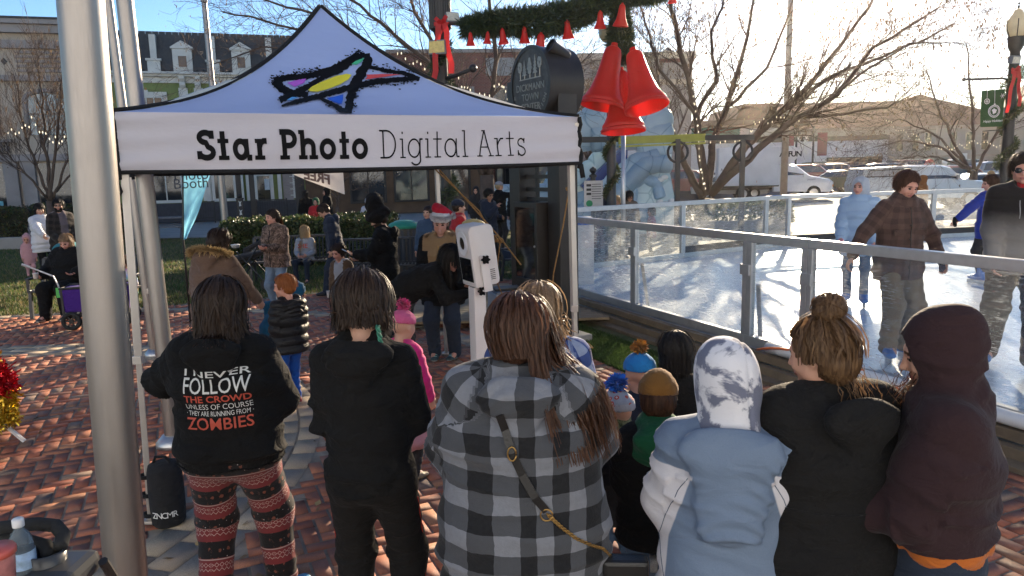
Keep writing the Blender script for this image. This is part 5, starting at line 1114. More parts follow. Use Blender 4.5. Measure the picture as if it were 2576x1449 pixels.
# scattered chalk dabs along the strokes
for p,q,n in (((1000,400),(840,490),60),((700,530),(330,600),80),((330,610),(470,720),60),((390,760),(640,640),70),((720,770),(900,880),50),((950,680),(930,850),40),((1060,510),(1400,570),50),((980,670),(1400,620),60)):
    for _ in range(n):t=rg.random();x=p[0]+(q[0]-p[0])*t+rg.gauss(0,16);y=p[1]+(q[1]-p[1])*t+rg.gauss(0,14);a_,b2_=rg.uniform(4,11),rg.uniform(3,6);m.add([on_roof(x+i,y+j,.0125)for i,j in ((-a_,-b2_),(a_,-b2_*.6),(a_*.8,b2_),(-a_*.7,b2_))],[(0,1,2,3)])
rp=[o for o in canopy.children if o.name.startswith('roof_panel')][0];emb=m.build('star_emblem',black_print,rp,fix=False)
for nm,c,poly in (('purple',(.42,.10,.55),[(440,638),(510,618),(585,605),(570,638),(500,668)]),('yellow',(.70,.62,.03),[(600,690),(640,660),(720,620),(810,585),(890,568),(928,575),(905,610),(840,650),(750,685),(670,705),(615,703)]),('green',(.06,.42,.22),[(925,495),(960,470),(1025,447),(1000,480),(960,500)]),('red',(.62,.07,.07),[(1040,575),(1160,570),(1298,573),(1170,592),(1030,612),(1045,592)]),('sky',(.10,.38,.75),[(438,768),(480,745),(530,748),(470,772)]),('blue',(.01,.10,.60),[(740,755),(800,742),(866,725),(862,770),(853,802),(795,785)])):
    m=MB();n=len(poly);cx,cy=sum(p[0]for p in poly)/n,sum(p[1]for p in poly)/n;m.add([on_roof(cx,cy,.014)]+[on_roof(p[0],p[1],.014)for p in poly],[(0,i+1,(i+1)% n+1)for i in range(n)]);m.build('emblem_patch',M(nm+'_print',c,.6,var=.05),emb if False else rp,fix=False)
# weight bag on the front left leg
lg=CC[0]+(E1+E2)*.04+Vector((-.05,-.05,0));m=MB();c=lg+Vector((.125,-.02,0));prof=[(.085,.0),(.098,.02),(.102,.12),(.103,.24),(.100,.34),(.088,.385),(.05,.40),(0,.402)];m.lathe(prof,c,20);bag=m.build('weight_bag',cloth('black_nylon',(.018,.018,.02),.2,300,.1),smooth=True,label='black cylindrical weight bag strapped to the front left canopy leg',cat='weight bag');m=MB()
for z in (.05,.18,.30):m.tube([lg+Vector((.035*math.cos(t),.035*math.sin(t),z))for t in np.linspace(0,6.28,12)],.012,6)
m.tube([c+Vector((-.05,-.02,.40)),c+Vector((-.03,-.03,.44)),c+Vector((.03,-.03,.44)),c+Vector((.05,-.02,.40))],.009,6);m.build('strap',trim,bag)
d_=Vector((.22,-.975,0)).normalized();rt=Vector((-d_.y,d_.x,0));txt='ZNCMR'
for i,ch in enumerate(txt):
    th=-1.45+(i-1.6)*.30;q=c+Vector((math.cos(th)*.1035,math.sin(th)*.1035,.075));ftext(ch,.052,'lettering',signw,q,(-math.sin(th),math.cos(th),0),(0,0,1),bag,.001)
# --- black tower with the round bronze sign
TQ=Vector((-.5,.866,0));TN=Vector((-.866,-.5,0));TB=Vector((.635,8.86,0));tower=empty('sign_tower',tuple(TB),0,'black steel sign tower with two square columns, glass cabinet and round bronze plaque','sign');TR=Matrix((TQ,-TN,(0,0,1))).transposed()
dkbr=M('dark_bronze_paint',(.028,.024,.022),.42,.2,var=.2,bump=.08,bs=120);m=MB()
for k in (0,.92):
    p=TB+TQ*k;m=MB();m.box((p.x,p.y,1.66),(.26,.26,3.12),R=TR);m.build('column',dkbr,tower,bevel=.008);m=MB();m.box((p.x,p.y,.05),(.5,.5,.1),R=TR);m.build('plinth',conc,tower,bevel=.02)
mid=TB+TQ*.46;m=MB()
for z in (1.86,2.02,1.74,.55):m=MB();m.box((mid.x,mid.y,z),(.68,.05,.05),R=TR);m.build('crossbar',dkbr,tower)
m=MB();m.box((mid.x+TQ.x*.1,mid.y+TQ.y*.1,2.2),(.035,.04,1.0),R=TR);m.build('upright_bar',dkbr,tower)
cc=mid+TN*.10;m=MB();m.box((cc.x,cc.y,1.20),(.58,.30,1.02),R=TR);cab=m.build('cabinet',dkbr,tower,bevel=.01);m=MB();q=cc+TN*.152
for x0,x1,z0,z1 in ((-.29,-.235,.69,1.71),(.235,.29,.69,1.71),(-.235,.235,1.645,1.71),(-.235,.235,.69,.76)):p=q+TQ*(x0+x1)/2;m.box((p.x,p.y,(z0+z1)/2),(x1-x0,.035,z1-z0),R=TR)
dr=m.build('cabinet_door',dkbr,cab,bevel=.004);m=MB();m.box((q.x,q.y,1.2),(.48,.012,.90),R=TR);m.build('pane',M('dark_glass',(.012,.011,.011),.05,var=.2,spec=.9),cab);m=MB();p=q+TN*.03-TQ*.26;m.lathe([(.014,0),(.014,.012),(0,.014)],(p.x,p.y,1.18),12,TN);m.build('lock',alu,cab)
dc=dp(1337,214,9.0);DR=.445;m=MB();m.lathe([(DR,-.45),(DR,-.02),(DR+.012,-.015),(DR+.012,.03),(DR-.035,.03)],dc,48,TN,cap=False);m.lathe([(DR,-.45),(0,-.45)],dc,48,TN,cap=False);drum=m.build('drum',dkbr,tower,auto=.5)
plq=M('bronze_plaque',(.075,.072,.068),.5,.5,var=.3,vs=14,bump=.5,bs=60);m=MB();m.lathe([(DR-.03,.0),(DR-.03,.018),(0,.018)],dc,48,TN,cap=False);pq=m.build('plaque',plq,tower);brz=M('pale_bronze_relief',(.30,.29,.26),.45,.6,var=.1)
PX=-TQ;f0=dc+TN*.019
for t_,z,s_ in (('DICKMANN',-.06,.115),('TOWN',-.175,.115),('CENTER',-.29,.115),('2003',-.385,.085)):ftext(t_,s_,'lettering',brz,f0+Vector((0,0,z)),PX,(0,0,1),pq,.006,space=1.05)
for i,ch in enumerate('ATION'):th=rad(-62+i*9.5);ftext(ch,.07,'lettering',brz,f0+PX*(math.cos(th)*.385)+Vector((0,0,math.sin(th)*.385)),PX*-math.sin(th)+Vector((0,0,math.cos(th))),-(PX*math.cos(th)+Vector((0,0,math.sin(th)))),pq,.005)
ftext('A',.07,'lettering',brz,f0-PX*.36+Vector((0,0,-.15)),PX,(0,0,1),pq,.005)
m=MB();m.bar(f0-PX*.24+Vector((0,0,.075)),f0+PX*.24+Vector((0,0,.075)),.008,.012)
for x,h,kind in ((-.22,.20,1),(-.12,.20,0),(.0,.24,2),(.12,.24,0),(.22,.22,1)):
    P=lambda a_,b_:f0+PX*(x+a_)+Vector((0,0,.08+b_));m.bar(P(0,0),P(0,h*.6),.008,.010)
    if kind == 0:
        for j in range(5):w_=.055*(1-j/5.5);m.prism([(-w_,0),(w_,0),(0,.055)],P(0,h*.2+j*h*.16),PX,(0,0,1),TN,.006)
    elif kind == 2:
        for j in range(4):w_=.035+.02*(1.5-abs(j-1.2));m.prism([(-w_,.0),(-w_*.6,-.02),(w_*.6,-.02),(w_,0),(w_*.6,.04),(-w_*.6,.04)],P(0,h*.3+j*h*.17),PX,(0,0,1),TN,.006)
    else:
        for j in range(9):t=j*2.4;m.prism([(.022*math.cos(k),.022*math.sin(k))for k in np.linspace(0,5.5,7)],P(.03*math.cos(t),h*.72+.045*math.sin(t)),PX,(0,0,1),TN,.005+.0004*j)
m.build('tree_relief',brz,pq);sp_=TB+TN*.02+Vector((0,0,3.46));m=MB();ax_=(TN*.9+Vector((0,0,.45))).normalized();m.lathe([(.05,-.14),(.065,-.12),(.075,.10),(.085,.12),(.085,.14),(.07,.14),(.07,.11),(0,.11)],sp_,18,ax_);m.bar(sp_-Vector((0,0,.02)),TB+Vector((0,0,3.2)),.025,.025);m.build('spotlight',dkbr,tower,auto=.5)
# ropes from the canopy
def rope(name,pts,r,label,knots=()):
    P=[Vector(p)for p in pts];Q=[]
    for i in range(len(P)-1):
        for k in range(8):Q.append(P[i].lerp(P[i+1],k/8))
    Q.append(P[-1]);m=MB()
    for ph in (0,2.09,4.19):
        S=[]
        for i in range(len(Q)-1):
            x,y,z=frame_of(Q[i+1]-Q[i])
            for k in range(6):t=(i*6+k)*1.05+ph;S.append(Q[i].lerp(Q[i+1],k/6)+(x*math.cos(t)+y*math.sin(t))*r*.55)
        m.tube(S,r*.62,4)
    for c,s_ in knots:
        for k in range(3):ax2=Vector((math.sin(k*2+.3),math.cos(k*1.3),.5)).normalized();x,y,z=frame_of(ax2);m.tube([Vector(c)+x*math.cos(t)*s_+y*math.sin(t)*s_*.7 for t in np.linspace(0,6.0,12)],r,5)
    return tag(m.build(name,ropem,smooth=True,fix=False),label,'rope','ropes tying the canopy')
ropem=M('tan_rope',(.36,.19,.06),.8,var=.25,vs=40,trans=.1)
BR=CC[2]-(E1+E2)*.05
rope('rope',[BR+Vector((.02,0,2.15)),dp(1260,600,8.45),dp(1312,668,8.35)],.0085,'tan rope stretched from the rear canopy corner to the tower cabinet',[(dp(1258,605,8.4),.04),(dp(1247,600,8.4),.055)])
rope('rope',[BR+Vector((-.02,-.03,2.15)),dp(1205,530,8.4),dp(1246,605,8.42)],.0075,'second tan rope running down beside the first to the loose knot',[])
rope('rope',[dp(1258,610,8.4),dp(1252,660,8.4),dp(1250,710,8.45),dp(1272,760,8.5)],.007,'loose tail of tan rope hanging from the knot')
rope('rope',[dp(1440,425,8.5),dp(1432,472,8.48),dp(1418,560,8.46),dp(1392,690,8.42),dp(1385,770,8.4)],.0085,'tan rope hanging down the face of the right black column',[(dp(1430,475,8.46),.03)])
# --- photo booth kiosk
kb=gp(1208,985);KN=Vector((-.90,-.43,0)).normalized();KX=Vector((-KN.y,KN.x,0));KR=Matrix((KX,-KN,(0,0,1))).transposed();kiosk=empty('photo_booth',tuple(kb),0,'white photo booth kiosk with ring light, dark screen and black knobs','photo booth');wht=M('white_powder_coat',(.70,.67,.66),.4,var=.03)
m=MB();m.box((kb.x,kb.y,.02),(.5,.45,.03),R=KR);m.build('base_plate',wht,kiosk,bevel=.006);m=MB();m.box((kb.x,kb.y,.53),(.15,.12,1.0),R=KR);m.build('column',wht,kiosk,bevel=.012)
KT=KR.to_4x4()@ Matrix.Rotation(rad(7),4,'X');hc=kb+Vector((0,0,1.335))
def kbox(m,c,s_):m.box(hc+(KT.to_3x3()@ Vector(c)),s_,R=KT.to_3x3());return m
m=MB();pr=[(-.15+.05*(1-math.cos(t))*0,0)for t in (0,)];hw,hh=.165,.285;rr_=.055;prof=[]
for cx,cz,a0 in ((hw-rr_,-hh+rr_,-90),(hw-rr_,hh-rr_,0),(-hw+rr_,hh-rr_,90),(-hw+rr_,-hh+rr_,180)):prof += [(cx+rr_*math.cos(rad(a0+i*15)),cz+rr_*math.sin(rad(a0+i*15)))for i in range(7)]
side=[(-.11,-.285),(.10,-.285)]+[(.10+.04*math.sin(rad(t))-.04*0,-.24-.045*math.cos(rad(t)))for t in (20,50,90)]+[(.14,.20)]+[(.085+.055*math.cos(rad(t)),.23+.055*math.sin(rad(t)))for t in (10,45,90)]+[(-.05,.285)]+[(-.055+.055*math.cos(rad(t)),.23+.055*math.sin(rad(t)))for t in (110,140,175)]
K3=KT.to_3x3();m.prism(side,hc-(K3 @ Vector((hw,0,0))),K3 @ Vector((0,1,0)),K3 @ Vector((0,0,1)),K3 @ Vector((1,0,0)),hw*2);head=m.build('housing',wht,kiosk,bevel=.014,auto=.6)
ringm=M('ring_light_diffuser',(.8,.82,.85),.3,var=.02);fn2=K3 @ Vector((0,-1,0));rc=hc+(K3 @ Vector((0,-.112,.125)));m=MB();m.lathe([(.115,0),(.115,.012),(.06,.012),(.06,0)],rc,40,fn2,cap=False);m.build('ring_light',ringm,head,auto=.5)
m=MB();m.lathe([(.058,-.002),(.058,.006),(0,.006)],rc,32,fn2);m.build('lens_port',M('lens_black',(.01,.01,.012),.15),head);m=MB();kbox(m,(0,-.111,-.125),(.26,.012,.22));m.build('screen',M('dark_screen',(.012,.012,.014),.08,spec=.8),head)
m=MB()
for sx in (-1,1):kbox(m,(sx*.185,.0,-.16),(.016,.085,.34))
kbox(m,(0,0,-.325),(.386,.085,.016));m.build('yoke',wht,kiosk,bevel=.006);m=MB()
def knob(c,n):m.lathe([(.012,0),(.014,.015),(.03,.018),(.034,.032),(.028,.045),(0,.048)],c,14,n);[m.lathe([(.010,.018),(.010,.042),(0,.044)],c+x_*math.cos(t)*.032+y_*math.sin(t)*.032,8,n)for x_,y_,_z in (frame_of(n),)for t in np.linspace(0,5.24,6)]
knob(hc+(K3 @ Vector((.193,0,-.03))),K3 @ Vector((1,0,0)));m.build('knob',black_print,kiosk);m=MB();knob(kb+Vector((0,0,1.0))+KX*.095,KX);m.build('knob',black_print,kiosk)
m=MB()
for i in range(6):kbox(m,(.1655,.07,-.14-i*.018),(.003,.06,.006))
m.build('vent_slots',blackst,head)
# printer cart with keyboard behind the booth, power box
p=gp(1285,850);m=MB();m.box((p.x,p.y,.30),(.48,.38,.6),rz=.3);o=m.build('printer_cart',M('grey_plastic',(.33,.35,.38),.5,var=.1),bevel=.02,label='grey plastic printer cart standing right behind the photo booth',cat='cart');p2=p;m=MB();m.box((p2.x,p2.y,.612),(.44,.34,.02),rz=.3);m.build('lid',M('dark_grey_plastic',(.16,.17,.19),.5),o,bevel=.005)
m=MB();R_=Matrix.Rotation(.3,3,'Z')@ Matrix.Rotation(.10,3,'X');c=Vector((p.x-.04,p.y,.645));m.box(c,(.34,.16,.018),R=R_);kbd=m.build('keyboard',blackst,bevel=.004,label='dark keyboard lying on the grey printer cart',cat='keyboard');m=MB()
for i in range(13):
    for j in range(5):m.box(c+R_ @ Vector((-.15+i*.025,-.06+j*.028,.012)),(.020,.022,.008),R=R_)
m.build('keys',M('key_grey',(.09,.1,.11),.5),kbd)['kind']='stuff'
p=mid+TN*.05;m=MB();m.box((p.x,p.y,.22),(.36,.24,.14),rz=2.09);m.box((p.x+.02,p.y-.02,.34),(.16,.12,.1),rz=2.4);tag(m.build('power_box',wht,bevel=.01),'white power box with plugs on the deck between the tower columns','power box')
# ------------------------------------------------------------ garlands, bells, lamp posts, furniture
fir=[M('fir_needle',(.035,.060,.028),.55,var=.3,trans=.2),M('fir_needle_light',(.075,.095,.035),.55,var=.3,trans=.3),M('fir_needle_blue',(.05,.075,.055),.55,var=.3,trans=.2)]
def garland(name,label,path,r,n,mats,parent=None,ln=.11,cat='garland',seed=2,group=None,w=.011):
    rg=np.random.default_rng(seed);P=np.array([tuple(p)for p in path]);seg=np.linalg.norm(np.diff(P,axis=0),axis=1);cum=np.concatenate([[0],np.cumsum(seg)]);t=rg.uniform(0,cum[-1],n);i=np.clip(np.searchsorted(cum,t)-1,0,len(seg)-1);f_=((t-cum[i])/seg[i])[:,None];c=P[i]*(1-f_)+P[i+1]*f_;ax_=(P[i+1]-P[i])/seg[i][:,None]
    d=rg.normal(size=(n,3));d -= ax_*(d*ax_).sum(1,keepdims=True);d /= np.linalg.norm(d,axis=1,keepdims=True);rr=r*(.75+.35*wob(c,5.,4))[:,None]*rg.uniform(.1,1,(n,1))**.6;p=c+d*rr;o=d*.8+ax_*rg.normal(0,.7,(n,1))+rg.normal(0,.35,(n,3));o /= np.linalg.norm(o,axis=1,keepdims=True);L=ln*rg.uniform(.5,1.2,(n,1));s_=np.cross(o,rg.normal(size=(n,3)));s_ /= np.linalg.norm(s_,axis=1,keepdims=True)
    V=np.stack([p-s_*w*.6,p+s_*w*.6,p+o*L*.6+s_*w,p+o*L,p+o*L*.6-s_*w],1).reshape(-1,3);b=np.arange(n)[:,None]*5;Q=np.concatenate([b+np.array([[0,1,2,4]]),b+np.array([[2,3,4,4]])]);Q[n:,3]=Q[n:,2]
    Q1=(b+np.array([[0,1,2,4]]));T1=np.concatenate([Q1,b+np.array([[4,2,3,3]])]);V4=np.stack([p-s_*w*.6,p+s_*w,p+o*L,p-s_*w+o*L*.5],1).reshape(-1,3)
    ob=mesh_np(name,V4,np.arange(n*4).reshape(-1,4),mats,parent,smooth=False,mi=rg.integers(0,len(mats),n),local=False)
    if parent is None:tag(ob,label,cat,group)
    return ob
bellm=NT('red_bell_plastic');bsh=bellm.bsdf((.66,.035,.022),.33,0,bellm.bump(bellm.noise(bellm.coord('Object'),9,3),.12,.01),Specular_IOR_Level=.5);btr=bellm.n('ShaderNodeBsdfTranslucent');btr.inputs[0].default_value=(.95,.07,.035,1);bmx=bellm.n('ShaderNodeMixShader');bmx.inputs[0].default_value=.5;bellm.l(bsh,bmx.inputs[1]);bellm.l(btr.outputs[0],bmx.inputs[2]);bellm=bellm.done(bmx.outputs[0])
BP=[(.0,0),(.10,-.01),(.17,-.05),(.20,-.13),(.225,-.30),(.27,-.52),(.34,-.72),(.42,-.84),(.455,-.875),(.47,-.90),(.465,-.935),(.50,-.96),(.505,-1.0),(.48,-1.005),(.44,-.96),(.33,-.74),(.25,-.50),(.20,-.25),(.15,-.08),(0,-.03)]
def bell(p,L,axis,label,group,star=False):
    p=Vector(p);m=MB();m.lathe([(r*L*.74,z*L)for r,z in BP[::-1]],p,28,-Vector(axis)*-1,cap=False);m.lathe([(.05*L,.05*L),(.06*L,.0),(.02*L,-.02*L)],p,10,axis);o=m.build('bell',bellm,auto=.7,label=label,cat='bell',group=group,origin=tuple(p))
    if star:
        x,y,z=frame_of(axis);f_=-Vector((0,1,0));f_=(f_-z*f_.dot(z)).normalized();s_=z.cross(f_);c=p-z*L*.42+f_*(.194*L);m=MB();m.prism([(0,.13*L),(.018*L,.02*L),(.06*L,0),(.018*L,-.02*L),(0,-.13*L),(-.018*L,-.02*L),(-.06*L,0),(-.018*L,.02*L)],c,s_,z,f_,.012*L);m.build('star_relief',bellm,o)
    return o
YB=13.6
bell(dp(1545,116,YB),1.10,(.22,.1,1),'big red plastic bell hanging on the left of the cluster of three','cluster of large red bells');bell(dp(1593,128,YB-.35),1.06,(-.18,.28,.95),'big red plastic bell tilted so its open mouth shows','cluster of large red bells',True);bell(dp(1561,178,YB+.1),1.10,(-.03,.12,1),'big red plastic bell hanging lowest of the three','cluster of large red bells')
SB=[(1183,82,.22,'leftmost small red bell under the fir garland'),(1227,80,.20,'second small red bell from the left under the fir garland'),(1263,72,.26,'third small red bell from the left under the fir garland'),(1319,68,.27,'fourth small red bell from the left under the fir garland'),(1361,84,.42,'plain tall red bell hanging just above the round plaque'),(1426,52,.30,'small red bell where the garland starts to rise'),(1510,28,.29,'small red bell at the steep end of the garland'),(1566,10,.37,'red bell at the top of the garlanded post'),(1690,-26,.22,'red bell cut off by the top edge')]
for i,(u,v,L,lab)in enumerate(SB):bell(dp(u,v,13.3),L,(.1*math.sin(i*2.1),-.12,1),lab,'small red bells on the garland')
gp1=[dp(u,v,13.5)for u,v in ((1160,72),(1210,62),(1280,55),(1340,58),(1390,48),(1440,40),(1480,22),(1530,0),(1580,-8),(1640,-12),(1680,-30))]
garland('fir_garland','thick fir garland swagged overhead with small red bells',gp1,.19,15000,fir,ln=.17)
P1=dp(1113,200,13.8);m=MB();m.lathe([(.17,0),(.17,.4),(.12,.5),(.10,.6),(.10,4.5),(.13,4.6),(.18,4.65),(.18,5.35),(.12,5.4)],(P1.x,P1.y,0),18);lp1=m.build('garlanded_post',blackst,auto=.6,label='black post wrapped in fir with a red bow and floodlights',cat='lamp post')
m=MB();m.lathe([(.185,4.66),(.185,5.34)],(P1.x,P1.y,0),18,cap=False)
for k in range(24):t=k*.2618;m.bar((P1.x+.19*math.cos(t),P1.y+.19*math.sin(t),4.66),(P1.x+.19*math.cos(t),P1.y+.19*math.sin(t),5.34),.02,.02)
m.build('lamp_housing',blackst,lp1)
def spiral(c,r,z0,z1,turns,n=60):return [Vector((c.x+r*math.cos(t*turns*6.283),c.y+r*math.sin(t*turns*6.283),z0+(z1-z0)*t))for t in np.linspace(0,1,n)]
g_=garland('fir_wrap','',spiral(P1,.12,1.0,4.4,4),.11,6000,fir,lp1,ln=.10); 
def floodlight(p,rot,parent,sc=1.,glow=None):
    m=MB();R_=Matrix.Rotation(rot[0],3,'Z')@ Matrix.Rotation(rot[1],3,'X');m.box(p,(.26*sc,.14*sc,.19*sc),R=R_,taper=.9);o=m.build('floodlight',M('grey_cast_metal',(.16,.16,.17),.5),parent,bevel=.012);m=MB();m.box(Vector(p)+R_ @ Vector((0,-.073*sc,0)),(.22*sc,.012,.15*sc),R=R_);m.build('lens',glow or M('flood_lens',(.55,.52,.42),.2,var=.2,vs=20),o);return o
floodlight(dp(1137,47,13.6),(.35,-.3),lp1,1.0);floodlight(dp(1103,120,13.55),(-.25,.0),lp1,1.3,M('amber_lens',(.55,.42,.12),.2,var=.2,vs=20))
m=MB();m.tube([P1+Vector((0,0,-.0)),dp(1148,190,13.6),dp(1190,172,13.45)],.035,8);m.ball(dp(1190,172,13.45),.075);m.tube([dp(1113,135,13.7),dp(1085,145,13.55)],.05,8);m.build('arm',blackst,lp1,smooth=True)
redr=M('red_ribbon',(.55,.02,.02),.55,var=.1,trans=.35)
def bow(c,sc,parent,n=9,tail=.9):
    m=MB();c=Vector(c)
    for i in range(n):
        a=i*6.283/n+.3;u_=Vector((math.cos(a),-.35,math.sin(a))).normalized();s_=u_.cross(Vector((0,1,0))).normalized();L=sc*(.8+.3*math.sin(i*2.3));pts=[c,c+u_*L*.55+Vector((0,-.25*L,0)),c+u_*L+Vector((0,-.05*L,0)),c+u_*L*.55+Vector((0,.15*L,0)),c]
        for p,q in zip(pts,pts[1:]):m.add([p-s_*.05*sc*4,p+s_*.05*sc*4,q+s_*.05*sc*4,q-s_*.05*sc*4],[(0,1,2,3)])
    for dx,L in ((-.06,tail),(.05,tail*.85)):
        for k in range(5):z0,z1=-L*k/5,-L*(k+1)/5;x0,x1=dx*(1+k*.4)+.02*math.sin(k*2),dx*(1+(k+1)*.4)+.02*math.sin(k*2+2);m.add([c+Vector((x0-.05,-.08,z0)),c+Vector((x0+.05,-.08,z0)),c+Vector((x1+.05,-.08,z1)),c+Vector((x1-.05,-.08,z1))],[(0,1,2,3)])
    return m.build('bow',redr,parent,fix=False)
bow(dp(1112,62,13.55),.17,lp1,tail=1.0)
P2=dp(1538,400,14.9);m=MB();m.lathe([(.15,0),(.15,.3),(.10,.4),(.085,4.8)],(P2.x,P2.y,0),16);lp2=m.build('garlanded_post',blackst,auto=.6,label='black post with spiral fir garland below the cluster of big bells',cat='lamp post');garland('fir_wrap','',spiral(P2,.11,.4,3.0,3.2),.06,3600,fir[:2]+[LF[2]],lp2,ln=.08);garland('fir_wrap','',[dp(1560,v,13.9)for v in (20,60,95,130,160)],.16,3800,fir,lp2,ln=.13);bow(dp(1548,172,13.7),.10,lp2,7,.3)
m=MB();m.lathe([(.05,0),(.12,.1),(.13,.22),(.05,.3)],dp(1523,105,14.2),10);m.build('lantern',M('lantern_glass',(.4,.38,.25),.2),lp2)
# bare steel pergola with yellow-green beam
pA,pB=dp(1440,352,18.5),dp(1895,345,20.5);m=MB();m.bar(pA,pB,.10,.14);m.bar(pA+Vector((.1,.6,.02)),pB+Vector((.1,.6,.02)),.10,.14);perg=m.build('pergola',blackst,label='dark steel pergola with a yellow green beam behind the rink',cat='pergola')
q0,q1=dp(1555,356,18.9),dp(1770,348,19.7);m=MB();m.bar(q0+Vector((0,-.09,-.0)),q1+Vector((0,-.09,0)),.05,.16);m.bar(q0+Vector((0,-.15,.09)),q1+Vector((0,-.15,.09)),.04,.05);m.bar(q0+Vector((0,-.15,-.13)),q1+Vector((0,-.15,-.13)),.04,.05);m.build('beam',M('yellow_green_paint',(.30,.30,.04),.5,var=.1),perg)
for u,y in ((1705,19.3),(1869,20.3)):
    p=dp(u,350,y);m=MB();m.bar((p.x,p.y,0),(p.x,p.y,p.z),.12,.12);c=Vector((p.x,p.y-.02,p.z-.33));m.tube([c+Vector((.26*math.cos(t),0,.26*math.sin(t)))for t in np.linspace(0,6.283,20)],.035,6);m.build('post',blackst,perg)
p=dp(1568,450,16.5);m=MB();m.tube([(p.x,p.y,0),(p.x,p.y,3.0)],.05,10);tag(m.build('steel_pole',alu,smooth=True),'slim grey steel pole beside the garlanded post','pole')
p=dp(1492,470,15.6);m=MB();m.tube([(p.x,p.y,0),(p.x,p.y,1.95)],.055,10);m.lathe([(.08,1.93),(.08,1.97),(.03,2.0),(.075,2.06),(.07,2.1),(0,2.15)],(p.x,p.y,0),12);o=m.build('sign_post',blackst,label='small notice board on a black finial post beyond the rink',cat='sign',auto=.6);m=MB();m.box((p.x,p.y-.07,1.58),(.40,.02,.55));bd_=m.build('notice_board',M('notice_white',(.55,.53,.50),.6),o);m=MB()
for i in range(7):m.box((p.x+.06,p.y-.082,1.78-i*.05),(.2,.004,.012))
for i in range(3):m.box((p.x-.10,p.y-.082,1.76-i*.09),(.1,.004,.05))
m.build('print_lines',blackst,bd_);m=MB();m.lathe([(.07,0),(.07,.005),(0,.005)],(p.x-.09,p.y-.081,1.38),14,(0,-1,0));m.build('green_badge',M('green_badge',(.03,.25,.10),.6),bd_)
# street lamp with banner at the right
P3=dp(2540,300,21.);m=MB();LZ=.62;m.lathe([(.28,0),(.28,.6),(.19,.8),(.15,1.0),(.125,4.4+LZ),(.15,4.45+LZ),(.19,4.55+LZ),(.21,4.75+LZ),(.22,4.80+LZ)],(P3.x,P3.y,0),18);sl=m.build('street_lamp',blackst,auto=.6,label='black street lamp with acorn globe, fir wrap and green holiday banner',cat='street lamp')
glb=M('frosted_acorn_globe',(.75,.68,.5),.15,var=.1,trans=.5);m=MB();m.lathe([(.17,4.8),(.24,4.98),(.265,5.12),(.25,5.24),(.17,5.36),(.13,5.42),(.10,5.5),(0,5.56)],(P3.x,P3.y,LZ),20);m.build('globe',glb,sl,smooth=True);m=MB();m.lathe([(.02,5.55),(.035,5.6),(.012,5.64),(.03,5.68),(.008,5.72),(0,5.8)],(P3.x,P3.y,LZ),10);m.box((P3.x,P3.y,5.69+LZ),(.09,.015,.02))
for k in range(6):t=k*1.047;m.tube([(P3.x+r*math.cos(t),P3.y+r*math.sin(t),z+LZ)for r,z in ((.19,4.8),(.27,5.0),(.285,5.15),(.27,5.25))],.012,4)
m.build('globe_cage',blackst,sl,smooth=True);garland('fir_wrap','',spiral(P3,.18,.6,4.6,4),.12,5200,fir[:2]+[LF[2]],sl,ln=.11);bow(dp(2553,180,20.6),.17,sl,8,1.1)
a0,a1=dp(2535,200,21.),dp(2425,200,20.8);m=MB();m.tube([a0,a0.lerp(a1,.12)+Vector((0,0,.03)),a1],.032,8);m.tube([a0+Vector((0,0,.35)),a0.lerp(a1,.1)+Vector((0,0,.1)),a0.lerp(a1,.22)],.012,6);m.ball(a1,.055);m.tube([dp(2536,325,20.95),dp(2472,330,20.8)],.015,6);m.build('banner_arm',blackst,sl,smooth=True)
floodlight(dp(2552,150,20.6),(.2,.2),sl,1.1)
c00,c10,c11,c01=[dp(u,v,20.8)for u,v in ((2470,228),(2528,224),(2522,318),(2466,320))]
banm=cloth('green_banner',(.035,.085,.030),.1,200,.1);m=MB();bn=Vector((0,-1,0));gridf=lambda s,t:c00.lerp(c10,s).lerp(c01.lerp(c11,s),t)+Vector((0,.02*math.sin(s*5+t*3),0));m.grid(gridf,8,10);ban=m.build('banner',banm,sl,smooth=True,fix=False);m=MB();ex=(c10-c00);ey=(c00-c01)
bp=lambda x,y:gridf(x,1-y)+Vector((0,-.014,0));C_=lambda cx,cy,r,k=24:[bp(cx+r*math.cos(t)*1.5,cy+r*math.sin(t)*1.0)for t in np.linspace(0,6.283,k)]
m.tube(C_(.56,.42,.165),.010,5);m.tube(C_(.56,.42,.125),.007,5);m.tube([bp(.56,1.0),bp(.56,.63)],.005,4);m.tube(C_(.25,.70,.07,12),.009,4);m.tube([bp(.25,1),bp(.25,.79)],.005,4);m.tube([bp(.56,.585),bp(.56,.625)],.02,6)
for k in range(3):t=k*1.047;m.tube([bp(.25-.08*math.cos(t),.70-.055*math.sin(t)),bp(.25+.08*math.cos(t),.70+.055*math.sin(t))],.006,4);m.tube([bp(.88-.10*math.cos(t),.82-.07*math.sin(t)),bp(.88+.10*math.cos(t),.82+.07*math.sin(t))],.006,4)
for k in range(22):t=k*.2856;m.ball(bp(.56+.145*1.5*math.cos(t),.42+.145*math.sin(t)),.010,5,4)
for k in range(10):a=k*2.4;m.ball(bp(.56+.055*math.cos(a)*(.4+k*.1),.42+.05*math.sin(a)*(.4+k*.1)),.028,6,4,(1,.3,1))
m.build('ornament_print',signw,ban,smooth=True);ftext('Happy Holidays',.085,'lettering',signw,bp(.5,.13)+Vector((0,-.01,0)),ex,ey,ban,.002,shear=.35)
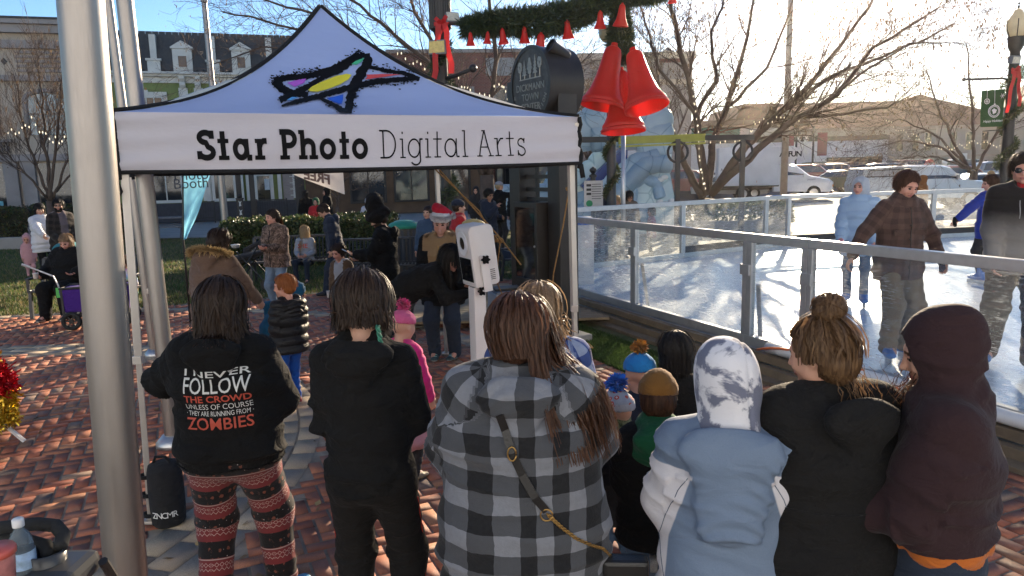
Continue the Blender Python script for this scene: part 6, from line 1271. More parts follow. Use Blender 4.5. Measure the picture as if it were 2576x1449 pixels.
# tall light pole, distant street lamps and signs
a,b_=dp(1971,480,30),dp(1990,0,30);m=MB();m.tube([(a.x,a.y,0),(b_.x,b_.y,13)],[.15,.09],12);tag(m.build('light_pole',M('galvanised_pole',(.34,.32,.30),.5,.4),smooth=True),'tall galvanised pole in front of the white box truck cab','pole')
for i,(u,v,y,lab)in enumerate(((2003,365,60,'distant black street lamp with a hooked lantern and red banner'),(2046,360,62,'distant black lamp post with red banner and lit snowflake'))):
    p=dp(u,v,y);m=MB();m.tube([(p.x,p.y,-.05),(p.x,p.y,p.z+1.4)],.09,8);m.tube([(p.x,p.y,p.z+1.2),(p.x-.3,p.y,p.z+1.6),(p.x-1.2,p.y,p.z+1.5),(p.x-1.35,p.y,p.z+1.1)],.06,6);m.lathe([(.05,0),(.32,-.25),(.30,-.5),(.1,-.55)],(p.x-1.35,p.y,p.z+1.15),10);o=m.build('distant_street_lamp',blackst,label=lab,cat='street lamp',smooth=True);m=MB();m.box((p.x+(.75 if i else -.6),p.y,p.z-.1),(.8,.03,1.9));m.build('banner',M('maroon_banner',(.22,.05,.06),.7),o); 
    if i:
        m=MB();c=Vector((p.x-.95,p.y-.05,p.z-.2))
        for k in range(6):
            t=k*1.047;d=Vector((math.cos(t),0,math.sin(t)));s_=Vector((-math.sin(t),0,math.cos(t)));m.tube([c,c+d*.85],.045,5)
            for q in (.4,.62):m.tube([c+d*q,c+d*(q+.18)+s_*.18],.035,4);m.tube([c+d*q,c+d*(q+.18)-s_*.18],.035,4)
        m.build('snowflake',M('white_snowflake',(.75,.75,.72),.4,trans=.4),o)
p=dp(2337,413,58);m=MB();m.tube([(p.x,p.y,-.05),(p.x,p.y,p.z)],.05,6);o=m.build('stop_sign',alu,label='red octagonal stop sign among the parked cars',cat='sign');m=MB();m.lathe([(.42,0),(.42,.03),(0,.03)],(p.x,p.y-.06,p.z),8,(0,-1,0));pl_=m.build('sign_face',M('stop_red',(.5,.03,.03),.5),o);ftext('STOP',.3,'lettering',signw,(p.x,p.y-.095,p.z-.1),(1,0,0),(0,0,1),pl_)
p=dp(2420,400,62);m=MB();m.tube([(p.x,p.y,-.05),(p.x,p.y,p.z)],.05,6);o=m.build('one_way_sign',alu,label='small white rectangular road sign behind the low bushy tree',cat='sign');m=MB();m.box((p.x,p.y-.06,p.z),(.75,.03,.95));m.build('sign_face',signw,o);m=MB();m.box((p.x,p.y-.08,p.z-.2),(.5,.01,.16));m.build('arrow',blackst,o)
# ---- inflatable slide
infm=NT('inflatable_vinyl');iv2=infm.coord('Object');infc=infm.mix(infm.ramp(infm.noise(iv2,.9,3),[(.35,0.),(.65,1.)]),(.34,.50,.62),(.55,.66,.72));vor=infm.n('ShaderNodeTexVoronoi',feature='DISTANCE_TO_EDGE');infm.l(iv2,vor.inputs[0]);vor.inputs['Scale'].default_value=1.3;infc=infm.mix(infm.ramp(vor.outputs[0],[(.0,1.),(.035,0.)]),infc,(.12,.25,.36));ib=infm.bsdf(infc,.35,0,infm.bump(infm.noise(infm.coord('Object',(1,1,1)),3,3),.3,.05));itr=infm.n('ShaderNodeBsdfTranslucent');itr.inputs[0].default_value=(.5,.62,.70,1);imx=infm.n('ShaderNodeMixShader');imx.inputs[0].default_value=.35;infm.l(ib,imx.inputs[1]);infm.l(itr.outputs[0],imx.inputs[2]);infm=infm.done(imx.outputs[0])
YS=24.0;S=lambda u,v,dy=0:dp(u,v,YS+dy);slide=empty('inflatable_slide',(S(1570,500).x,YS,0),0,'pale blue inflatable ice slide with a dark blue lane and stone pattern','inflatable slide')
def puffy(path,r,name,mat=infm,seg=.5):
    P=[Vector(p)for p in path];Q=[P[i].lerp(P[i+1],k/14)for i in range(len(P)-1)for k in range(14)]+[P[-1]];L=0;rs=[]
    for i,q in enumerate(Q):L += (q-Q[i-1]).length if i else 0;rs.append(r*(.84+.16*abs(math.sin(math.pi*L/seg))**.5)*(1 if 0<i<len(Q)-1 else .6))
    m=MB();m.tube(Q,rs,14);return m.build(name,mat,slide,smooth=True)
puffy([S(1462,560),S(1500,500),S(1600,412),S(1660,400)],.36,'side_tube');puffy([S(1500,575,-.3),S(1540,500,-.3),S(1625,415,-.3),S(1690,412,-.3)],.30,'side_tube');puffy([S(1400,470,2),S(1450,455,2),S(1500,420,2),S(1530,380,2)],.42,'side_tube');puffy([S(1400,560,.5),S(1470,545,.5),S(1480,500,1)],.5,'base_tube');puffy([S(1380,520,1),S(1400,450,1.6),S(1425,400,2)],.42,'base_tube')
m=MB();lane=[(1470,470),(1500,500),(1590,410),(1590,360)];m.prism([(S(u,v).x,S(u,v).z)for u,v in lane],(0,YS+1.9,0),(1,0,0),(0,0,1),(0,-1,0),1.0);m.build('slide_lane',M('dark_blue_vinyl',(.015,.05,.20),.35),slide);m=MB();m.bar(S(1480,490,.7),S(1600,395,.7),.3,.16);m.build('lane_stripe',M('mid_blue_vinyl',(.05,.22,.62),.35),slide)
m=MB();wallp=[(1600,412),(1680,418),(1684,440),(1695,500),(1702,590),(1490,590),(1545,508)];m.prism([(S(u,v).x,S(u,v).z)for u,v in wallp],(0,YS+.45,0),(1,0,0),(0,0,1),(0,-1,0),.7);m.build('side_wall',infm,slide,bevel=.1);puffy([S(1604,380,.5),S(1688,382,.5)],.40,'top_tube');puffy([S(1480,345,1),S(1545,335,1),S(1690,345,1)],.55,'top_tube')
G=SDF(.09)
for u,v,r in ((1500,320,.85),(1540,290,.75),(1450,345,.6),(1625,320,.8),(1655,300,.5),(1590,330,.7)):p=S(u,v,1.2);G.ell(p,(r,r*.8,r*.85),None,.35)
V,Q=G.mesh();mesh_np('snow_top',V,Q,[infm],slide,local=False);puffy([S(1590,545,-.1),S(1590,470,-.1),S(1615,448,-.1),S(1650,460,-.15),S(1660,500,-.15)],.22,'arch_relief',M('pale_blue_vinyl',(.30,.44,.56),.4))
m=MB();m.box(S(1520,540,-.4),(3.2,.5,.6));m.box(S(1330,500,1),(2.6,1.6,1.0));m.build('landing_cushion',infm,slide,bevel=.2);puffy([S(1290,430,2.5),S(1320,430,2.5)],.5,'side_tube')
m=MB()
for i,(u,v)in enumerate(((1672,446),(1662,452),(1690,505),(1676,512),(1660,508))):m.ball(S(u,v,-.3),.10,8,6,(1.2,.4,.8))
m.build('snowball_print',signw,slide,smooth=True)
# white cabinet behind the right column, beside the rink corner
p=dp(1460,600,12.2);m=MB();m.box((p.x-.10,p.y+.1,.68),(.62,.5,1.24));o=m.build('white_cabinet',wht,bevel=.01,label='white cabinet with a blue band at the rink corner behind the tower',cat='cabinet');m=MB();m.box((p.x-.10,p.y-.155,1.23),(.60,.01,.08));m.build('blue_band',M('blue_band',(.03,.15,.5),.5),o)
# ---- benches
def bench_proto(label,L=1.55):
    r=empty('bench',(0,0,0),0,label,'bench','black slatted metal benches')
    for sx in (-1,1):
        m=MB();x=sx*L/2;m.bar((x,-.24,0),(x,-.20,.43),.05,.05);m.bar((x,.26,0),(x,.20,.43),.05,.05);m.bar((x,-.25,.43),(x,.22,.40),.05,.04);m.bar((x,.20,.40),(x,.34,.88),.05,.04);m.bar((x,-.26,.62),(x,.24,.62),.06,.03);m.bar((x,-.24,.43),(x,-.24,.62),.04,.04);m.build('end_frame',benchm,r,bevel=.005)
    n=22;m=MB()
    for i in range(n):x=-L/2+.05+(L-.1)*i/(n-1);m.tube([(x,-.27,.40),(x,-.25,.435),(x,-.05,.425),(x,.17,.41)],.016,4)
    m.bar((-L/2,-.26,.43),(L/2,-.26,.43),.04,.03);m.bar((-L/2,.18,.41),(L/2,.18,.41),.04,.03);m.build('seat',benchm,r);m=MB()
    for i in range(n):x=-L/2+.05+(L-.1)*i/(n-1);m.tube([(x,.19,.43),(x,.25,.60),(x,.31,.82),(x,.35,.88)],.016,4)
    m.bar((-L/2,.35,.88),(L/2,.35,.88),.05,.04);m.bar((-L/2,.195,.44),(L/2,.195,.44),.03,.03);m.build('backrest',benchm,r);return r
benchm=M('black_bench_enamel',(.022,.025,.032),.35,var=.15)
bp_=bench_proto('black slatted bench with a seated girl behind the camouflage jacket');q=gp(705,722);bp_.location=(q.x+.05,q.y+.75,0);bp_.rotation_euler=(0,0,.16)
b2_=copy_tree(bp_);q=gp(840,690);b2_.location=(-2.45,13.6,0);b2_.rotation_euler=(0,0,.10);b2_['label']='empty black slatted bench right behind the small boy in brown'
b3_=copy_tree(bp_);b3_.location=(-6.75,11.55,0);b3_.rotation_euler=(0,0,.12);b3_['label']='black slatted bench under the seated woman holding a cup'
b4_=copy_tree(bp_);q=dp(1290,580,14.8);b4_.location=(q.x-.25,q.y,0);b4_.rotation_euler=(0,0,1.9);b4_['label']='black slatted bench seen end-on left of the black tower'
# picnic table, trash bin, feather flag, FREE banner
q=gp(410,600);r=empty('picnic_table',(q.x,q.y,0),.25,'grey metal picnic table on the lawn before the green building','picnic table');gm=M('grey_coated_metal',(.13,.14,.16),.5);m=MB();m.M=wm(r);m.box((0,0,.74),(2.0,.75,.05));m.build('table_top',gm,r,bevel=.01)
for y in (-.72,.72):m=MB();m.M=wm(r);m.box((0,y,.45),(2.0,.28,.045));m.build('seat',gm,r,bevel=.008)
for x in (-.7,.7):m=MB();m.M=wm(r);m.bar((x,-.62,0),(x,.1,.73),.06,.06);m.bar((x,.62,0),(x,-.1,.73),.06,.06);m.bar((x,-.8,.42),(x,.8,.42),.05,.05);m.build('leg',gm,r)
q=dp(1018,600,15.2);m=MB();m.lathe([(.26,0),(.30,.9),(.31,.98)],(q.x,q.y,0),12);o=m.build('trash_bin',M('brown_slat_bin',(.10,.085,.07),.7),label='round litter bin with a green lid behind the man with the phone',cat='trash bin',auto=.5);m=MB();m.lathe([(.33,.985),(.34,1.03),(.30,1.08),(.16,1.14),(0,1.15)],(q.x,q.y,0),14);m.build('lid',M('green_plastic',(.03,.24,.15),.45),o,auto=.5);m=MB()
for k in range(16):t=k*.3927;m.bar((q.x+.285*math.cos(t),q.y+.285*math.sin(t),.05),(q.x+.315*math.cos(t),q.y+.315*math.sin(t),.95),.03,.05)
m.build('slats',dkwood,o)
flm=NT('blue_flag_cloth');fb2=flm.bsdf((.16,.42,.60),.6);ft2=flm.n('ShaderNodeBsdfTranslucent');ft2.inputs[0].default_value=(.22,.55,.75,1);fx2=flm.n('ShaderNodeMixShader');fx2.inputs[0].default_value=.5;flm.l(fb2,fx2.inputs[1]);flm.l(ft2.outputs[0],fx2.inputs[2]);flm=flm.done(fx2.outputs[0])
YF=10.6;F_=lambda u,v:dp(u,v,YF);base=F_(463,640);r=empty('feather_flag',(base.x,base.y,0),0,'sky blue feather flag reading Photo Booth on a black pole','flag');m=MB();m.tube([(base.x,base.y,0),F_(461,600),F_(460,440),F_(462,330),F_(478,270)],.014,6);m.build('pole',blackst,r,smooth=True);m=MB()
def flag_pt(s,t):
    L_=F_(461+.5*t,330+275*t);R_=F_(570-102*t**1.15,325+275*t);p=L_.lerp(R_,s);return p+Vector((0,.05*math.sin(s*7+t*9)*s,0))
m.grid(flag_pt,12,26);fl_=m.build('banner_cloth',flm,r,smooth=True,fix=False);navyp=M('dark_print',(.02,.03,.05),.6)
ftext('Booth',.205,'lettering',navyp,F_(486,473)+Vector((0,-.06,0)),(1,0,.03),(0,0,1),fl_,.002);ftext('Photo',.205,'lettering',navyp,F_(486,452)+Vector((0,-.06,0)),(1,0,.03),(0,0,1),fl_,.002)
c0,c1,c2,c3=[dp(u,v,9.2)for u,v in ((725,428),(850,420),(842,460),(800,455))]
BY=8.9;bw0,bw1=dp(700,430,BY),dp(862,424,BY);m=MB();zt=bw0.z+.02
def frp(s,t):p=bw0.lerp(bw1,s);return Vector((p.x,p.y+.03*math.sin(s*6+t*2),p.z+.05-t*(.02+.34*s)))
m.grid(frp,14,5);fr_=m.build('banner_sheet',M('white_vinyl_sheet',(.62,.58,.55),.5,var=.05,trans=.5),smooth=True,fix=False,label='white sheet banner printed FREE seen from behind under the canopy',cat='banner');brp=M('brown_print',(.16,.10,.085),.6);q=frp(.62,.74);ex=(frp(1,.5)-frp(.3,.3)).normalized();ftext('FREE',.155,'lettering',brp,q+Vector((0,-.05,-.02)),ex,(0,0,1),fr_,.002,flip=True,bold=.006)
# small white discs on the lawn, yellow bag on the table behind the booth
for i,(u,v)in enumerate(((375,690),(600,630))):q=gp(u,v);m=MB();m.lathe([(.28,0),(.30,.03),(.22,.05),(0,.05)],(q.x,q.y,-.01),20);tag(m.build('concrete_footing',walk,smooth=True),('round pale concrete footing under the mid-sized flagpole','round pale concrete footing at the distant thin flagpole')[i],'footing','flagpole footings')
q=dp(1188,565,11.5);G=SDF(.02);G.ell(q,(.17,.12,.09),None,.03);G.ell(q+Vector((.1,0,-.02)),(.12,.1,.07),None,.05);V,Q=G.mesh();tag(mesh_np('paper_bag',V,Q,[M('yellow_bag',(.5,.36,.13),.7)],local=False),'crumpled yellow bag held beside the person in red','bag')
# tinsel tree on a white stand at the left edge
q=gp(-62,1120);r=empty('tinsel_tree',(q.x,q.y,0),0,'red and gold tinsel tree on a white stand at the left edge','tinsel decoration');tm=[M('red_tinsel',(.55,.01,.02),.2,.6),M('gold_tinsel',(.70,.48,.05),.2,.7)]
def tinsel(z0,z1,r0,r1,mat,n,seed):
    rg=np.random.default_rng(seed);t=rg.random(n);th=rg.uniform(0,6.28,n);R_=(r0+(r1-r0)*t)*rg.uniform(.75,1.03,n);P=np.stack([q.x+R_*np.cos(th),q.y+R_*np.sin(th),z0+(z1-z0)*t],1);d=rg.normal(size=(n,3))*.03;e=np.cross(d,rg.normal(size=(n,3)));e /= np.linalg.norm(e,axis=1,keepdims=True);e *= .006
    return mesh_np('tinsel',np.stack([P-e,P+e,P+d+e,P+d-e],1).reshape(-1,3),np.arange(n*4).reshape(-1,4),[mat],r,smooth=False,local=False)
tinsel(.15,.42,.30,.32,tm[1],5000,1);tinsel(.42,.66,.34,.24,tm[0],5000,2);tinsel(.66,.80,.22,.20,tm[1],3500,3);tinsel(.80,1.02,.20,.10,tm[0],3500,4);m=MB();m.tube([(q.x,q.y,.05),(q.x,q.y,1.0)],.03,8)
for a in (0.1,2.2,4.3):m.bar((q.x+.12*math.cos(a),q.y+.12*math.sin(a),.30),(q.x+.38*math.cos(a),q.y+.38*math.sin(a),.01),.03,.02)
m.build('stand',wht,r)
# ---- stroller handle with cup and bottle at the bottom left
q=gp(70,1560);zc=.95;sp0=dp(90,1400,2.05);r=empty('stroller',(sp0.x,sp0.y,0),0,'dark stroller with padded handle and cup tray at the bottom left corner','stroller');foam=M('black_foam',(.02,.02,.02),.9,var=.3,bump=.5,bs=150);B_=lambda u,v,y:dp(u,v,y)
m=MB();hp=[B_(-80,1345,2.0),B_(0,1328,2.02),B_(90,1318,2.05),B_(140,1322,2.06),B_(160,1345,2.04),B_(152,1378,2.0)];Q=[hp[i].lerp(hp[i+1],k/5)for i in range(5)for k in range(5)]+[hp[-1]];m.tube(Q,.0195,12);m.build('handle',foam,r,smooth=True)
tray=M('dark_grey_tray',(.05,.052,.055),.35,var=.1);c=B_(90,1425,2.0);m=MB();m.box(c+Vector((0,0,-.02)),(.30,.16,.07)); 
m.build('tray',tray,r,bevel=.025);m=MB();m.lathe([(.040,.0),(.048,.055),(.054,.055),(.05,-.03),(0,-.03)],B_(118,1412,2.0)+Vector((0,0,-.02)),20);m.build('cup_holder',tray,r,smooth=True);m=MB();m.tube([B_(-30,1345,2.05),B_(60,1360,2.05),B_(115,1375,2.04),B_(125,1400,2.0)],.022,8);m.build('canopy_fold',foam,r,smooth=True)
for x_ in (-.22,.20):m=MB();m.tube([sp0+Vector((x_,0,-.02)),(sp0.x+x_*.9,sp0.y+.45,.18)],.014,8);m.build('frame_tube',blackst,r);m=MB();m.tube([Vector((sp0.x+x_*.95,sp0.y+.45+.12*math.cos(t),.13+.12*math.sin(t)))for t in np.linspace(0,6.28,20)],.025,6);m.build('wheel',foam,r)
pet=NT('clear_bottle');pb=pet.n('ShaderNodeBsdfPrincipled');pb.inputs['Base Color'].default_value=(.55,.68,.78,1);pb.inputs['Roughness'].default_value=.06;pb.inputs['Transmission Weight'].default_value=.8;pb.inputs['IOR'].default_value=1.2;pet=pet.done(pb.outputs[0])
c=B_(58,1405,1.96)+Vector((0,0,-.085));m=MB();m.lathe([(.0,0),(.030,0),(.033,.01),(.031,.02),(.033,.03),(.031,.045),(.0325,.05),(.0325,.115),(.031,.125),(.030,.14),(.022,.165),(.0135,.175),(.0125,.188)],c,22);bt=m.build('water_bottle',pet,smooth=True,label='clear water bottle with white cap standing in the stroller tray',cat='bottle');m=MB();m.lathe([(.0335,.062),(.0335,.113)],c,22,cap=False);m.build('bottle_label',M('bottle_label',(.35,.50,.68),.5,var=.3,vs=40),bt,smooth=True);m=MB();m.lathe([(.0145,.183),(.0155,.186),(.0155,.205),(.013,.208),(0,.208)],c,16);m.build('cap',M('white_cap',(.75,.75,.75),.4),bt,smooth=True)
c=B_(12,1420,1.80)+Vector((-.02,0,-.09));m=MB();m.lathe([(.034,0),(.043,.115),(.045,.12),(.045,.123)],c,24);cp=m.build('tumbler',M('pink_tumbler',(.50,.20,.19),.25,var=.3,vs=25),smooth=True,label='pink plastic tumbler with a coral lid beside the water bottle',cat='cup');m=MB();m.lathe([(.047,.118),(.048,.132),(.044,.138),(0,.139)],c,24);m.build('lid',M('coral_lid',(.60,.12,.09),.35),cp,smooth=True)
# ---- purple wagon at the left bench
pur=cloth('purple_nylon',(.060,.020,.20),.15,200,.15);w0=gp(165,832);r=empty('folding_wagon',(w0.x+.1,w0.y,0),.25,'purple folding wagon with black frame and big wheels by the seated woman','wagon');m=MB();m.M=wm(r)
m.box((.32,.28,.42),(.86,.46,.34),taper=1.06);m.build('basket',pur,r,bevel=.03);m=MB();m.M=wm(r);m.tube([(-.12+(.88 if i in (1,2)else 0),.04+(.48 if i>1 else 0),.60+.012*math.sin(i*2))for i in (0,1,2,3)],.018,8,closed=True)
for x in (-.10,.74):
    for y in (.05,.51):m.bar((x,y,.16),(x,y,.60),.03,.03)
m.bar((-.1,.05,.18),(.74,.51,.18),.03,.03);m.bar((-.1,.05,.2),(-.1,.51,.2),.03,.03);m.build('frame',blackst,r);m=MB();m.M=wm(r);m.tube([(-.14,.28,.2),(-.2,.28,.62),(-.25,.28,.76),(-.55,.26,.92)],.012,8);m.tube([(-.53,.26,.91),(-.62,.25,.955)],.018,8);m.build('pull_handle',M('silver_handle',(.5,.5,.5),.35,.6),r);m=MB();m.M=wm(r);m.box((-.20,.26,.52),(.06,.03,.14));m.build('green_tag',M('green_tag',(.10,.50,.10),.6),r)
for x,y in ((.0,.0),(.66,.0),(-.02,.56),(.66,.56)):
    m=MB();m.M=wm(r);c=Vector((x,y,.135));m.tube([c+Vector((.105*math.cos(t),0,.105*math.sin(t)))for t in np.linspace(0,6.283*23/24,24)],.030,8,closed=True);wh=m.build('wheel',M('black_rubber',(.018,.018,.018),.8),r,smooth=True);m=MB();m.M=wm(r);m.lathe([(.03,-.025),(.03,.025)],c,10,(0,1,0))
    for k in range(6):t=k*1.047;m.bar(c,c+Vector((.09*math.cos(t),0,.09*math.sin(t))),.02,.014,(0,1,0))
    m.build('spokes',blackst,wh)
# teal stroller hood behind the bench
q=dp(172,640,13.6);r=empty('teal_stroller',(q.x,q.y,0),0,'teal hooded stroller behind the seated woman','stroller');G=SDF(.022);G.ell((q.x,q.y,.70),(.30,.34,.30),None,.05);G.ell((q.x+.25,q.y,.55),(.22,.28,.16),None,.1);G.ell((q.x-.02,q.y-.35,.64),(.16,.25,.15),None,.03,'s');V,Q=G.mesh();N=vnorm(V,Q);V=V+N*(.012*np.sin(np.arctan2(V[:,2]-.5,V[:,0]-q.x)*14))[:,None];mesh_np('hood',V,Q,[TEAL],r,local=False);m=MB(); 
for x in (-.25,.3):m.tube([(q.x+x,q.y,.5),(q.x+x*1.2,q.y+.1,.1)],.014,6);m.lathe([(.1,-.02),(.1,.02)],(q.x+x*1.2,q.y+.1,.1),14,(0,1,0))
m.build('frame',blackst,r)
# parked grey stroller frame and cups on the bench
q=gp(615,740);r=empty('folded_stroller',(q.x,q.y+.5,0),0,'dark folded stroller parked at the left end of the bench','stroller');G=SDF(.025);qx,qy=q.x,q.y+.5;G.flat((qx-.35,qy,.55),(qx+.25,qy,.72),.22,.10,.16,.05,(0,1,0),.05);G.cone((qx-.1,qy,.75),(qx+.35,qy,.98),.05,.035,.05);V,Q=G.mesh();mesh_np('seat_fabric',V,Q,[CHAR],r,local=False);m=MB();m.tube([(qx+.30,qy-.2,.96),(qx+.36,qy,.99),(qx+.30,qy+.2,.96)],.022,8)
for y in (-.2,.2):m.tube([(qx+.3,qy+y,.96),(qx-.3,qy+y,.15)],.014,6);m.tube([(qx+.3,qy+y,.15),(qx-.2,qy+y,.75)],.014,6);m.lathe([(.1,-.02),(.1,.02)],(qx-.3,qy+y,.11),14,(0,1,0));m.lathe([(.1,-.02),(.1,.02)],(qx+.3,qy+y,.11),14,(0,1,0))
m.build('frame',blackst,r);m=MB();m.lathe([(.06,0),(.085,.06),(.09,.065)],(qx-.28,qy,.80),16);tag(m.build('paper_bowl',M('white_paper',(.7,.7,.7),.6),smooth=True),'white paper bowl resting on the folded stroller','bowl')
# ---- vehicles
rubber=M('tyre_rubber',(.02,.02,.02),.85);rimm=M('alloy_rim',(.45,.46,.47),.35,.8);headl=M('headlight_glass',(.6,.62,.65),.1,var=.05);taill=M('tail_light',(.35,.02,.02),.2);carglass=M('car_glass',(.03,.035,.04),.04,var=.2,spec=1.)
def paint(name,c,metal=.35):return M(name,c,.32,metal,var=.05,coat=.8)
PROF={'suv':([(-2.3,.35),(-2.35,.75),(-2.3,1.05),(-2.15,1.12),(-1.95,1.68),(-1.5,1.76),(.1,1.74),(.55,1.66),(1.15,1.12),(2.0,.98),(2.25,.85),(2.3,.5),(2.22,.32)],[(-1.92,1.16),(-1.78,1.62),(.1,1.64),(.52,1.56),(.98,1.14)]),
        'sedan':([(-2.3,.35),(-2.35,.7),(-2.25,.98),(-1.55,1.04),(-.95,1.42),(.0,1.46),(.45,1.40),(1.15,.98),(2.05,.86),(2.3,.7),(2.3,.4),(2.2,.28)],[(-1.42,1.06),(-.88,1.36),(.0,1.40),(.42,1.34),(1.0,1.0)]),
        'pickup':([(-2.95,.55),(-3.0,1.15),(-2.95,1.30),(-2.85,1.86),(-1.0,1.94),(-.7,1.94),(.6,1.92),(1.0,1.84),(1.55,1.30),(2.6,1.18),(2.9,1.02),(2.95,.6),(2.8,.45)],[(-.62,1.34),(-.60,1.82),(.6,1.82),(.95,1.74),(1.35,1.34)]),
        'cab':([(-.9,.5),(-.9,2.05),(-.2,2.08),(.35,2.0),(1.15,1.38),(2.2,1.16),(2.4,1.0),(2.42,.55),(2.3,.42)],[(-.25,1.42),(-.25,1.95),(.30,1.88),(.92,1.42)])}
def car(kind,x,y,rz,mat,label,z=-.045,group='parked cars'):
    z += max(0,y-40)*.02
    body,win=PROF[kind];r=empty('parked_'+('truck' if kind == 'cab' else 'pickup' if kind == 'pickup' else 'car'),(x,y,z),rz,label,{'suv':'car','sedan':'car','pickup':'pickup truck','cab':'box truck'}[kind],group);W2=.92 if kind in ('sedan','suv')else 1.0;top=max(p[1]for p in body);n=len(body)
    def half(zz):return W2*(1.0 if zz<1.05 else 1-.17*min(1,(zz-1.05)/.65))*(.93 if zz<.5 else 1)
    m=MB();vs=[];rings=[]
    for s_ in (-1,-.86,.86,1):
        for px_,pz in body:k=1 if abs(s_)<.9 else .965;vs.append((px_*k,s_*half(pz),pz if abs(s_)<.9 or pz<.6 else pz-.03))
    fs=[tuple(range(n-1,-1,-1)),tuple(range(3*n,4*n))]+[(k*n+i,k*n+(i+1)% n,(k+1)*n+(i+1)% n,(k+1)*n+i)for k in range(3)for i in range(n)];m.add(vs,fs);
    m.M=None;me_o=m.build('body',mat,None,auto=.45);me_o.parent=r
    L0,L1=(1.45,-1.4)if kind in ('sedan','suv')else (1.85,-1.9)if kind == 'pickup' else (1.35,-2.6)
    for sy in (-1,1):
        m=MB();m.prism(win,(0,sy*(half(1.2)-.0),0),(1,0,0),(0,sy*-.0,1),(0,sy,0),.008); 
        wv=[(vx,sy*(half(vz)*1.0+.004),vz)for vx,vy,vz in [(p[0],0,p[1])for p in win]];m=MB();m.add(wv+[(a_,b_-sy*.03,c_)for a_,b_,c_ in wv],[tuple(range(len(win))),tuple(range(2*len(win)-1,len(win)-1,-1))]);o=m.build('side_window',carglass);o.parent=r
        for wx in (L0,L1):
            if kind == 'cab' and wx == L1:pass
            R_=.34 if kind in ('sedan','suv')else .40;m=MB();m.lathe([(R_*.6,-.11),(R_*.95,-.11),(R_,-.08),(R_,.08),(R_*.95,.11),(R_*.6,.11)],(wx,sy*(W2-.09),R_),20,(0,1,0),cap=False);wv_=m.build('wheel',rubber,auto=.6);wv_.parent=r
            m=MB();m.lathe([(R_*.62,.05),(R_*.6,.09),(R_*.2,.07),(0,.08)],(wx,sy*(W2-.09),R_),14,(0,sy,0));o=m.build('rim',rimm,auto=.6);o.parent=wv_
    ia=[i for i in range(n)if body[i][1]== max(p[1]for p in body if p[0]>.3)][0];a_,b_=(win[-2],win[-1]);m=MB();e=.012
    ws=[(b_[0]+.14,b_[1]-.03),(a_[0]+.10,a_[1]+.03)];i1=max(i for i in range(n)if body[i][1]>1.3 and body[i][0]>0);i2=i1+1;p1,p2=body[i1],body[i2];nx,nz=(p1[1]-p2[1]),(p2[0]-p1[0]);l_=math.hypot(nx,nz);nx,nz=nx/l_*e,nz/l_*e;q1=(p1[0]*.93+p2[0]*.07+nx,p1[1]*.93+p2[1]*.07+nz);q2=(p1[0]*.06+p2[0]*.94+nx,p1[1]*.06+p2[1]*.94+nz)
    m.add([(q1[0],-half(q1[1])*.80,q1[1]),(q1[0],half(q1[1])*.80,q1[1]),(q2[0],half(q2[1])*.83,q2[1]),(q2[0],-half(q2[1])*.83,q2[1])],[(0,1,2,3)]);o=m.build('windscreen',carglass);o.parent=r
    fx=max(p[0]for p in body);m=MB();m.box((fx-.015,0,.70 if kind in ('sedan','suv')else .86),(.08,W2*1.0,.20 if kind in ('sedan','suv')else .34));o=m.build('grille',blackst);o.parent=r;m=MB();m.box((fx-.05,0,.42),(.16,W2*1.86,.14));o=m.build('bumper',M('grey_bumper',(.08,.08,.085),.5));o.parent=r
    for sy in (-1,1):
        m=MB();m.box((fx-.07,sy*W2*.72,.76 if kind in ('sedan','suv')else .92),(.16,.32,.15));o=m.build('headlight',headl,bevel=.02);o.parent=r;m=MB();m.box((-fx*.985 if kind != 'cab' else -.9,sy*W2*.86,.9),(.07,.16,.26));o=m.build('tail_light',taill);o.parent=r;m=MB();m.box((win[-1][0]-.12,sy*(W2+.10),1.12 if kind in ('sedan','suv')else 1.42),(.12,.2,.14 if kind in ('sedan','suv')else .24));o=m.build('mirror',mat,bevel=.02);o.parent=r
    return r
silver=paint('silver_paint',(.42,.44,.47));whitep=paint('white_paint',(.78,.78,.78),0.);maroon=paint('maroon_paint',(.13,.02,.022));darkp=paint('charcoal_paint',(.05,.052,.058));bluep=paint('slate_blue_paint',(.12,.16,.24));greenp=paint('dark_green_paint',(.03,.055,.045))
def at_(u,y):return ax(u,y)
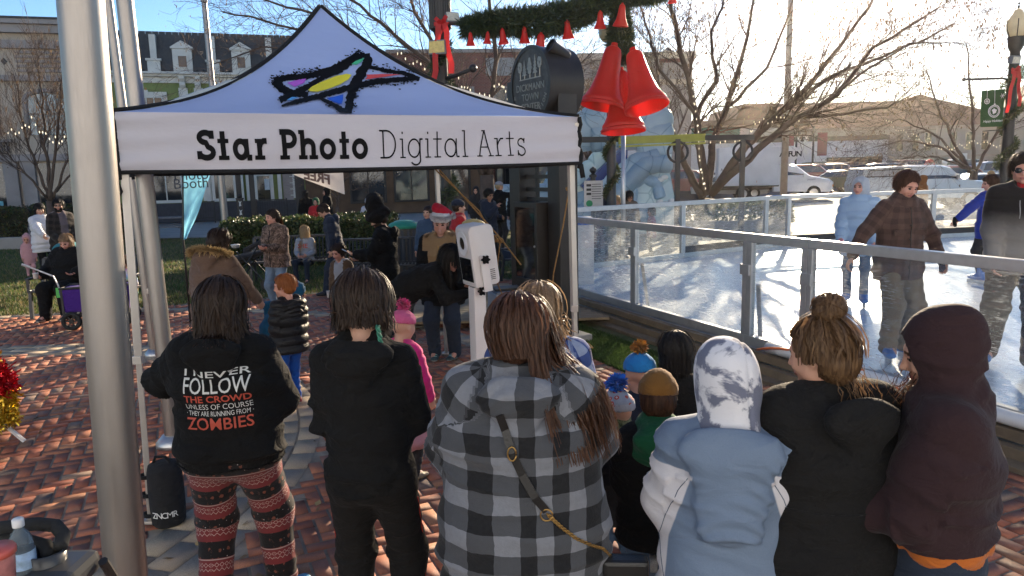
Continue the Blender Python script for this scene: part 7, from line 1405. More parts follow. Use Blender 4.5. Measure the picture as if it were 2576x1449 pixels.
# box truck
tx,ty,tr=at_(1980,44),44,-.20;tk=car('cab',tx,ty,tr,whitep,'white box truck with A-1 FUN lettering above its cab',group='box trucks');T_=Matrix.Translation((tx,ty,-.045+(ty-40)*.02))@ Matrix.Rotation(tr,4,'Z')
def truck_box(root,T,lettering):
    boxp=M('box_body_white',(.78,.76,.74),.45,var=.08,vs=1.5);m=MB();m.M=T;m.box((-2.33,0,1.98),(3.44,2.2,2.25));m.prism([(0,0),(.75,.25),(1.25,.7),(1.25,.95),(0,.95)],T.to_translation()*0,(1,0,0),(0,0,1),(0,1,0),.001)if False else None;bx=m.build('cargo_box',boxp,root,bevel=.05)
    m=MB();m.M=T;m.prism([(-.62,2.14),(.10,2.14),(.42,2.45),(.36,2.98),(.12,3.10),(-.62,3.10)],(0,1.08,0),(1,0,0),(0,0,1),(0,-1,0),2.16);m.build('cab_overhang',boxp,bx,bevel=.06);m=MB();m.M=T;m.box((-2.3,0,.72),(3.3,1.0,.22));m.box((-2.3,-1.0,.84),(3.4,.06,.10));m.build('chassis',blackst,root)
    if lettering:
        X=T.to_3x3()@ Vector((1,0,0));p=T @ Vector((-.12,-1.09,2.55));ftext('A-1',.42,'lettering',black_print,T @ Vector((-.62,-1.105,2.50)),X,(0,0,1),bx,.004,align='LEFT',bold=.012);ftext('FUN',.42,'lettering',black_print,T @ Vector((.18-.35,-1.105,2.50)),X,(0,0,1),bx,.004,align='LEFT',bold=.012,space=.9);ftext('A-1 FUN',.22,'lettering',black_print,T @ Vector((-3.5,-1.105,1.75)),X,(0,0,1),bx,.004);m=MB();m.M=T
        m.box((-1.85,-1.104,1.1),(.03,.01,.1));m.build('marker_light',M('amber_marker',(.6,.25,.03),.3),bx)
        m=MB();m.M=T;[m.box((2.37,s_*.78,.78),(.1,.30,.12))for s_ in (-1,1)];m.build('indicator',M('amber_lens2',(.6,.22,.03),.3),root);ftext('JOHNNY',.11,'lettering',M('grey_lettering',(.2,.2,.22),.6),T @ Vector((1.2,-1.012,1.12)),X,(0,0,1),root,.003)
truck_box(tk,T_,True)
t2x,t2y=at_(1700,58),58;t2=car('cab',t2x-6,t2y,math.pi+.05,whitep,'second white box truck half hidden behind the slide',group='box trucks');truck_box(t2,Matrix.Translation((t2x-6,t2y,-.045+(t2y-40)*.02))@ Matrix.Rotation(math.pi+.05,4,'Z'),False)
pk=car('pickup',at_(2312,34),34,-.10,silver,'silver pickup truck with a matching bed cap behind the skater',group=None)
m=MB();m.M=Matrix.Translation((at_(2312,34),34,-.045))@ Matrix.Rotation(-.10,4,'Z');wp_=[(-2.62,1.48),(-1.05,1.50),(-1.05,1.80),(-2.5,1.76)];hw_=.86;m.add([(x,-hw_-.055+.0*z,z)for x,z in wp_]+[(x,-hw_-.02,z)for x,z in wp_],[(0,1,2,3),(7,6,5,4),(0,4,5,1),(1,5,6,2),(2,6,7,3),(3,7,4,0)]);m.build('cap_window',M('cap_window_white',(.5,.52,.55),.2),pk);m=MB();m.M=Matrix.Translation((at_(2312,34),34,-.045))@ Matrix.Rotation(-.10,4,'Z');m.tube([(x,-hw_-.06,z)for x,z in wp_],.02,4,closed=True);m.build('cap_trim',blackst,pk)
m=MB();m.M=Matrix.Translation((at_(2312,34),34,-.045))@ Matrix.Rotation(-.10,4,'Z');m.box((-.86,-.99,1.2),(.02,.02,1.3));m.build('cab_gap',blackst,pk)
for kind,u,y,rz,mt,lab in (('suv',2112,58,-.5,darkp,'dark SUV with sun flashing off its bonnet beside the box truck'),('sedan',2120,50,-.4,greenp,'dark green sedan glinting beside the dark SUV'),('suv',2075,66,-.3,greenp,'dark green SUV in the far row left of the sun glints'),('suv',2150,62,-.3,darkp,'charcoal SUV in the far row behind the glinting sedan'),('suv',2255,55,-.3,bluep,'slate blue SUV in the far row above the pickup cap'),('suv',2350,47,-.25,darkp,'black SUV behind the pickup cab'),('suv',2420,44,-.25,maroon,'maroon SUV right behind the pickup'),('sedan',2490,38,-.15,silver,'silver sedan right of the pickup nose'),('suv',2540,52,-.25,bluep,'blue-grey SUV at the far right of the car park'),('sedan',2200,66,-.2,darkp,'dark sedan in the farthest parked row'),('suv',2310,66,-.2,maroon,'dark red SUV in the farthest parked row'),('sedan',1835,46,-.25,silver,'light silver car between the tree and the box truck'),('suv',1735,50,-.3,maroon,'dark red car parked behind the planter tree'),('sedan',1800,54,-.3,whitep,'white car partly hidden by the tree stems'),('suv',2042,57,-.35,maroon,'maroon SUV behind the bonnet of the box truck'),('sedan',2180,50,-.3,bluep,'slate blue sedan just above the rear of the pickup'),('suv',2440,62,-.2,greenp,'dark green SUV in the farthest row under the bushy tree')):
    car(kind,at_(u,y),y,rz,mt,lab)
# ------------------------------------------------------------ the people
def uvmat(name,fn,rough=.9,fuzz=.3,fine=220):
    t=NT(name);u_=t.n('ShaderNodeUVMap');sx=t.n('ShaderNodeSeparateXYZ');t.l(u_.outputs[0],sx.inputs[0]);col=fn(t,sx.outputs[0],sx.outputs[1],t.coord('Object'));g=t.noise(t.coord('Object'),fine,2);col=t.mix(t.math('MULTIPLY',g,.5),col,(0,0,0),'MULTIPLY')if False else col
    f=t.noise(t.coord('Object',(9,9,16)),1.0,3,.5,dist=.8);nr=t.bump(f,.35,.02);nr=t.bump(g,.35,.004,nr);return t.done(t.bsdf(col,rough,0,nr,Sheen_Weight=fuzz*.35,Sheen_Roughness=.5,Specular_IOR_Level=.2))
def stripe(t,x,p,duty=.5,off=0.):return t.math('LESS_THAN',t.math('FRACT',t.math('ADD',t.math('DIVIDE',x,p),40.+off)),duty)
def plaidm(name,p,lite,mid,dark,wav=.006):
    def fn(t,x,y,o):
        w=t.math('MULTIPLY',t.math('SUBTRACT',t.noise(o,11,2),.5),wav*4);a=stripe(t,t.math('ADD',x,w),p);b=stripe(t,t.math('ADD',y,w),p,.5,.3);c=t.mix(a,lite,mid);d=t.mix(a,mid,dark);col=t.mix(b,c,d);return t.mix(t.math('MULTIPLY',t.noise(o,60,3),.35),col,tuple(q*.6 for q in mid))
    return uvmat(name,fn)
FLAN=plaidm('buffalo_flannel',.136,(.215,.225,.255),(.068,.071,.080),(.008,.008,.009));BLUEPL=plaidm('blue_plaid_fleece',.13,(.36,.42,.55),(.06,.10,.28),(.02,.03,.12));DKPL=plaidm('dark_brown_plaid',.12,(.05,.04,.036),(.03,.024,.022),(.014,.012,.012));BRPL=plaidm('brown_plaid_wool',.10,(.105,.062,.052),(.080,.047,.040),(.055,.033,.028))
def legfn(t,x,y,o):
    P_=.165;fr=t.math('FRACT',t.math('ADD',t.math('DIVIDE',y,P_),20.));red=t.math('LESS_THAN',fr,.52);v1=t.n('ShaderNodeTexVoronoi');cb=t.n('ShaderNodeCombineXYZ');t.l(x,cb.inputs[0]);t.l(y,cb.inputs[1]);t.l(cb.outputs[0],v1.inputs[0]);v1.inputs['Scale'].default_value=24;v1.inputs['Randomness'].default_value=.35
    deer=t.math('LESS_THAN',t.math('ADD',v1.outputs[0],t.math('MULTIPLY',t.noise(o,130,2),.35)),.40);v2=t.n('ShaderNodeTexVoronoi');t.l(cb.outputs[0],v2.inputs[0]);v2.inputs['Scale'].default_value=42;v2.inputs['Randomness'].default_value=.9;flake=t.math('LESS_THAN',v2.outputs[0],.13)
    blk=t.mix(deer,(.012,.011,.012),(.16,.055,.035));blk=t.mix(flake,blk,(.40,.36,.34));tri=t.math('PINGPONG',x,.012);zz=t.math('LESS_THAN',t.math('ABSOLUTE',t.math('SUBTRACT',t.math('SUBTRACT',t.math('MULTIPLY',fr,P_),.028),tri)),.0018);rd=t.mix(zz,(.16,.028,.030),(.40,.30,.27))
    dx=t.math('ABSOLUTE',t.math('SUBTRACT',t.math('PINGPONG',x,.024),.012));dy=t.math('ABSOLUTE',t.math('SUBTRACT',t.math('MULTIPLY',fr,P_),.056));dm=t.math('ADD',dx,dy);rd=t.mix(t.math('LESS_THAN',t.math('ABSOLUTE',t.math('SUBTRACT',dm,.010)),.0016),rd,(.42,.30,.27));ed=t.math('LESS_THAN',t.math('ABSOLUTE',t.math('SUBTRACT',fr,.49)),.018);rd=t.mix(ed,rd,(.34,.25,.23));return t.mix(red,blk,rd)
LEGG=uvmat('reindeer_leggings',legfn)
def camofn(cols,sc):
    def fn(t,x,y,o):
        a=t.noise(o,sc,5,.7,dist=1.5);b=t.noise(o,sc*2.3,4,.7,dist=2.);c=t.ramp(a,[(.38,cols[0]),(.46,cols[1]),(.55,cols[2]),(.62,cols[3])]);return t.mix(t.ramp(b,[(.56,0.),(.60,.8)]),c,cols[0])
    return fn
CAMO=uvmat('woodland_camo_jacket',camofn([(.035,.024,.018),(.11,.07,.05),(.19,.12,.09),(.28,.20,.16)],12));CAMO_G=uvmat('green_camo',camofn([(.03,.04,.02),(.09,.11,.05),(.16,.17,.09),(.24,.24,.15)],16))
def tiefn(t,x,y,o):return t.mix(t.ramp(t.noise(o,6.5,5,.62,dist=.4),[(.455,0.),(.51,1.)]),(.66,.65,.68),(.15,.16,.22))
TIED=uvmat('tie_dye_fleece',tiefn)
def ombfn(t,x,y,o):sx=t.n('ShaderNodeSeparateXYZ');t.l(o,sx.inputs[0]);return t.ramp(t.math('ADD',t.math('MULTIPLY',t.math('SUBTRACT',sx.outputs[2],1.0),1.6),t.math('MULTIPLY',t.noise(o,8,3),.12)),[(.15,(.26,.24,.22)),(.45,(.16,.145,.135)),(.68,(.018,.015,.015))])
OMBRE=uvmat('ombre_hoodie',ombfn)
def rainfn(t,x,y,o):return t.ramp(t.math('FRACT',t.math('MULTIPLY',t.math('ADD',y,5.),4.2)),[(0.,(.55,.25,.30)),(.2,(.6,.5,.2)),(.4,(.25,.5,.45)),(.6,(.3,.35,.6)),(.8,(.6,.6,.58)),(1.,(.5,.2,.4))])
RAIN=uvmat('rainbow_stripe_fleece',rainfn);print_w=M('white_print',(.62,.62,.60),.7,var=.1);print_r=M('red_print',(.46,.075,.045),.7,var=.15)
BROWNP=cloth('tan_brown_twill',(.135,.085,.062),.12);FURT=hairmat('tan_fur',(.25,.15,.07),(.52,.36,.18));FURB=hairmat('grey_brown_fur',(.12,.075,.045),(.34,.22,.13));BLUEH=cloth('blue_nylon',(.012,.085,.165),.15,fuzz=.15);PINK=cloth('hot_pink_cloth',(.55,.02,.16),.12);PALEP=cloth('pale_pink_cloth',(.50,.25,.28),.12);BRT=cloth('bright_blue_cloth',(.01,.07,.33),.15)
GREEN=cloth('green_fleece',(.008,.085,.035),.15);OCHRE=cloth('ochre_knit',(.22,.10,.022),.15);BLUEG=cloth('slate_blue_nylon',(.145,.195,.28),.10,300,.1,rough=.6);WHITEF=cloth('white_fleece',(.58,.56,.58),.06);MAROON=cloth('maroon_black_cloth',(.030,.014,.016),.25,fuzz=.15);ORANGE=cloth('orange_cloth',(.45,.12,.02),.12);BRJ=cloth('brown_canvas',(.095,.058,.034),.2);TANV=cloth('tan_vest',(.27,.17,.085),.1);KHAKI=cloth('khaki_cloth',(.16,.125,.09),.15)
SKYP=cloth('light_blue_nylon',(.30,.42,.58),.06,300,.1,rough=.55);REDC=cloth('red_cloth',(.38,.02,.025),.12);COBALT=cloth('cobalt_nylon',(.012,.03,.24),.12,rough=.6);RUST=cloth('rust_cloth',(.22,.09,.03),.15);WPUF=cloth('white_puffer',(.58,.58,.62),.05,rough=.6);PINKB=cloth('baby_pink_fleece',(.50,.27,.29),.08);blackp=M('phone_black',(.012,.012,.014),.2,var=0);cupw=M('white_cup',(.68,.67,.65),.6,var=.04);PUFBK=cloth('black_puffer_nylon',(.010,.010,.012),.2,300,.1,rough=.45)
def place(u,v,h,z=0.):p=gp(u,v,z+h);return (p.x,p.y)
def held(name,f,p,fn,label,cat):
    """a thing held in a hand: its own top-level object, placed from figure coordinates"""
    m=MB();m.M=wm(f.root)@ Matrix.Translation(Vector(p));o=fn(m);return tag(o,label,cat)
def gpt(f,i,d=.10):w=f.W[i];return w+nrm(w-f.E[i])*d*f.sb
def phone(f,i,label,tilt=.6):return held('phone',f,gpt(f,i,.10)+A(.0,.035,.03),lambda m:m.box((0,0,0),(.075,.012,.155),R=Matrix.Rotation(-tilt,3,'X')).build('phone',blackp,bevel=.004),label,'phone')
def cup(f,i,label,r=.034,h=.09,mat=None,d=.09):return held('paper_cup',f,gpt(f,i,d)+A(0,.045,-.02),lambda m:m.lathe([(r*.75,0),(r,h),(r*1.06,h+.002),(r*1.0,h-.004),(0,h-.012)],(0,0,0),16).build('paper_cup',mat or cupw,smooth=True),label,'cup')
def backprint(f,lines,x0,width,mats):
    """lines: (text, top z, height, material index, outline) printed on the back, centred at x0"""
    m={}
    for txt,z,hh,mi,bold in lines:
        cu=bpy.data.curves.new('t','FONT');cu.body=txt;cu.size=1;cu.offset=bold;cu.resolution_u=3;o=bpy.data.objects.new('t',cu);me=bpy.data.meshes.new_from_object(o);bpy.data.objects.remove(o);b=bmesh.new();b.from_mesh(me);bmesh.ops.triangulate(b,faces=b.faces)
        for _ in range(3):
            es=[e for e in b.edges if e.calc_length()>.12]
            if es:bmesh.ops.subdivide_edges(b,edges=es,cuts=1);bmesh.ops.triangulate(b,faces=b.faces)
        xs=[v.co.x for v in b.verts];ys=[v.co.y for v in b.verts];a0,a1,c0,c1=min(xs),max(xs),min(ys),max(ys)
        for v in b.verts:v.co=f.on_back(x0-width/2+width*(v.co.x-a0)/(a1-a0),z+hh*(v.co.y-c0)/(c1-c0),.0045)
        b.to_mesh(me);b.free();o=link_mesh('print',me,mats[mi],None);o.parent=f.tops
# --- foreground backs
f=Fig('woman in a black printed hoodie and red reindeer leggings seen from behind',place(543,717,1.62),4,1.62,bw=1.42,bd=1.35,head=(14,12,6),L=(-.16,.30,1.30),R=(.16,.30,1.10),eL=(-1,-.4,-.5),eR=(.6,-.7,-.5),feet=((-.13,-.03,.085),(.17,.13,.085)),hq=.010,hairm=HAIR_DK,fy=(0,-30),grip=((.7,0,.4),(-.7,0,.4)))
f.body();f.top(BLACK,.024,hem=.83,ar=1.15,hood='down',wr=.013,rib=1,h=.009,name='hoodie');f.bottom(LEGG,.022,wide=1.18,wr=.004,name='leggings',h=.009);f.shoes(M('sky_blue_clog',(.05,.30,.50),.45));f.hair('bob',HAIR_DK,2200,.155,fr=70,th=(.016,.036),seed=2,wv=.010)
U=f.sb;backprint(f,[('I NEVER',1.320*U,.032*U,0,.01),('FOLLOW',1.243*U,.070*U,0,.005),('THE CROWD',1.200*U,.034*U,1,.02),('UNLESS OF COURSE',1.163*U,.028*U,0,-.004),('· THEY ARE RUNNING FROM ·',1.130*U,.024*U,0,.0),('ZOMBIES',1.063*U,.058*U,1,.010)],.015,.285,[print_w,print_r])
f=Fig('person in a plain black hoodie and black track pants seen from behind',place(905,698,1.70),-2,1.70,bw=.93,bd=1.0,head=(4,20,0),L=(-.10,.27,1.08),R=(.12,.27,1.08),eL=(-.5,-.9,-.6),eR=(.5,-.9,-.6),feet=((-.11,0,.085),(.12,.02,.085)),hq=.010,hairm=HAIR_DK)
f.body();f.top(BLACK,.022,hem=.84,ar=.92,hood='down',wr=.012,rib=1,h=.009,name='hoodie');f.bottom(BLACK2,.022,wr=.006,wide=1.1,name='track_pants');f.shoes(SHOE_BK);f.hair('short',HAIR_DK,2200,.095,fr=60,th=(.014,.036),seed=4,wv=.016)
m=MB()
for i in range(2):
    sg=(-1,1)[i];U=f.sb;rt,rk,rc=(.083*(.45+.55*f.bw)+.022)*U,(.050*(.6+.4*f.bw)+.022)*U*1.1,.066*U*1.1;pts=[]
    for k in range(2,14):
        a_,b_,r0,r1=(f.P[i],f.K[i],rt,rk)if k<7 else (f.K[i],f.AN[i],rk,rc);t_=(k % 7)/7;pts.append(a_+(b_-a_)*t_+A(sg*(r0+(r1-r0)*t_)*.985,-.012,0))
    m.tube(pts,.0032,4)
o=m.build('red_piping',M('red_piping',(.35,.03,.02),.6),None,smooth=True);o.parent=f.root
m=MB();q0=f.hd(.075,-.10,-.09); 
for ph in (0,2.1,4.2):m.tube([q0+A(.006*math.cos(k*.9+ph)+.002*k,-.012-.003*k+.006*math.sin(k*.9+ph),-.0085*k)for k in range(12)],.0045,5)
o=m.build('braid_cord',M('green_cord',(.03,.16,.10),.6,var=.6,vs=90),None,smooth=True);o.parent=f.root
xy=place(1305,760,1.66)
f=Fig('woman with long chestnut hair in a grey and black buffalo check jacket',xy,-4,1.66,bw=1.62,bd=1.4,head=(-16,16,-6),L=(-.16,.30,1.02),R=(.20,.33,1.00),eL=(-1,-.5,-.5),eR=(1.2,-.35,-.45),hq=.010,hairm=HAIR_BR)
f.body();f.top(FLAN,.032,hem=.62,ar=1.22,hood='down',wr=.014,h=.009,pat=True);f.bottom(DENIM_DK,.012);f.shoes(SHOE_BK)
def hang3(p,fr_,rg):return rg.uniform(.28,.44)if math.sin(p)>.80 else rg.uniform(.05,.09)
f.hair('long',HAIR_BR,3000,.36,fr=80,th=(.014,.030),seed=6,wv=.004,hang=hang3,dirv=(.26,-.06,-1))
bagm=M('black_leather',(.015,.014,.014),.35,var=.2,bump=.3,bs=150);gold=M('gold_chain',(.45,.27,.09),.28,.9,var=.1)
m=MB();U=f.sb;P=[f.on_back(x,z*U,.006)for x,z in ((-.055,1.39),(-.04,1.33),(-.02,1.25),(.01,1.17),(.05,1.09),(.085,1.035))]
S_=[P[i].lerp(P[i+1],k/4)for i in range(5)for k in range(4)]+[P[-1]]
for a_,b_ in zip(S_,S_[1:]):m.bar(a_,b_,.006,.026,(1,.2,.6))
strap_o=m.build('bag_strap',bagm,None);m=MB();m.M=wm(f.root);strap_o.data.transform(wm(f.root));tag(strap_o,'black leather bag strap with gold chain across the check jacket','bag strap')
m=MB();rp_=P[-1];x,y,z=frame_of((0,-1,.2));m.tube([rp_+Vector((.020*math.cos(t),-.004,.020*math.sin(t)-.012))for t in np.linspace(0,6.1,16)],.0028,6);m.tube([P[2]+Vector((.014*math.cos(t),-.006,.024*math.sin(t)))for t in np.linspace(0,6.1,12)],.003,5)
C2=[f.on_back(x_,z_*U,.008)for x_,z_ in ((.09,1.02),(.13,.975),(.18,.93),(.235,.885),(.27,.85),(.30,.80))];Q=[C2[i].lerp(C2[i+1],k/9)for i in range(5)for k in range(9)]
for k,q in enumerate(Q[:-1]):
    d=(Q[k+1]-q).normalized();nx=d.cross(Vector((0,-1,0))).normalized();a_=nx if k % 2 else Vector((0,-1,0));m.tube([q+d*.0085*math.cos(t)+a_*.0055*math.sin(t)for t in np.linspace(0,5.6,8)],.0019,4)
o=m.build('gold_chain',gold,None,smooth=True);o.data.transform(wm(f.root));o.parent=strap_o;m=MB();m.M=wm(f.root);q=C2[-1];m.box(q+Vector((.05,.02,-.08)),(.16,.07,.14));m.build('bag',bagm,strap_o,bevel=.015)
f=Fig('light haired person in a blue plaid fleece half hidden by the check jacket',place(1350,728,1.58),8,1.58,bw=1.45,bd=1.3,head=(-18,14,0),L=(-.15,.3,1.05),R=(.15,.3,1.05),hairm=HAIR_LT);f.body();f.top(BLUEPL,.03,hem=.72,ar=1.15,hood='down',wr=.008);f.bottom(DENIM_DK);f.shoes(SHOE_BK);f.hair('bob',HAIR_LT,1500,.16,th=(.012,.034),seed=8,wv=.016)
SEAM=cloth('dark_seam',(.003,.003,.004),.2);SEAM2=cloth('slate_seam',(.07,.10,.15),.2)
# children in the front row
f=Fig('small child in a grey knit hat with blue pompom and camo neck warmer',place(1556,1000,1.02),10,1.04,head=(15,5,0),bw=1.1,bd=1.1);f.body();f.top(CHAR,.03,hem=.72);f.bottom(DENIM);f.shoes(SHOE_BK)
def hatfn(t,x,y,o):sx=t.n('ShaderNodeSeparateXYZ');t.l(o,sx.inputs[0]);z=sx.outputs[2];v=t.n('ShaderNodeTexVoronoi');t.l(o,v.inputs[0]);v.inputs['Scale'].default_value=26;c=t.mix(t.math('LESS_THAN',v.outputs[0],.32),(.30,.33,.38),(.40,.07,.05));return t.mix(t.math('LESS_THAN',v.outputs[0],.14),c,(.6,.58,.56))
hatm=uvmat('patterned_grey_knit',hatfn);f.beanie(hatm,cloth('grey_knit_cuff',(.36,.36,.40),.1),pom=cloth('blue_yarn',(.02,.14,.55),.3),pomr=.06);G=SDF(.009);G.cone(f.NB+A(0,0,-.03),f.hd(0,-.01,-.055),.098*f.hs,.083*f.hs,.03);G.ell(f.NB+A(0,-.02,-.01),A(.11,.10,.06)*f.hs,None,.04);V,Q=G.mesh();V=V+vnorm(V,Q)*(.004*np.sin(V[:,2]*150+wob(V,20)*2))[:,None];f.put('neck_warmer',V,Q,[CAMO_G])
f=Fig('child in an ochre beanie and black jacket with a green hood',place(1655,948,1.24),-4,1.24,head=(-8,12,0),bw=1.2,bd=1.15,L=(-.12,.28,1.0),R=(.12,.28,1.0));f.body();f.top(BLACK,.035,hem=.74,ar=1.15);G=SDF(.009);nb=f.NB;G.flat(nb+A(0,.0,-.06),nb+A(0,-.01,.035),.155,.13,.085,.085,(1,0,0),.03);G.ell(nb+A(.0,-.095,.0),(.115,.05,.06),R3('X',-25),.04);V,Q=G.mesh();V=relax(V,Q);V=V+vnorm(V,Q)*(.006*wob(V,24))[:,None];f.put('green_hood',V,Q,[GREEN]);f.bottom(DENIM);f.shoes(SHOE_BK);f.hair('short',HAIR_BR,0);f.beanie(OCHRE,tall=.012)
p=dp(1612,955,3.75);f=Fig('child in a blue knit hat with an orange pompom in the front row',(p.x,p.y),0,1.02+.10,head=(20,5,0));f.body();f.top(NAVY,.03,hem=.72);f.bottom(CHAR);f.shoes(SHOE_BK);f.beanie(cloth('bright_blue_knit',(.02,.20,.50),.2),pom=cloth('orange_yarn',(.42,.18,.03),.4),pomr=.05)
p=dp(1700,930,3.7);f=Fig('dark haired child squeezed between the ochre beanie and the tie-dye hood',(p.x,p.y),0,1.24,head=(10,5,0),hairm=HAIR_BK);f.body();f.top(BLACK2,.03,hem=.72);f.bottom(CHAR);f.shoes(SHOE_BK);f.hair('bob',HAIR_BK,900,.10)
# slate blue jacket with white sleeves, tie-dye hood up
f=Fig('person in a slate blue and white jacket with a tie-dye hood pulled up',place(1838,893,1.50),-13,1.50,bw=1.28,bd=1.22,head=(6,12,-3),L=(-.14,.26,.98),R=(.26,.22,.95),eL=(-.7,-.7,-.6),eR=(1,-.3,-.4),hq=.010);f.body()
def mask7(V):x,y,z=np.abs(V[:,0]),V[:,1],V[:,2];return np.minimum(np.minimum(x-(.135+.30*np.maximum(0,1.33-z)-.22*np.maximum(0,1.05-z)),1.335-z+.35*(x-.13)*0),.075+.2*(V[:,0]>0)-y)
def slate7():
    t=NT('slate_and_white_jacket');at=t.n('ShaderNodeVertexColor',layer_name='tone');g=t.noise(t.coord('Object'),300,2);f_=t.noise(t.coord('Object',(9,9,16)),1.0,3,.5,dist=.8);c=t.mix(t.ramp(at.outputs[0],[(.42,0.),(.58,1.)]),t.mix(g,(.12,.165,.24),(.155,.205,.29)),t.mix(g,(.50,.48,.51),(.60,.58,.60)));return t.done(t.bsdf(c,.65,0,t.bump(g,.15,.003,t.bump(f_,.4,.02)),Specular_IOR_Level=.3))
f.top(slate7(),.036,hem=.62,ar=1.25,hood='down',hsz=1.30,hdr=2.1,wr=.014,h=.009,mask=mask7);f.bottom(DENIM_DK);f.shoes(SHOE_BK)
G=SDF(.009);G.cone(f.NB+A(0,-.01,-.02),f.hd(0,-.02,-.03),.098,.098*f.hs,.05);G.ell(f.hd(0,-.02,.02),A(.112,.135,.142)*f.hs,f.HR,.03);G.ell(f.hd(0,-.05,.08),A(.085,.09,.085)*f.hs,f.HR,.06);G.ell(f.hd(0,.13,-.01),A(.070,.09,.095)*f.hs,f.HR,.012,'s');V,Q=G.mesh();V=relax(V,Q);P=f.hloc(V);V=V+vnorm(V,Q)*(.005*wob(V,13,6)-.006*np.exp(-((P[:,0]-.055)/.006)**2)*(P[:,1]<.05))[:,None];f.put('tie_dye_hood',V,Q,[TIED])
for pts in ([(-.13,1.31),(-.16,1.25),(-.20,1.12),(-.22,1.02),(-.20,.86)],[(.13,1.31),(.16,1.25),(.20,1.12),(.22,1.02),(.20,.86)]):f.seam(pts,SEAM2,.0014)
# woman with a bun in a big black coat
f=Fig('woman with hair tied in a high bun wearing a wide black coat',place(2092,806,1.60),14,1.60,bw=1.62,bd=1.5,head=(30,10,0),L=(-.14,.3,1.05),R=(.14,.3,1.05),hairm=HAIR_BR,hq=.009,nohand=(False,False));f.body();f.top(BLACK2,.035,hem=.50,ar=1.2,hood='down',wr=.010,h=.010,flare=.06,name='coat');f.bottom(CHAR);f.shoes(SHOE_BK)
f.seam([(-.24,1.13),(-.1,1.115),(.1,1.115),(.24,1.13)],SEAM,.0025);BUNH=hairmat('backlit_brown_hair',(.055,.030,.016),(.17,.095,.045));hb=f.hair('bun',BUNH,1100,.03,fr=75,th=(.010,.018),seed=12,wv=.004);bc=f.hd(0,-.045,.152);G=SDF(.008);G.ell(bc,A(.050,.048,.042)*f.hs,None,.02);G.ell(bc+A(.018,0,.016),A(.032,.034,.030)*f.hs,None,.015);G.cone(f.hd(0,-.04,.10),bc,.035,.04,.03);V,Q=G.mesh();V=V+vnorm(V,Q)*(.004*np.sin(V[:,0]*160+V[:,2]*120+3*wob(V,22)))[:,None];bun=f.put('bun',V,Q,[BUNH],hb)
rg=np.random.default_rng(5);n=240;d=rg.normal(size=(n,3));d /= np.linalg.norm(d,axis=1,keepdims=True);e=np.cross(d,rg.normal(size=(n,3)));e /= np.linalg.norm(e,axis=1,keepdims=True);t=np.linspace(-.9,.9,8);pts=bc+(d[:,None]*np.cos(t)[None,:,None]+e[:,None]*np.sin(t)[None,:,None])*(.049*f.hs*rg.uniform(.9,1.2,(n,1,1)));f.ribbons('strands',pts,np.full(8,.0022),BUNH,bc,bun,rg)
n=50;s_=f.hd(0,-.09,-.07);pts=s_+np.cumsum(np.concatenate([rg.normal(0,.03,(n,1,3)),rg.normal(0,.006,(n,7,3))+A(.004,-.006,-.016)],1),1);f.ribbons('strands',pts,np.full(8,.0012),BUNH,s_+A(0,.2,0),hb,rg)
# hooded person at the right edge
f=Fig('person in a dark maroon hooded coat over an orange shirt at the rink wall',place(2398,798,1.62),62,1.62,bw=1.45,bd=1.15,head=(4,14,0),L=(-.12,.32,1.05),R=(.14,.3,.98),hq=.010,hairm=HAIR_BR,feet=((-.12,.02,.085),(.12,-.02,.085)));f.body();f.top(MAROON,.036,hem=1.0,ar=1.1,hood='up',wr=.012,h=.009,name='hooded_coat');f.bottom(DENIM_DK,.02,wide=1.1,name='jeans');f.shoes(SHOE_BK)
n=70;rg=np.random.default_rng(9);s_=f.hd(0,.07,-.05);pts=s_+np.cumsum(np.concatenate([rg.normal(0,.03,(n,1,3)),rg.normal(0,.005,(n,7,3))+A(0,.006,-.016)],1),1);f.ribbons('strands',pts,np.full(8,.0016),HAIR_BR,s_-A(0,.2,0),f.root,rg)
G=SDF(.010);a=f.T((0,0,.97));b=f.T((0,0,1.04));G.flat(a,b,.23,.15,.23,.15,(1,0,0),.02);G.cut((0,0,.955*f.sb),(0,0,-1));V,Q=G.mesh();V=V+vnorm(V,Q)*(.006*np.sin(np.arctan2(V[:,1],V[:,0])*9))[:,None];f.put('orange_shirt',V,Q,[ORANGE])
del G
# --- middle ground
f=Fig('woman seen from behind in a tan brown parka with a fur trimmed hood',place(522,580,1.62),-14,1.64,bw=1.18,bd=1.15,lean=8,head=(-10,34,0),L=(-.22,.16,.88),R=(.27,.40,.90),eL=(-.5,-1,-.3),eR=(.5,-1,-.3),hairm=HAIR_DK);f.body();f.top(BROWNP,.034,hem=.52,ar=1.0,hood='down',wr=.007,name='parka');f.bottom(DENIM_DK);f.shoes(SHOE_BK);f.hair('bob',HAIR_DK,500,.06)
ring=[f.T((.165*math.cos(t),-.115+.125*math.sin(t)*.75,1.485-.035*math.sin(t)))for t in np.linspace(-.5,math.pi+.5,26)]if False else [f.T((.170*math.cos(t),-.07-.13*math.sin(t),1.47+.045*abs(math.sin(t))))for t in np.linspace(-.35,math.pi+.35,26)]
f.fur(ring,lambda p:(p-f.T((0,-.02,1.40)))/np.linalg.norm(p-f.T((0,-.02,1.40)),axis=1,keepdims=True),.065,FURT,f.tops,1500);FP=f
f=Fig('small child in a blue hooded jacket bending forward and holding a hand',place(668,708,1.05),-60,1.10,lean=42,head=(-10,30,0),L=(-.30,.05,1.02),R=(.12,.35,.8),bw=1.1,hairm=HAIR_BR);f.body();f.top(BLUEH,.034,hem=.80,hood='up',ar=1.1,wr=.006);f.bottom(BLACK,.018);f.shoes(SHOE_BK)
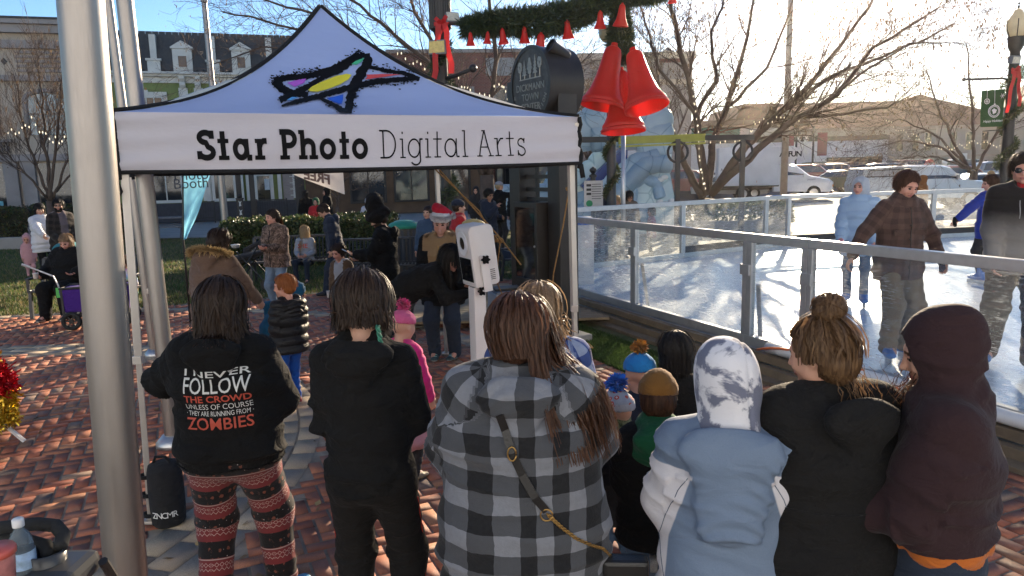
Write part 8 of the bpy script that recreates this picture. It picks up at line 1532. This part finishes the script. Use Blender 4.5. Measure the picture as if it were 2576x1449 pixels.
f=Fig('ginger haired boy in a black puffer jacket, bright blue pants and red trainers',(-2.03,6.52),48,1.22,head=(38,6,0),bw=1.12,bd=1.1,L=(-.16,.12,.88),R=(.18,.10,.82),skin=SKIN_PINK,hairm=HAIR_GI,hq=.009,feet=((-.09,-.06,.085),(.10,.10,.085)));f.body();f.top(PUFBK,.038,hem=.76,ar=1.12,hood='down',puff=(.018,.085),wr=.003,name='puffer_jacket');f.bottom(BRT,.012,wr=.006);f.shoes(RED_SH,SOLE_W,lace=M('dark_lace',(.03,.01,.01),.6),big=1.15);f.hair('short',HAIR_GI,900,.016,th=(.004,.010),fringe=.02)
f=Fig('child in hot pink jacket and pink pompom hat mostly hidden behind the black hoodie',place(1006,800,1.14),-35,1.18,head=(0,12,0),bw=1.15,L=(-.15,.22,.9),R=(.24,.15,.85));f.body();f.top(PINK,.04,hem=.80,ar=1.15,hood='down',wr=.006);f.bottom(CHAR);f.shoes(M('tan_boot',(.30,.22,.14),.6));f.beanie(cloth('pink_knit',(.55,.10,.22),.15),pom=cloth('pink_yarn',(.60,.06,.20),.2),pomr=.055);G=SDF(.01);G.flat(f.T((0,0,.48)),f.T((0,0,.86)),.20,.16,.155,.125,(1,0,0),.03);V,Q=G.mesh();V=V+vnorm(V,Q)*(.008*np.sin(np.arctan2(V[:,1],V[:,0])*8))[:,None];f.put('pale_pink_skirt',V,Q,[PALEP])
f=Fig('woman in a woodland camouflage jacket and jeans looking aside with a phone',(-3.62,11.25),158,1.60,head=(-28,6,0),bw=1.22,bd=1.15,L=(-.045,.27,1.12),R=(.045,.27,1.12),grip=((.5,0,.8),(-.5,0,.8)),skin=SKIN_PINK,hq=.008);f.body();f.top(CAMO,.026,hem=.78,wr=.006,collar=.0,ar=1.08);f.bottom(DENIM_LT,.014,wr=.005,name='jeans');f.shoes(SHOE_BK,SOLE_W);f.hair('pony',HAIR_DK,500,.03,th=(.005,.012));n=260;rg=np.random.default_rng(3);s_=f.hd(0,-.11,.02);pts=s_+np.cumsum(np.concatenate([rg.normal(0,.012,(n,1,3)),rg.normal(0,.005,(n,9,3))+A(.014,-.022,-.030)*.9],1),1);f.ribbons('ponytail',pts,np.linspace(.004,.0015,10),HAIR_BR,s_+A(0,.3,0),f.root,rg);m=MB();m.tube([f.on_back(0,z*f.sb,.003,-1)for z in np.linspace(.80,1.40,14)],.006,5);o=m.build('zip',blackp);o.parent=f.tops;held('phone',f,(f.W[0]+f.W[1])/2+A(0,.06,.045),lambda m:m.box((0,0,0),(.15,.07,.012)).build('phone',blackp,bevel=.004),'black phone held flat in both hands by the camouflage jacket woman','phone')
b0=Vector(bp_.location);f=Fig('girl with long fair hair in a grey sweatshirt seated on the bench',(b0.x+.28,b0.y-.02),178,1.45,sit=.52,head=(20,18,0),L=(-.10,.28,.66),R=(.10,.28,.66),hairm=HAIR_BL,skin=SKIN_PINK);f.body();f.top(GREY_FL,.026,hem=.86,wr=.006);f.bottom(DENIM_DK);f.shoes(SHOE_BK);f.hair('long',HAIR_BL,900,.40,fr=55,seed=3)
def fprint(f,txt,x0,z,w_,h_,mat):
    cu=bpy.data.curves.new('t','FONT');cu.body=txt;cu.size=1;cu.offset=.02;o=bpy.data.objects.new('t',cu);me=bpy.data.meshes.new_from_object(o);bpy.data.objects.remove(o);xs=[v.co.x for v in me.vertices];ys=[v.co.y for v in me.vertices]
    for v in me.vertices:v.co=f.on_back(x0+w_/2-w_*(v.co.x-min(xs))/(max(xs)-min(xs)),z+h_*(v.co.y-min(ys))/(max(ys)-min(ys)),.006,-1)
    o=link_mesh('print',me,mat,None);o.parent=f.tops
fprint(f,'SHE',.02,.80*f.sb+.02,.20,.085,print_r)
f=Fig('boy in a dark navy jacket and jeans walking with his head bowed',(-3.1,12.9),108,1.64,lean=10,head=(-10,42,0),L=(-.20,.10,.84),R=(.20,.06,.84),feet=((-.10,.22,.085),(.10,-.20,.10)),bw=1.02,hairm=HAIR_DK,hq=.009);f.body();f.top(NAVY,.026,hem=.76,hood='down',wr=.007);f.bottom(DENIM_DK,.02,wide=1.15,name='jeans');f.shoes(SHOE_BK,big=1.15);f.hair('short',HAIR_DK,500,.02,th=(.006,.014))
f=Fig('small dark haired boy in a brown jacket over a grey hoodie holding a cup',place(856,614,1.2),162,1.20,head=(-16,16,0),L=(-.20,.12,.84),R=(.22,.10,.80),bw=1.1,skin=SKIN_PINK,hairm=HAIR_DK,hq=.008);f.body()
def split4(f,c,bone):return np.where((np.abs(c[:,0])<.065)& (c[:,1]>.02)& (bone == 1),1,np.where(bone == 6,1,0))
f.top(BRJ,.032,hem=.78,hood='down',wr=.006,mats=[BRJ,GREY_FL],split=split4);f.bottom(CHAR,.014);f.shoes(SHOE_BK);f.hair('short',HAIR_DK,900,.05,th=(.010,.026),fringe=.025,wv=.014);cup(f,1,'small white cup held low by the boy in brown')
f=Fig('bearded man in a black jacket and tall black hat checking his phone',(-1.62,9.3),92,1.66,head=(4,22,0),L=(-.05,.36,1.14),R=(.08,.33,1.08),grip=((.4,0,.9),(-.4,0,.9)),bw=1.22,bd=1.2,hq=.009,hairm=HAIR_DK);f.body(beard=True);f.top(BLACK,.034,hem=.74,hood='down',ar=1.12,wr=.008);f.bottom(KHAKI,.016);f.shoes(SHOE_BK);f.hair('short',HAIR_DK,200,.03,th=(0,.008));phone(f,0,'dark phone in the hands of the man in the tall black hat',1.0);m=MB();m.M=wm(f.root);w_=gpt(f,1,.1);m.add([w_+A(-.05,-.02,.02),w_+A(.05,.0,.0),w_+A(.06,.10,.02),w_+A(-.03,.12,.03)],[(0,1,2,3)]);tag(m.build('paper_slip',cupw),'white slip of paper in the hand of the bearded man','paper')
G=SDF(.01);G.cone(f.hd(0,-.01,.07),f.hd(0,-.03,.21),.112*f.hs,.125*f.hs,.03);G.flat(f.hd(0,-.01,.055),f.hd(0,-.01,.068),.155*f.hs,.175*f.hs,.15*f.hs,.17*f.hs,f.HR @ A(1,0,0),.02);V,Q=G.mesh();V=V+vnorm(V,Q)*(.012*wob(V,24))[:,None];f.put('tall_hat',V,Q,[BLACK2])
f=Fig('smiling woman in a santa hat and a black and tan parka with fur collar',(-.78,8.15),172,1.66,head=(6,10,-4),L=(-.16,.22,.95),R=(.16,.22,.95),bw=1.3,bd=1.2,skin=SKIN_PINK,hq=.008,lip=M('smile',(.50,.26,.23),.3,var=.2,vs=60),feet=((-.12,.0,.085),(.12,.03,.085)),fy=(-25,20),nohand=(False,False));f.body()
def split6(f,c,bone):U=f.sb;return np.where(((np.abs(c[:,0])<.125*U)& (c[:,1]>.0)& (bone == 1)& (c[:,2]>.86*U))| ((c[:,2]>1.30*U)& (np.abs(c[:,0])<.19)& (c[:,1]>-.02))| (bone == 6),1,0)
f.top(BLACK,.034,hem=.66,ar=1.12,hood='down',wr=.007,mats=[BLACK,TANV],split=split6,name='parka');f.bottom(DENIM_DK,.018,wide=1.2,name='jeans');f.shoes(M('teal_black_trainer',(.03,.06,.07),.6,var=.4,vs=30),M('pale_sole',(.35,.37,.38),.6),lace=M('mint_lace',(.3,.55,.5),.6));f.hair('bob',HAIR_DK,400,.07,th=(-.004,.004));ring=[f.T((.155*math.cos(t),-.045-.145*math.sin(t),1.455-.02*math.cos(2*t)))for t in np.linspace(-.75,math.pi+.75,26)];f.fur(ring,lambda p:(p-f.T((0,-.02,1.40)))/np.linalg.norm(p-f.T((0,-.02,1.40)),axis=1,keepdims=True)+A(0,.3,.3),.07,FURB,f.tops,1700);m=MB();m.tube([f.on_back(0,z*f.sb,.003,-1)for z in np.linspace(.9,1.36,10)],.005,5);o=m.build('zip',gold);o.parent=f.tops
fh=f;h_=f.hs;G=SDF(.008);G.ell(f.hd(0,-.014,.075),A(.094,.114,.10)*h_,f.HR,.02);G.cone(f.hd(0,-.02,.13),f.hd(.05,-.05,.165),.075*h_,.05*h_,.04);G.cone(f.hd(.05,-.05,.165),f.hd(-.13,-.04,.10),.05*h_,.022*h_,.03);G.cut(f.hd(0,0,.07),f.HR @ A(0,0,-1));V,Q=G.mesh();V=V+vnorm(V,Q)*(.004*wob(V,26))[:,None];sh_=f.put('santa_hat',V,Q,[cloth('red_plush',(.50,.012,.03),.15)]);rg=np.random.default_rng(2)
ring=[f.hd(.102*math.sin(t),-.014+.122*math.cos(t),.078+.012*math.sin(k))for k in (0,1.5,3,4.5)for t in np.linspace(0,6.28,22)];f.fur(ring,lambda p:(p-f.hd(0,-.014,.055))/np.linalg.norm(p-f.hd(0,-.014,.055),axis=1,keepdims=True),.026,cloth('white_plush',(.62,.60,.60),.05),sh_,2200,name='plush_band',w=.006);G=SDF(.008); 
for z in (.064,.086):G.flat(f.hd(0,-.014,z-.01),f.hd(0,-.014,z+.012),.104*h_,.124*h_,.103*h_,.123*h_,f.HR @ A(1,0,0),.015)
V,Q=G.mesh();f.put('hat_band',V,Q,[cloth('white_plush2',(.60,.58,.58),.05)],sh_);f.pompom(f.hd(-.135,-.02,.085),.038,WHITEF,sh_,220)
f=Fig('black haired woman in black bending over to touch the photo booth screen',(-1.12,7.22),-97,1.66,lean=60,head=(-8,26,0),L=(-.02,.70,1.02),R=(.08,.72,.96),eL=(-.9,-.1,-.9),eR=(.9,-.1,-.9),grip=((.4,.3,.6),(-.3,.5,.7)),curl=(15,20),bw=1.25,bd=1.22,hairm=HAIR_BK,skin=SKIN_PINK,hq=.008,feet=((-.12,-.12,.085),(.12,-.05,.085)),knee=((-.1,1,.1),(.1,1,.1)));f.body();f.top(BLACK,.022,hem=.86,wr=.008,ar=.98,name='sweater');f.bottom(CHAR,.014);f.shoes(SHOE_BK);f.hair('long',HAIR_BK,1500,.34,fr=70,th=(.012,.026),seed=5,wv=.005,dirv=(0,.10,-1));m=MB();w_=f.W[1];d=nrm(f.W[1]-f.E[1]);x,y,z=frame_of(d);m.tube([Vector(w_-d*.02)+x*.034*math.cos(t)+y*.034*math.sin(t)for t in np.linspace(0,6.1,14)],.008,5);o=m.build('wristband',M('dark_band',(.05,.03,.025),.5));o.parent=f.root
# --- behind the canopy
def simple(label,xy,yaw,h,mat,off=.03,hem=.72,bot=None,head=(0,0,0),hair=None,hood=None,bw=1.1,bd=1.1,**k):
    tk_={q:k.pop(q)for q in ('puff','ar','wr','name','flare','mats','split')if q in k};k.setdefault('hq',.013);f=Fig(label,xy,yaw,h,head=head,bw=bw,bd=bd,hairm=hair[1]if hair else None,**k);f.body();f.top(mat,off,hem=hem,hood=hood,**tk_);f.bottom(bot or CHAR);f.shoes(SHOE_BK)
    if hair:f.hair(hair[0],hair[1],hair[2]if len(hair)>2 else 0,hair[3]if len(hair)>3 else .05)
    return f
X=lambda u,y:ax(u,y)
f=simple('person in a navy beanie and red jacket holding a pink cup behind the canopy leg',(X(1150,12.2),12.2),-75,1.64,REDC,hair=('short',HAIR_DK),R=(.12,.33,1.15));f.beanie(NAVY);cup(f,1,'pink and white paper cup held by the person in red',.04,.1,M('pink_cup',(.55,.35,.35),.6))
f=simple('curly haired boy in a navy jacket with a hand near his chin',(X(1226,16),16),-125,1.72,NAVY,hair=('short',HAIR_BK,700,.05),skin=SKIN_TAN,head=(-15,18,0),R=(.06,.26,1.34),L=(-.12,.27,1.1),hood='down')
f=simple('person in a grey cap and black jacket stretching an arm towards the tower',(X(1253,19.5),19.5),-55,1.82,BLACK,hair=('short',HAIR_BL),R=(.30,.55,1.36),head=(-10,10,0));f.beanie(cloth('grey_cap',(.25,.25,.27),.1))
simple('person in a long dark quilted coat standing behind the grey cap',(X(1300,20.5),20.5),20,1.74,PUFBK,.045,.45,hair=('short',HAIR_DK),puff=(.02,.12),wr=.003)
simple('dark clad figure in a patterned hoodie far behind the curly haired boy',(X(1196,23),23),170,1.62,CHAR,hood='up')
simple('person in a green hood and red coat standing behind the hedge',(X(790,21.5),21.5),-150,1.44,REDC,.04,.6,hood='up',bw=1.4,bd=1.3,mats=[REDC,GREEN],split=lambda f,c,b:np.where(b == 6,1,0),head=(-30,0,0),skin=SKIN_PINK)
simple('figure in a black hoodie standing right of the green hood',(X(818,23.5),23.5),120,1.68,BLACK,hood='up');simple('figure in a black jacket with long dark hair left of the green hood',(X(764,24),24),40,1.62,BLACK,hair=('long',HAIR_BK,300,.3))
simple('child in a pale patterned coat beyond the hedge',(X(922,21),21),10,1.42,uvmat('pale_print',camofn([(.35,.40,.46),(.42,.44,.5),(.5,.42,.48),(.55,.55,.58)],14)),.045,.55,hood='up',bw=1.3)
simple('person in a faded blue jacket standing behind the santa hat',(X(1072,12.8),12.8),160,1.52,cloth('faded_blue',(.04,.07,.12),.2),hair=('short',HAIR_DK),bw=1.2)
# --- left side
b0=Vector(b3_.location);f=Fig('heavy woman in black seated on a bench with a white cup',(b0.x-.22,b0.y-.05),172,1.68,sit=.53,bw=1.75,bd=1.65,head=(8,20,0),L=(-.26,.24,.72),R=(.30,.28,.70),grip=((0,0,1),(-.8,.2,.2)),feet=((-.16,.40,.085),(.10,.52,.085)),skin=SKIN_PINK,hairm=HAIR_LT,hq=.008,curl=(30,45));f.body();f.top(BLACK,.03,hem=.86,ar=1.3,wr=.010,collar=.02,name='fleece_jacket',bell=.16);f.bottom(BLACK,.03,wide=1.15);f.shoes(M('striped_slip_on',(.05,.05,.055),.6),SOLE_W,lace=SOLE_W);f.hair('pony',HAIR_LT,700,.10,th=(.006,.014));cup(f,1,'white paper cup in the hand of the seated woman in black',.042,.085)
f=Fig('child in a rainbow striped fleece mostly hidden behind the thick flagpole',(b0.x+.62,b0.y-.04),176,1.16,sit=.56,head=(0,10,0),hairm=HAIR_BR,bw=1.2);f.body();f.top(RAIN,.03,hem=.86);f.bottom(CHAR);f.shoes(SHOE_BK);f.hair('bob',HAIR_BR,300,.08)
f=simple('dark haired woman in a white puffer coat reaching out a hand at the left',place(98,514,1.65),-118,1.65,WPUF,.04,.70,hair=('bob',HAIR_BK,700,.14),R=(.25,.50,1.02),puff=(.014,.09),wr=.003,head=(-20,4,0),bw=1.15,hq=.010,bot=BLACK);G=SDF(.012);c=f.T((0,-.24,1.18));G.ell(c,(.15,.09,.22),None,.04);V,Q=G.mesh();f.put('backpack',V,Q,[uvmat('backpack_print',camofn([(.03,.035,.05),(.06,.07,.1),(.1,.1,.12),(.2,.2,.22)],20))])
f=Fig('bearded man with glasses and hair in a bun wearing a dark plaid jacket',place(146,503,1.75),-128,1.75,head=(-25,0,0),bw=1.15,bd=1.1,hairm=HAIR_BK,hq=.009,L=(-.16,.22,.95),R=(.16,.22,.95));f.body(beard=True);f.top(DKPL,.03,hem=.74,hood='down',mats=[DKPL,cloth('mauve_grey_fleece',(.13,.10,.11),.1)],split=lambda f,c,b:np.where((b == 6)| ((np.abs(c[:,0])<.07)& (c[:,1]>.03)& (b == 1)),1,0));f.bottom(CHAR);f.shoes(SHOE_BK);f.hair('short',HAIR_BK,500,.03);G=SDF(.01);G.ell(f.hd(0,-.10,.10),A(.035,.035,.035),None,.02);V,Q=G.mesh();f.put('bun',V,Q,[HAIR_BK])
def glasses(f,mat,fill=None,s_=1.):
    m=MB()
    for sx in (-1,1):
        c=A(sx*.032,.104,.001);pts=[f.hd(c[0]+.022*s_*math.cos(t),c[1]-.01*abs(math.cos(t))*(sx*math.cos(t)>0),c[2]+.016*s_*math.sin(t))for t in np.linspace(0,6.28,15)[:-1]];m.tube(pts,.0028,5,closed=True);m.tube([f.hd(sx*.052,.098,.005),f.hd(sx*.078,.04,.006),f.hd(sx*.080,-.01,.0)],.0028,4)
        if fill:n=len(m.v);m.add([f.hd(*c)+f.HR @ A(0,.004,0)]+pts,[(0,i+1,(i+1)% 14+1)for i in range(14)])
    m.tube([f.hd(-.010,.108,.003),f.hd(.010,.108,.003)],.0028,4);o=m.build('sunglasses' if fill else 'glasses',mat,None,fix=False);o.parent=f.root;return o
glasses(f,blackp)
p=place(66,590,.96);f=simple('toddler in a pale pink fleece suit with a hood at the left',p,-140,.96,PINKB,.035,.60,hood='up',bot=PINKB,skin=SKIN_PINK,head=(-15,15,0),hq=.010)
# --- skaters on the ice
ICE=.2
def skates(f,mat,blade=True):
    U=f.sb
    for i in range(2):
        a=f.AN[i];sx=-1 if i == 0 else 1;d=R3('Z',-sx*12+f.fy[i])@ A(0,1,0);lat=A(d[1],-d[0],0);z0=a[2]-.085*U;G=SDF(.010);hl=A(a[0],a[1],z0)-d*.06*U;to=hl+d*.27*U;G.flat(hl+A(0,0,.045),(hl+to)/2+A(0,0,.045),.045,.05,.05,.045,lat,.02);G.flat((hl+to)/2+A(0,0,.045),to-d*.03+A(0,0,.035),.05,.045,.045,.028,lat,.02);G.cone(a-A(0,0,.02),a+A(0,0,.13),.058,.062,.03);V,Q=G.mesh();o=f.put('skate',V,Q,[mat]);m=MB();m.bar(hl+A(0,0,-.030),to+A(0,0,-.030),.004,.055);m.box(Vector(hl+d*.06+A(0,0,-.0)),(.03,.03,.04));m.box(Vector(to-d*.07+A(0,0,-.0)),(.03,.03,.04));b=m.build('blade',alu,None);b.parent=o
BSK=M('blue_skate_shell',(.03,.14,.42),.4,var=.1)
p=gp(2245,903,ICE);f=Fig('teenage boy in a brown plaid wool jacket skating with arms out and eyes lowered',(p.x,p.y),186,1.74,ICE+.06,head=(4,20,-4),L=(-.40,.10,.82),R=(.47,-.02,.92),eL=(-1,-.4,-.2),eR=(1,-.5,-.1),bw=1.18,bd=1.12,skin=SKIN_PINK,hairm=HAIR_DK,hq=.0065,feet=((-.13,-.02,.085),(.10,.06,.085)),curl=(40,40),fy=(10,-10));f.body();f.top(BRPL,.028,hem=.72,ar=.98,collar=.08,wr=.009,h=.009);f.bottom(KHAKI,.020,wide=1.2,wr=.008,name='trousers');skates(f,BSK);f.hair('short',hairmat('auburn_hair',(.035,.014,.009),(.095,.040,.024)),1500,.055,th=(.010,.026),fringe=.034,wv=.008,fr=70,w=.0035);f.gloves(NAVY,(True,False));m=MB();m.tube([f.on_back(.0,z*f.sb,.003,-1)for z in np.linspace(.74,1.40,14)],.005,5);[m.ball(f.on_back(.012,z*f.sb,.006,-1),.010,8,6)for z in (.85,.98,1.11,1.24)];o=m.build('placket',M('dark_button',(.02,.014,.012),.4));o.parent=f.tops; 
for sx in (-1,1):m=MB();m.box(f.on_back(sx*.10,1.17*f.sb,.008,-1),(.12,.012,.05));o=m.build('pocket_flap',BRPL,None,bevel=.004);o.parent=f.tops
p=gp(2535,930,ICE);f=Fig('tall teenager in sunglasses and an ombre hoodie on the ice at the right',(p.x,p.y),158,1.86,ICE+.06,head=(-14,4,3),L=(-.16,.22,.90),R=(.20,.16,.88),bw=1.16,bd=1.12,skin=SKIN_PINK,hairm=HAIR_DK,hq=.0065,feet=((-.14,.10,.085),(.14,-.12,.085)));f.body();f.top(OMBRE,.034,hem=.76,ar=1.15,hood='down',wr=.009,h=.009,name='hoodie');f.bottom(CHAR,.026,wide=1.25,wr=.008,name='trousers');skates(f,BSK);f.hair('short',HAIR_DK,1600,.06,th=(.012,.028),fringe=.018,wv=.010,fr=70,w=.0035);glasses(f,blackp,True,1.15);G=SDF(.008);G.flat(f.T((0,.03,1.38)),f.hd(0,.0,-.11),.085,.085,.062,.068,(1,0,0),.02);V,Q=G.mesh();V=V+vnorm(V,Q)*(.004*np.sin(V[:,0]*70))[:,None];f.put('red_shirt_collar',V,Q,[REDC]);m=MB()
for sx in (-1,1):m.tube([f.on_back(sx*.05,z*f.sb,.006,-1)for z in np.linspace(1.36,1.22,5)],.004,5)
o=m.build('drawstring',cloth('grey_cord',(.3,.3,.3)),None);o.parent=f.tops
p=gp(2150,768,ICE);f=Fig('girl in a light blue puffer coat with hood up skating along the far wall',(p.x,p.y),150,1.62,ICE+.06,head=(-20,-4,0),L=(-.22,.16,.86),R=(.20,.22,.92),bw=1.12,bd=1.1,skin=SKIN_PINK,hq=.008,curl=(30,30),feet=((-.11,.05,.085),(.12,-.08,.085)));f.body();f.top(SKYP,.044,hem=.66,ar=1.15,hood='up',puff=(.020,.12),wr=.004,name='puffer_coat',mats=[SKYP,cloth('grey_blue_fleece',(.36,.40,.46),.1)],split=lambda f,c,b:np.where(b == 6,1,0));f.bottom(DENIM,.012,name='jeans');skates(f,BSK);f.gloves(M('pink_glove',(.50,.20,.30),.6))
p=dp(2497,445,11.2);f=Fig('skater in a cobalt blue coat and brown hood reaching an arm back to the left',(p.x,p.y),20,p.z-.26+.02,ICE+.06,head=(60,10,0),L=(-.56,.14,1.02),eL=(-1,-.3,.1),R=(.22,.2,.95),bw=1.15,hairm=HAIR_BR,skin=SKIN_PINK,hq=.010);f.body();f.top(COBALT,.036,hem=.70,ar=1.1,hood='down',mats=[COBALT,cloth('plum_hood',(.07,.025,.035),.2)],split=lambda f,c,b:np.where(b == 6,1,0));f.bottom(CHAR);skates(f,BSK);f.hair('short',HAIR_BR,600,.05);f.gloves(BLACK)
# beyond the far wall
f=simple('blond person in a red coat beyond the far rink wall',(X(2493,23),23),100,1.72,REDC,hair=('short',HAIR_BL,400,.05),hood='down',bw=1.2);simple('person in a rust brown hood half hidden behind the skater in brown plaid',(X(2322,21.5),21.5),30,1.66,RUST,hood='up')
simple('person with long dark hair in a fur trimmed coat beside the inflatable slide',(X(1583,17.2),17.2),200,1.56,KHAKI,.045,.6,hair=('long',HAIR_BK,400,.35),hood='down');simple('person in a dark coat behind the garlanded post near the slide',(X(1516,17.5),17.5),170,1.6,NAVY,.04,.6,hood='up');simple('fair haired child beside the slim steel pole',(X(1550,17.0),17.0),150,1.46,TANV,.04,.6,hair=('bob',HAIR_BL,300,.08))
simple('person in a pale top glimpsed through the far rink panel',(X(1640,17.5),17.5),90,1.15,PALEP,.03,.7,hair=('bob',HAIR_BK,200,.1))
# ------------------------------------------------------------ thin winter haze lit by the low sun
hz=NT('haze_air');pv=hz.n('ShaderNodeVolumePrincipled');pv.inputs['Color'].default_value=(1,.93,.84,1);pv.inputs['Density'].default_value=.0002;pv.inputs['Anisotropy'].default_value=.86;hz.l(pv.outputs[0],hz.out.inputs['Volume'])
MB().box((10,70,19),(260,180,40.2)).build('haze',hz.m,kind='stuff',label='thin sunlit haze filling the air over the square',cat='haze')
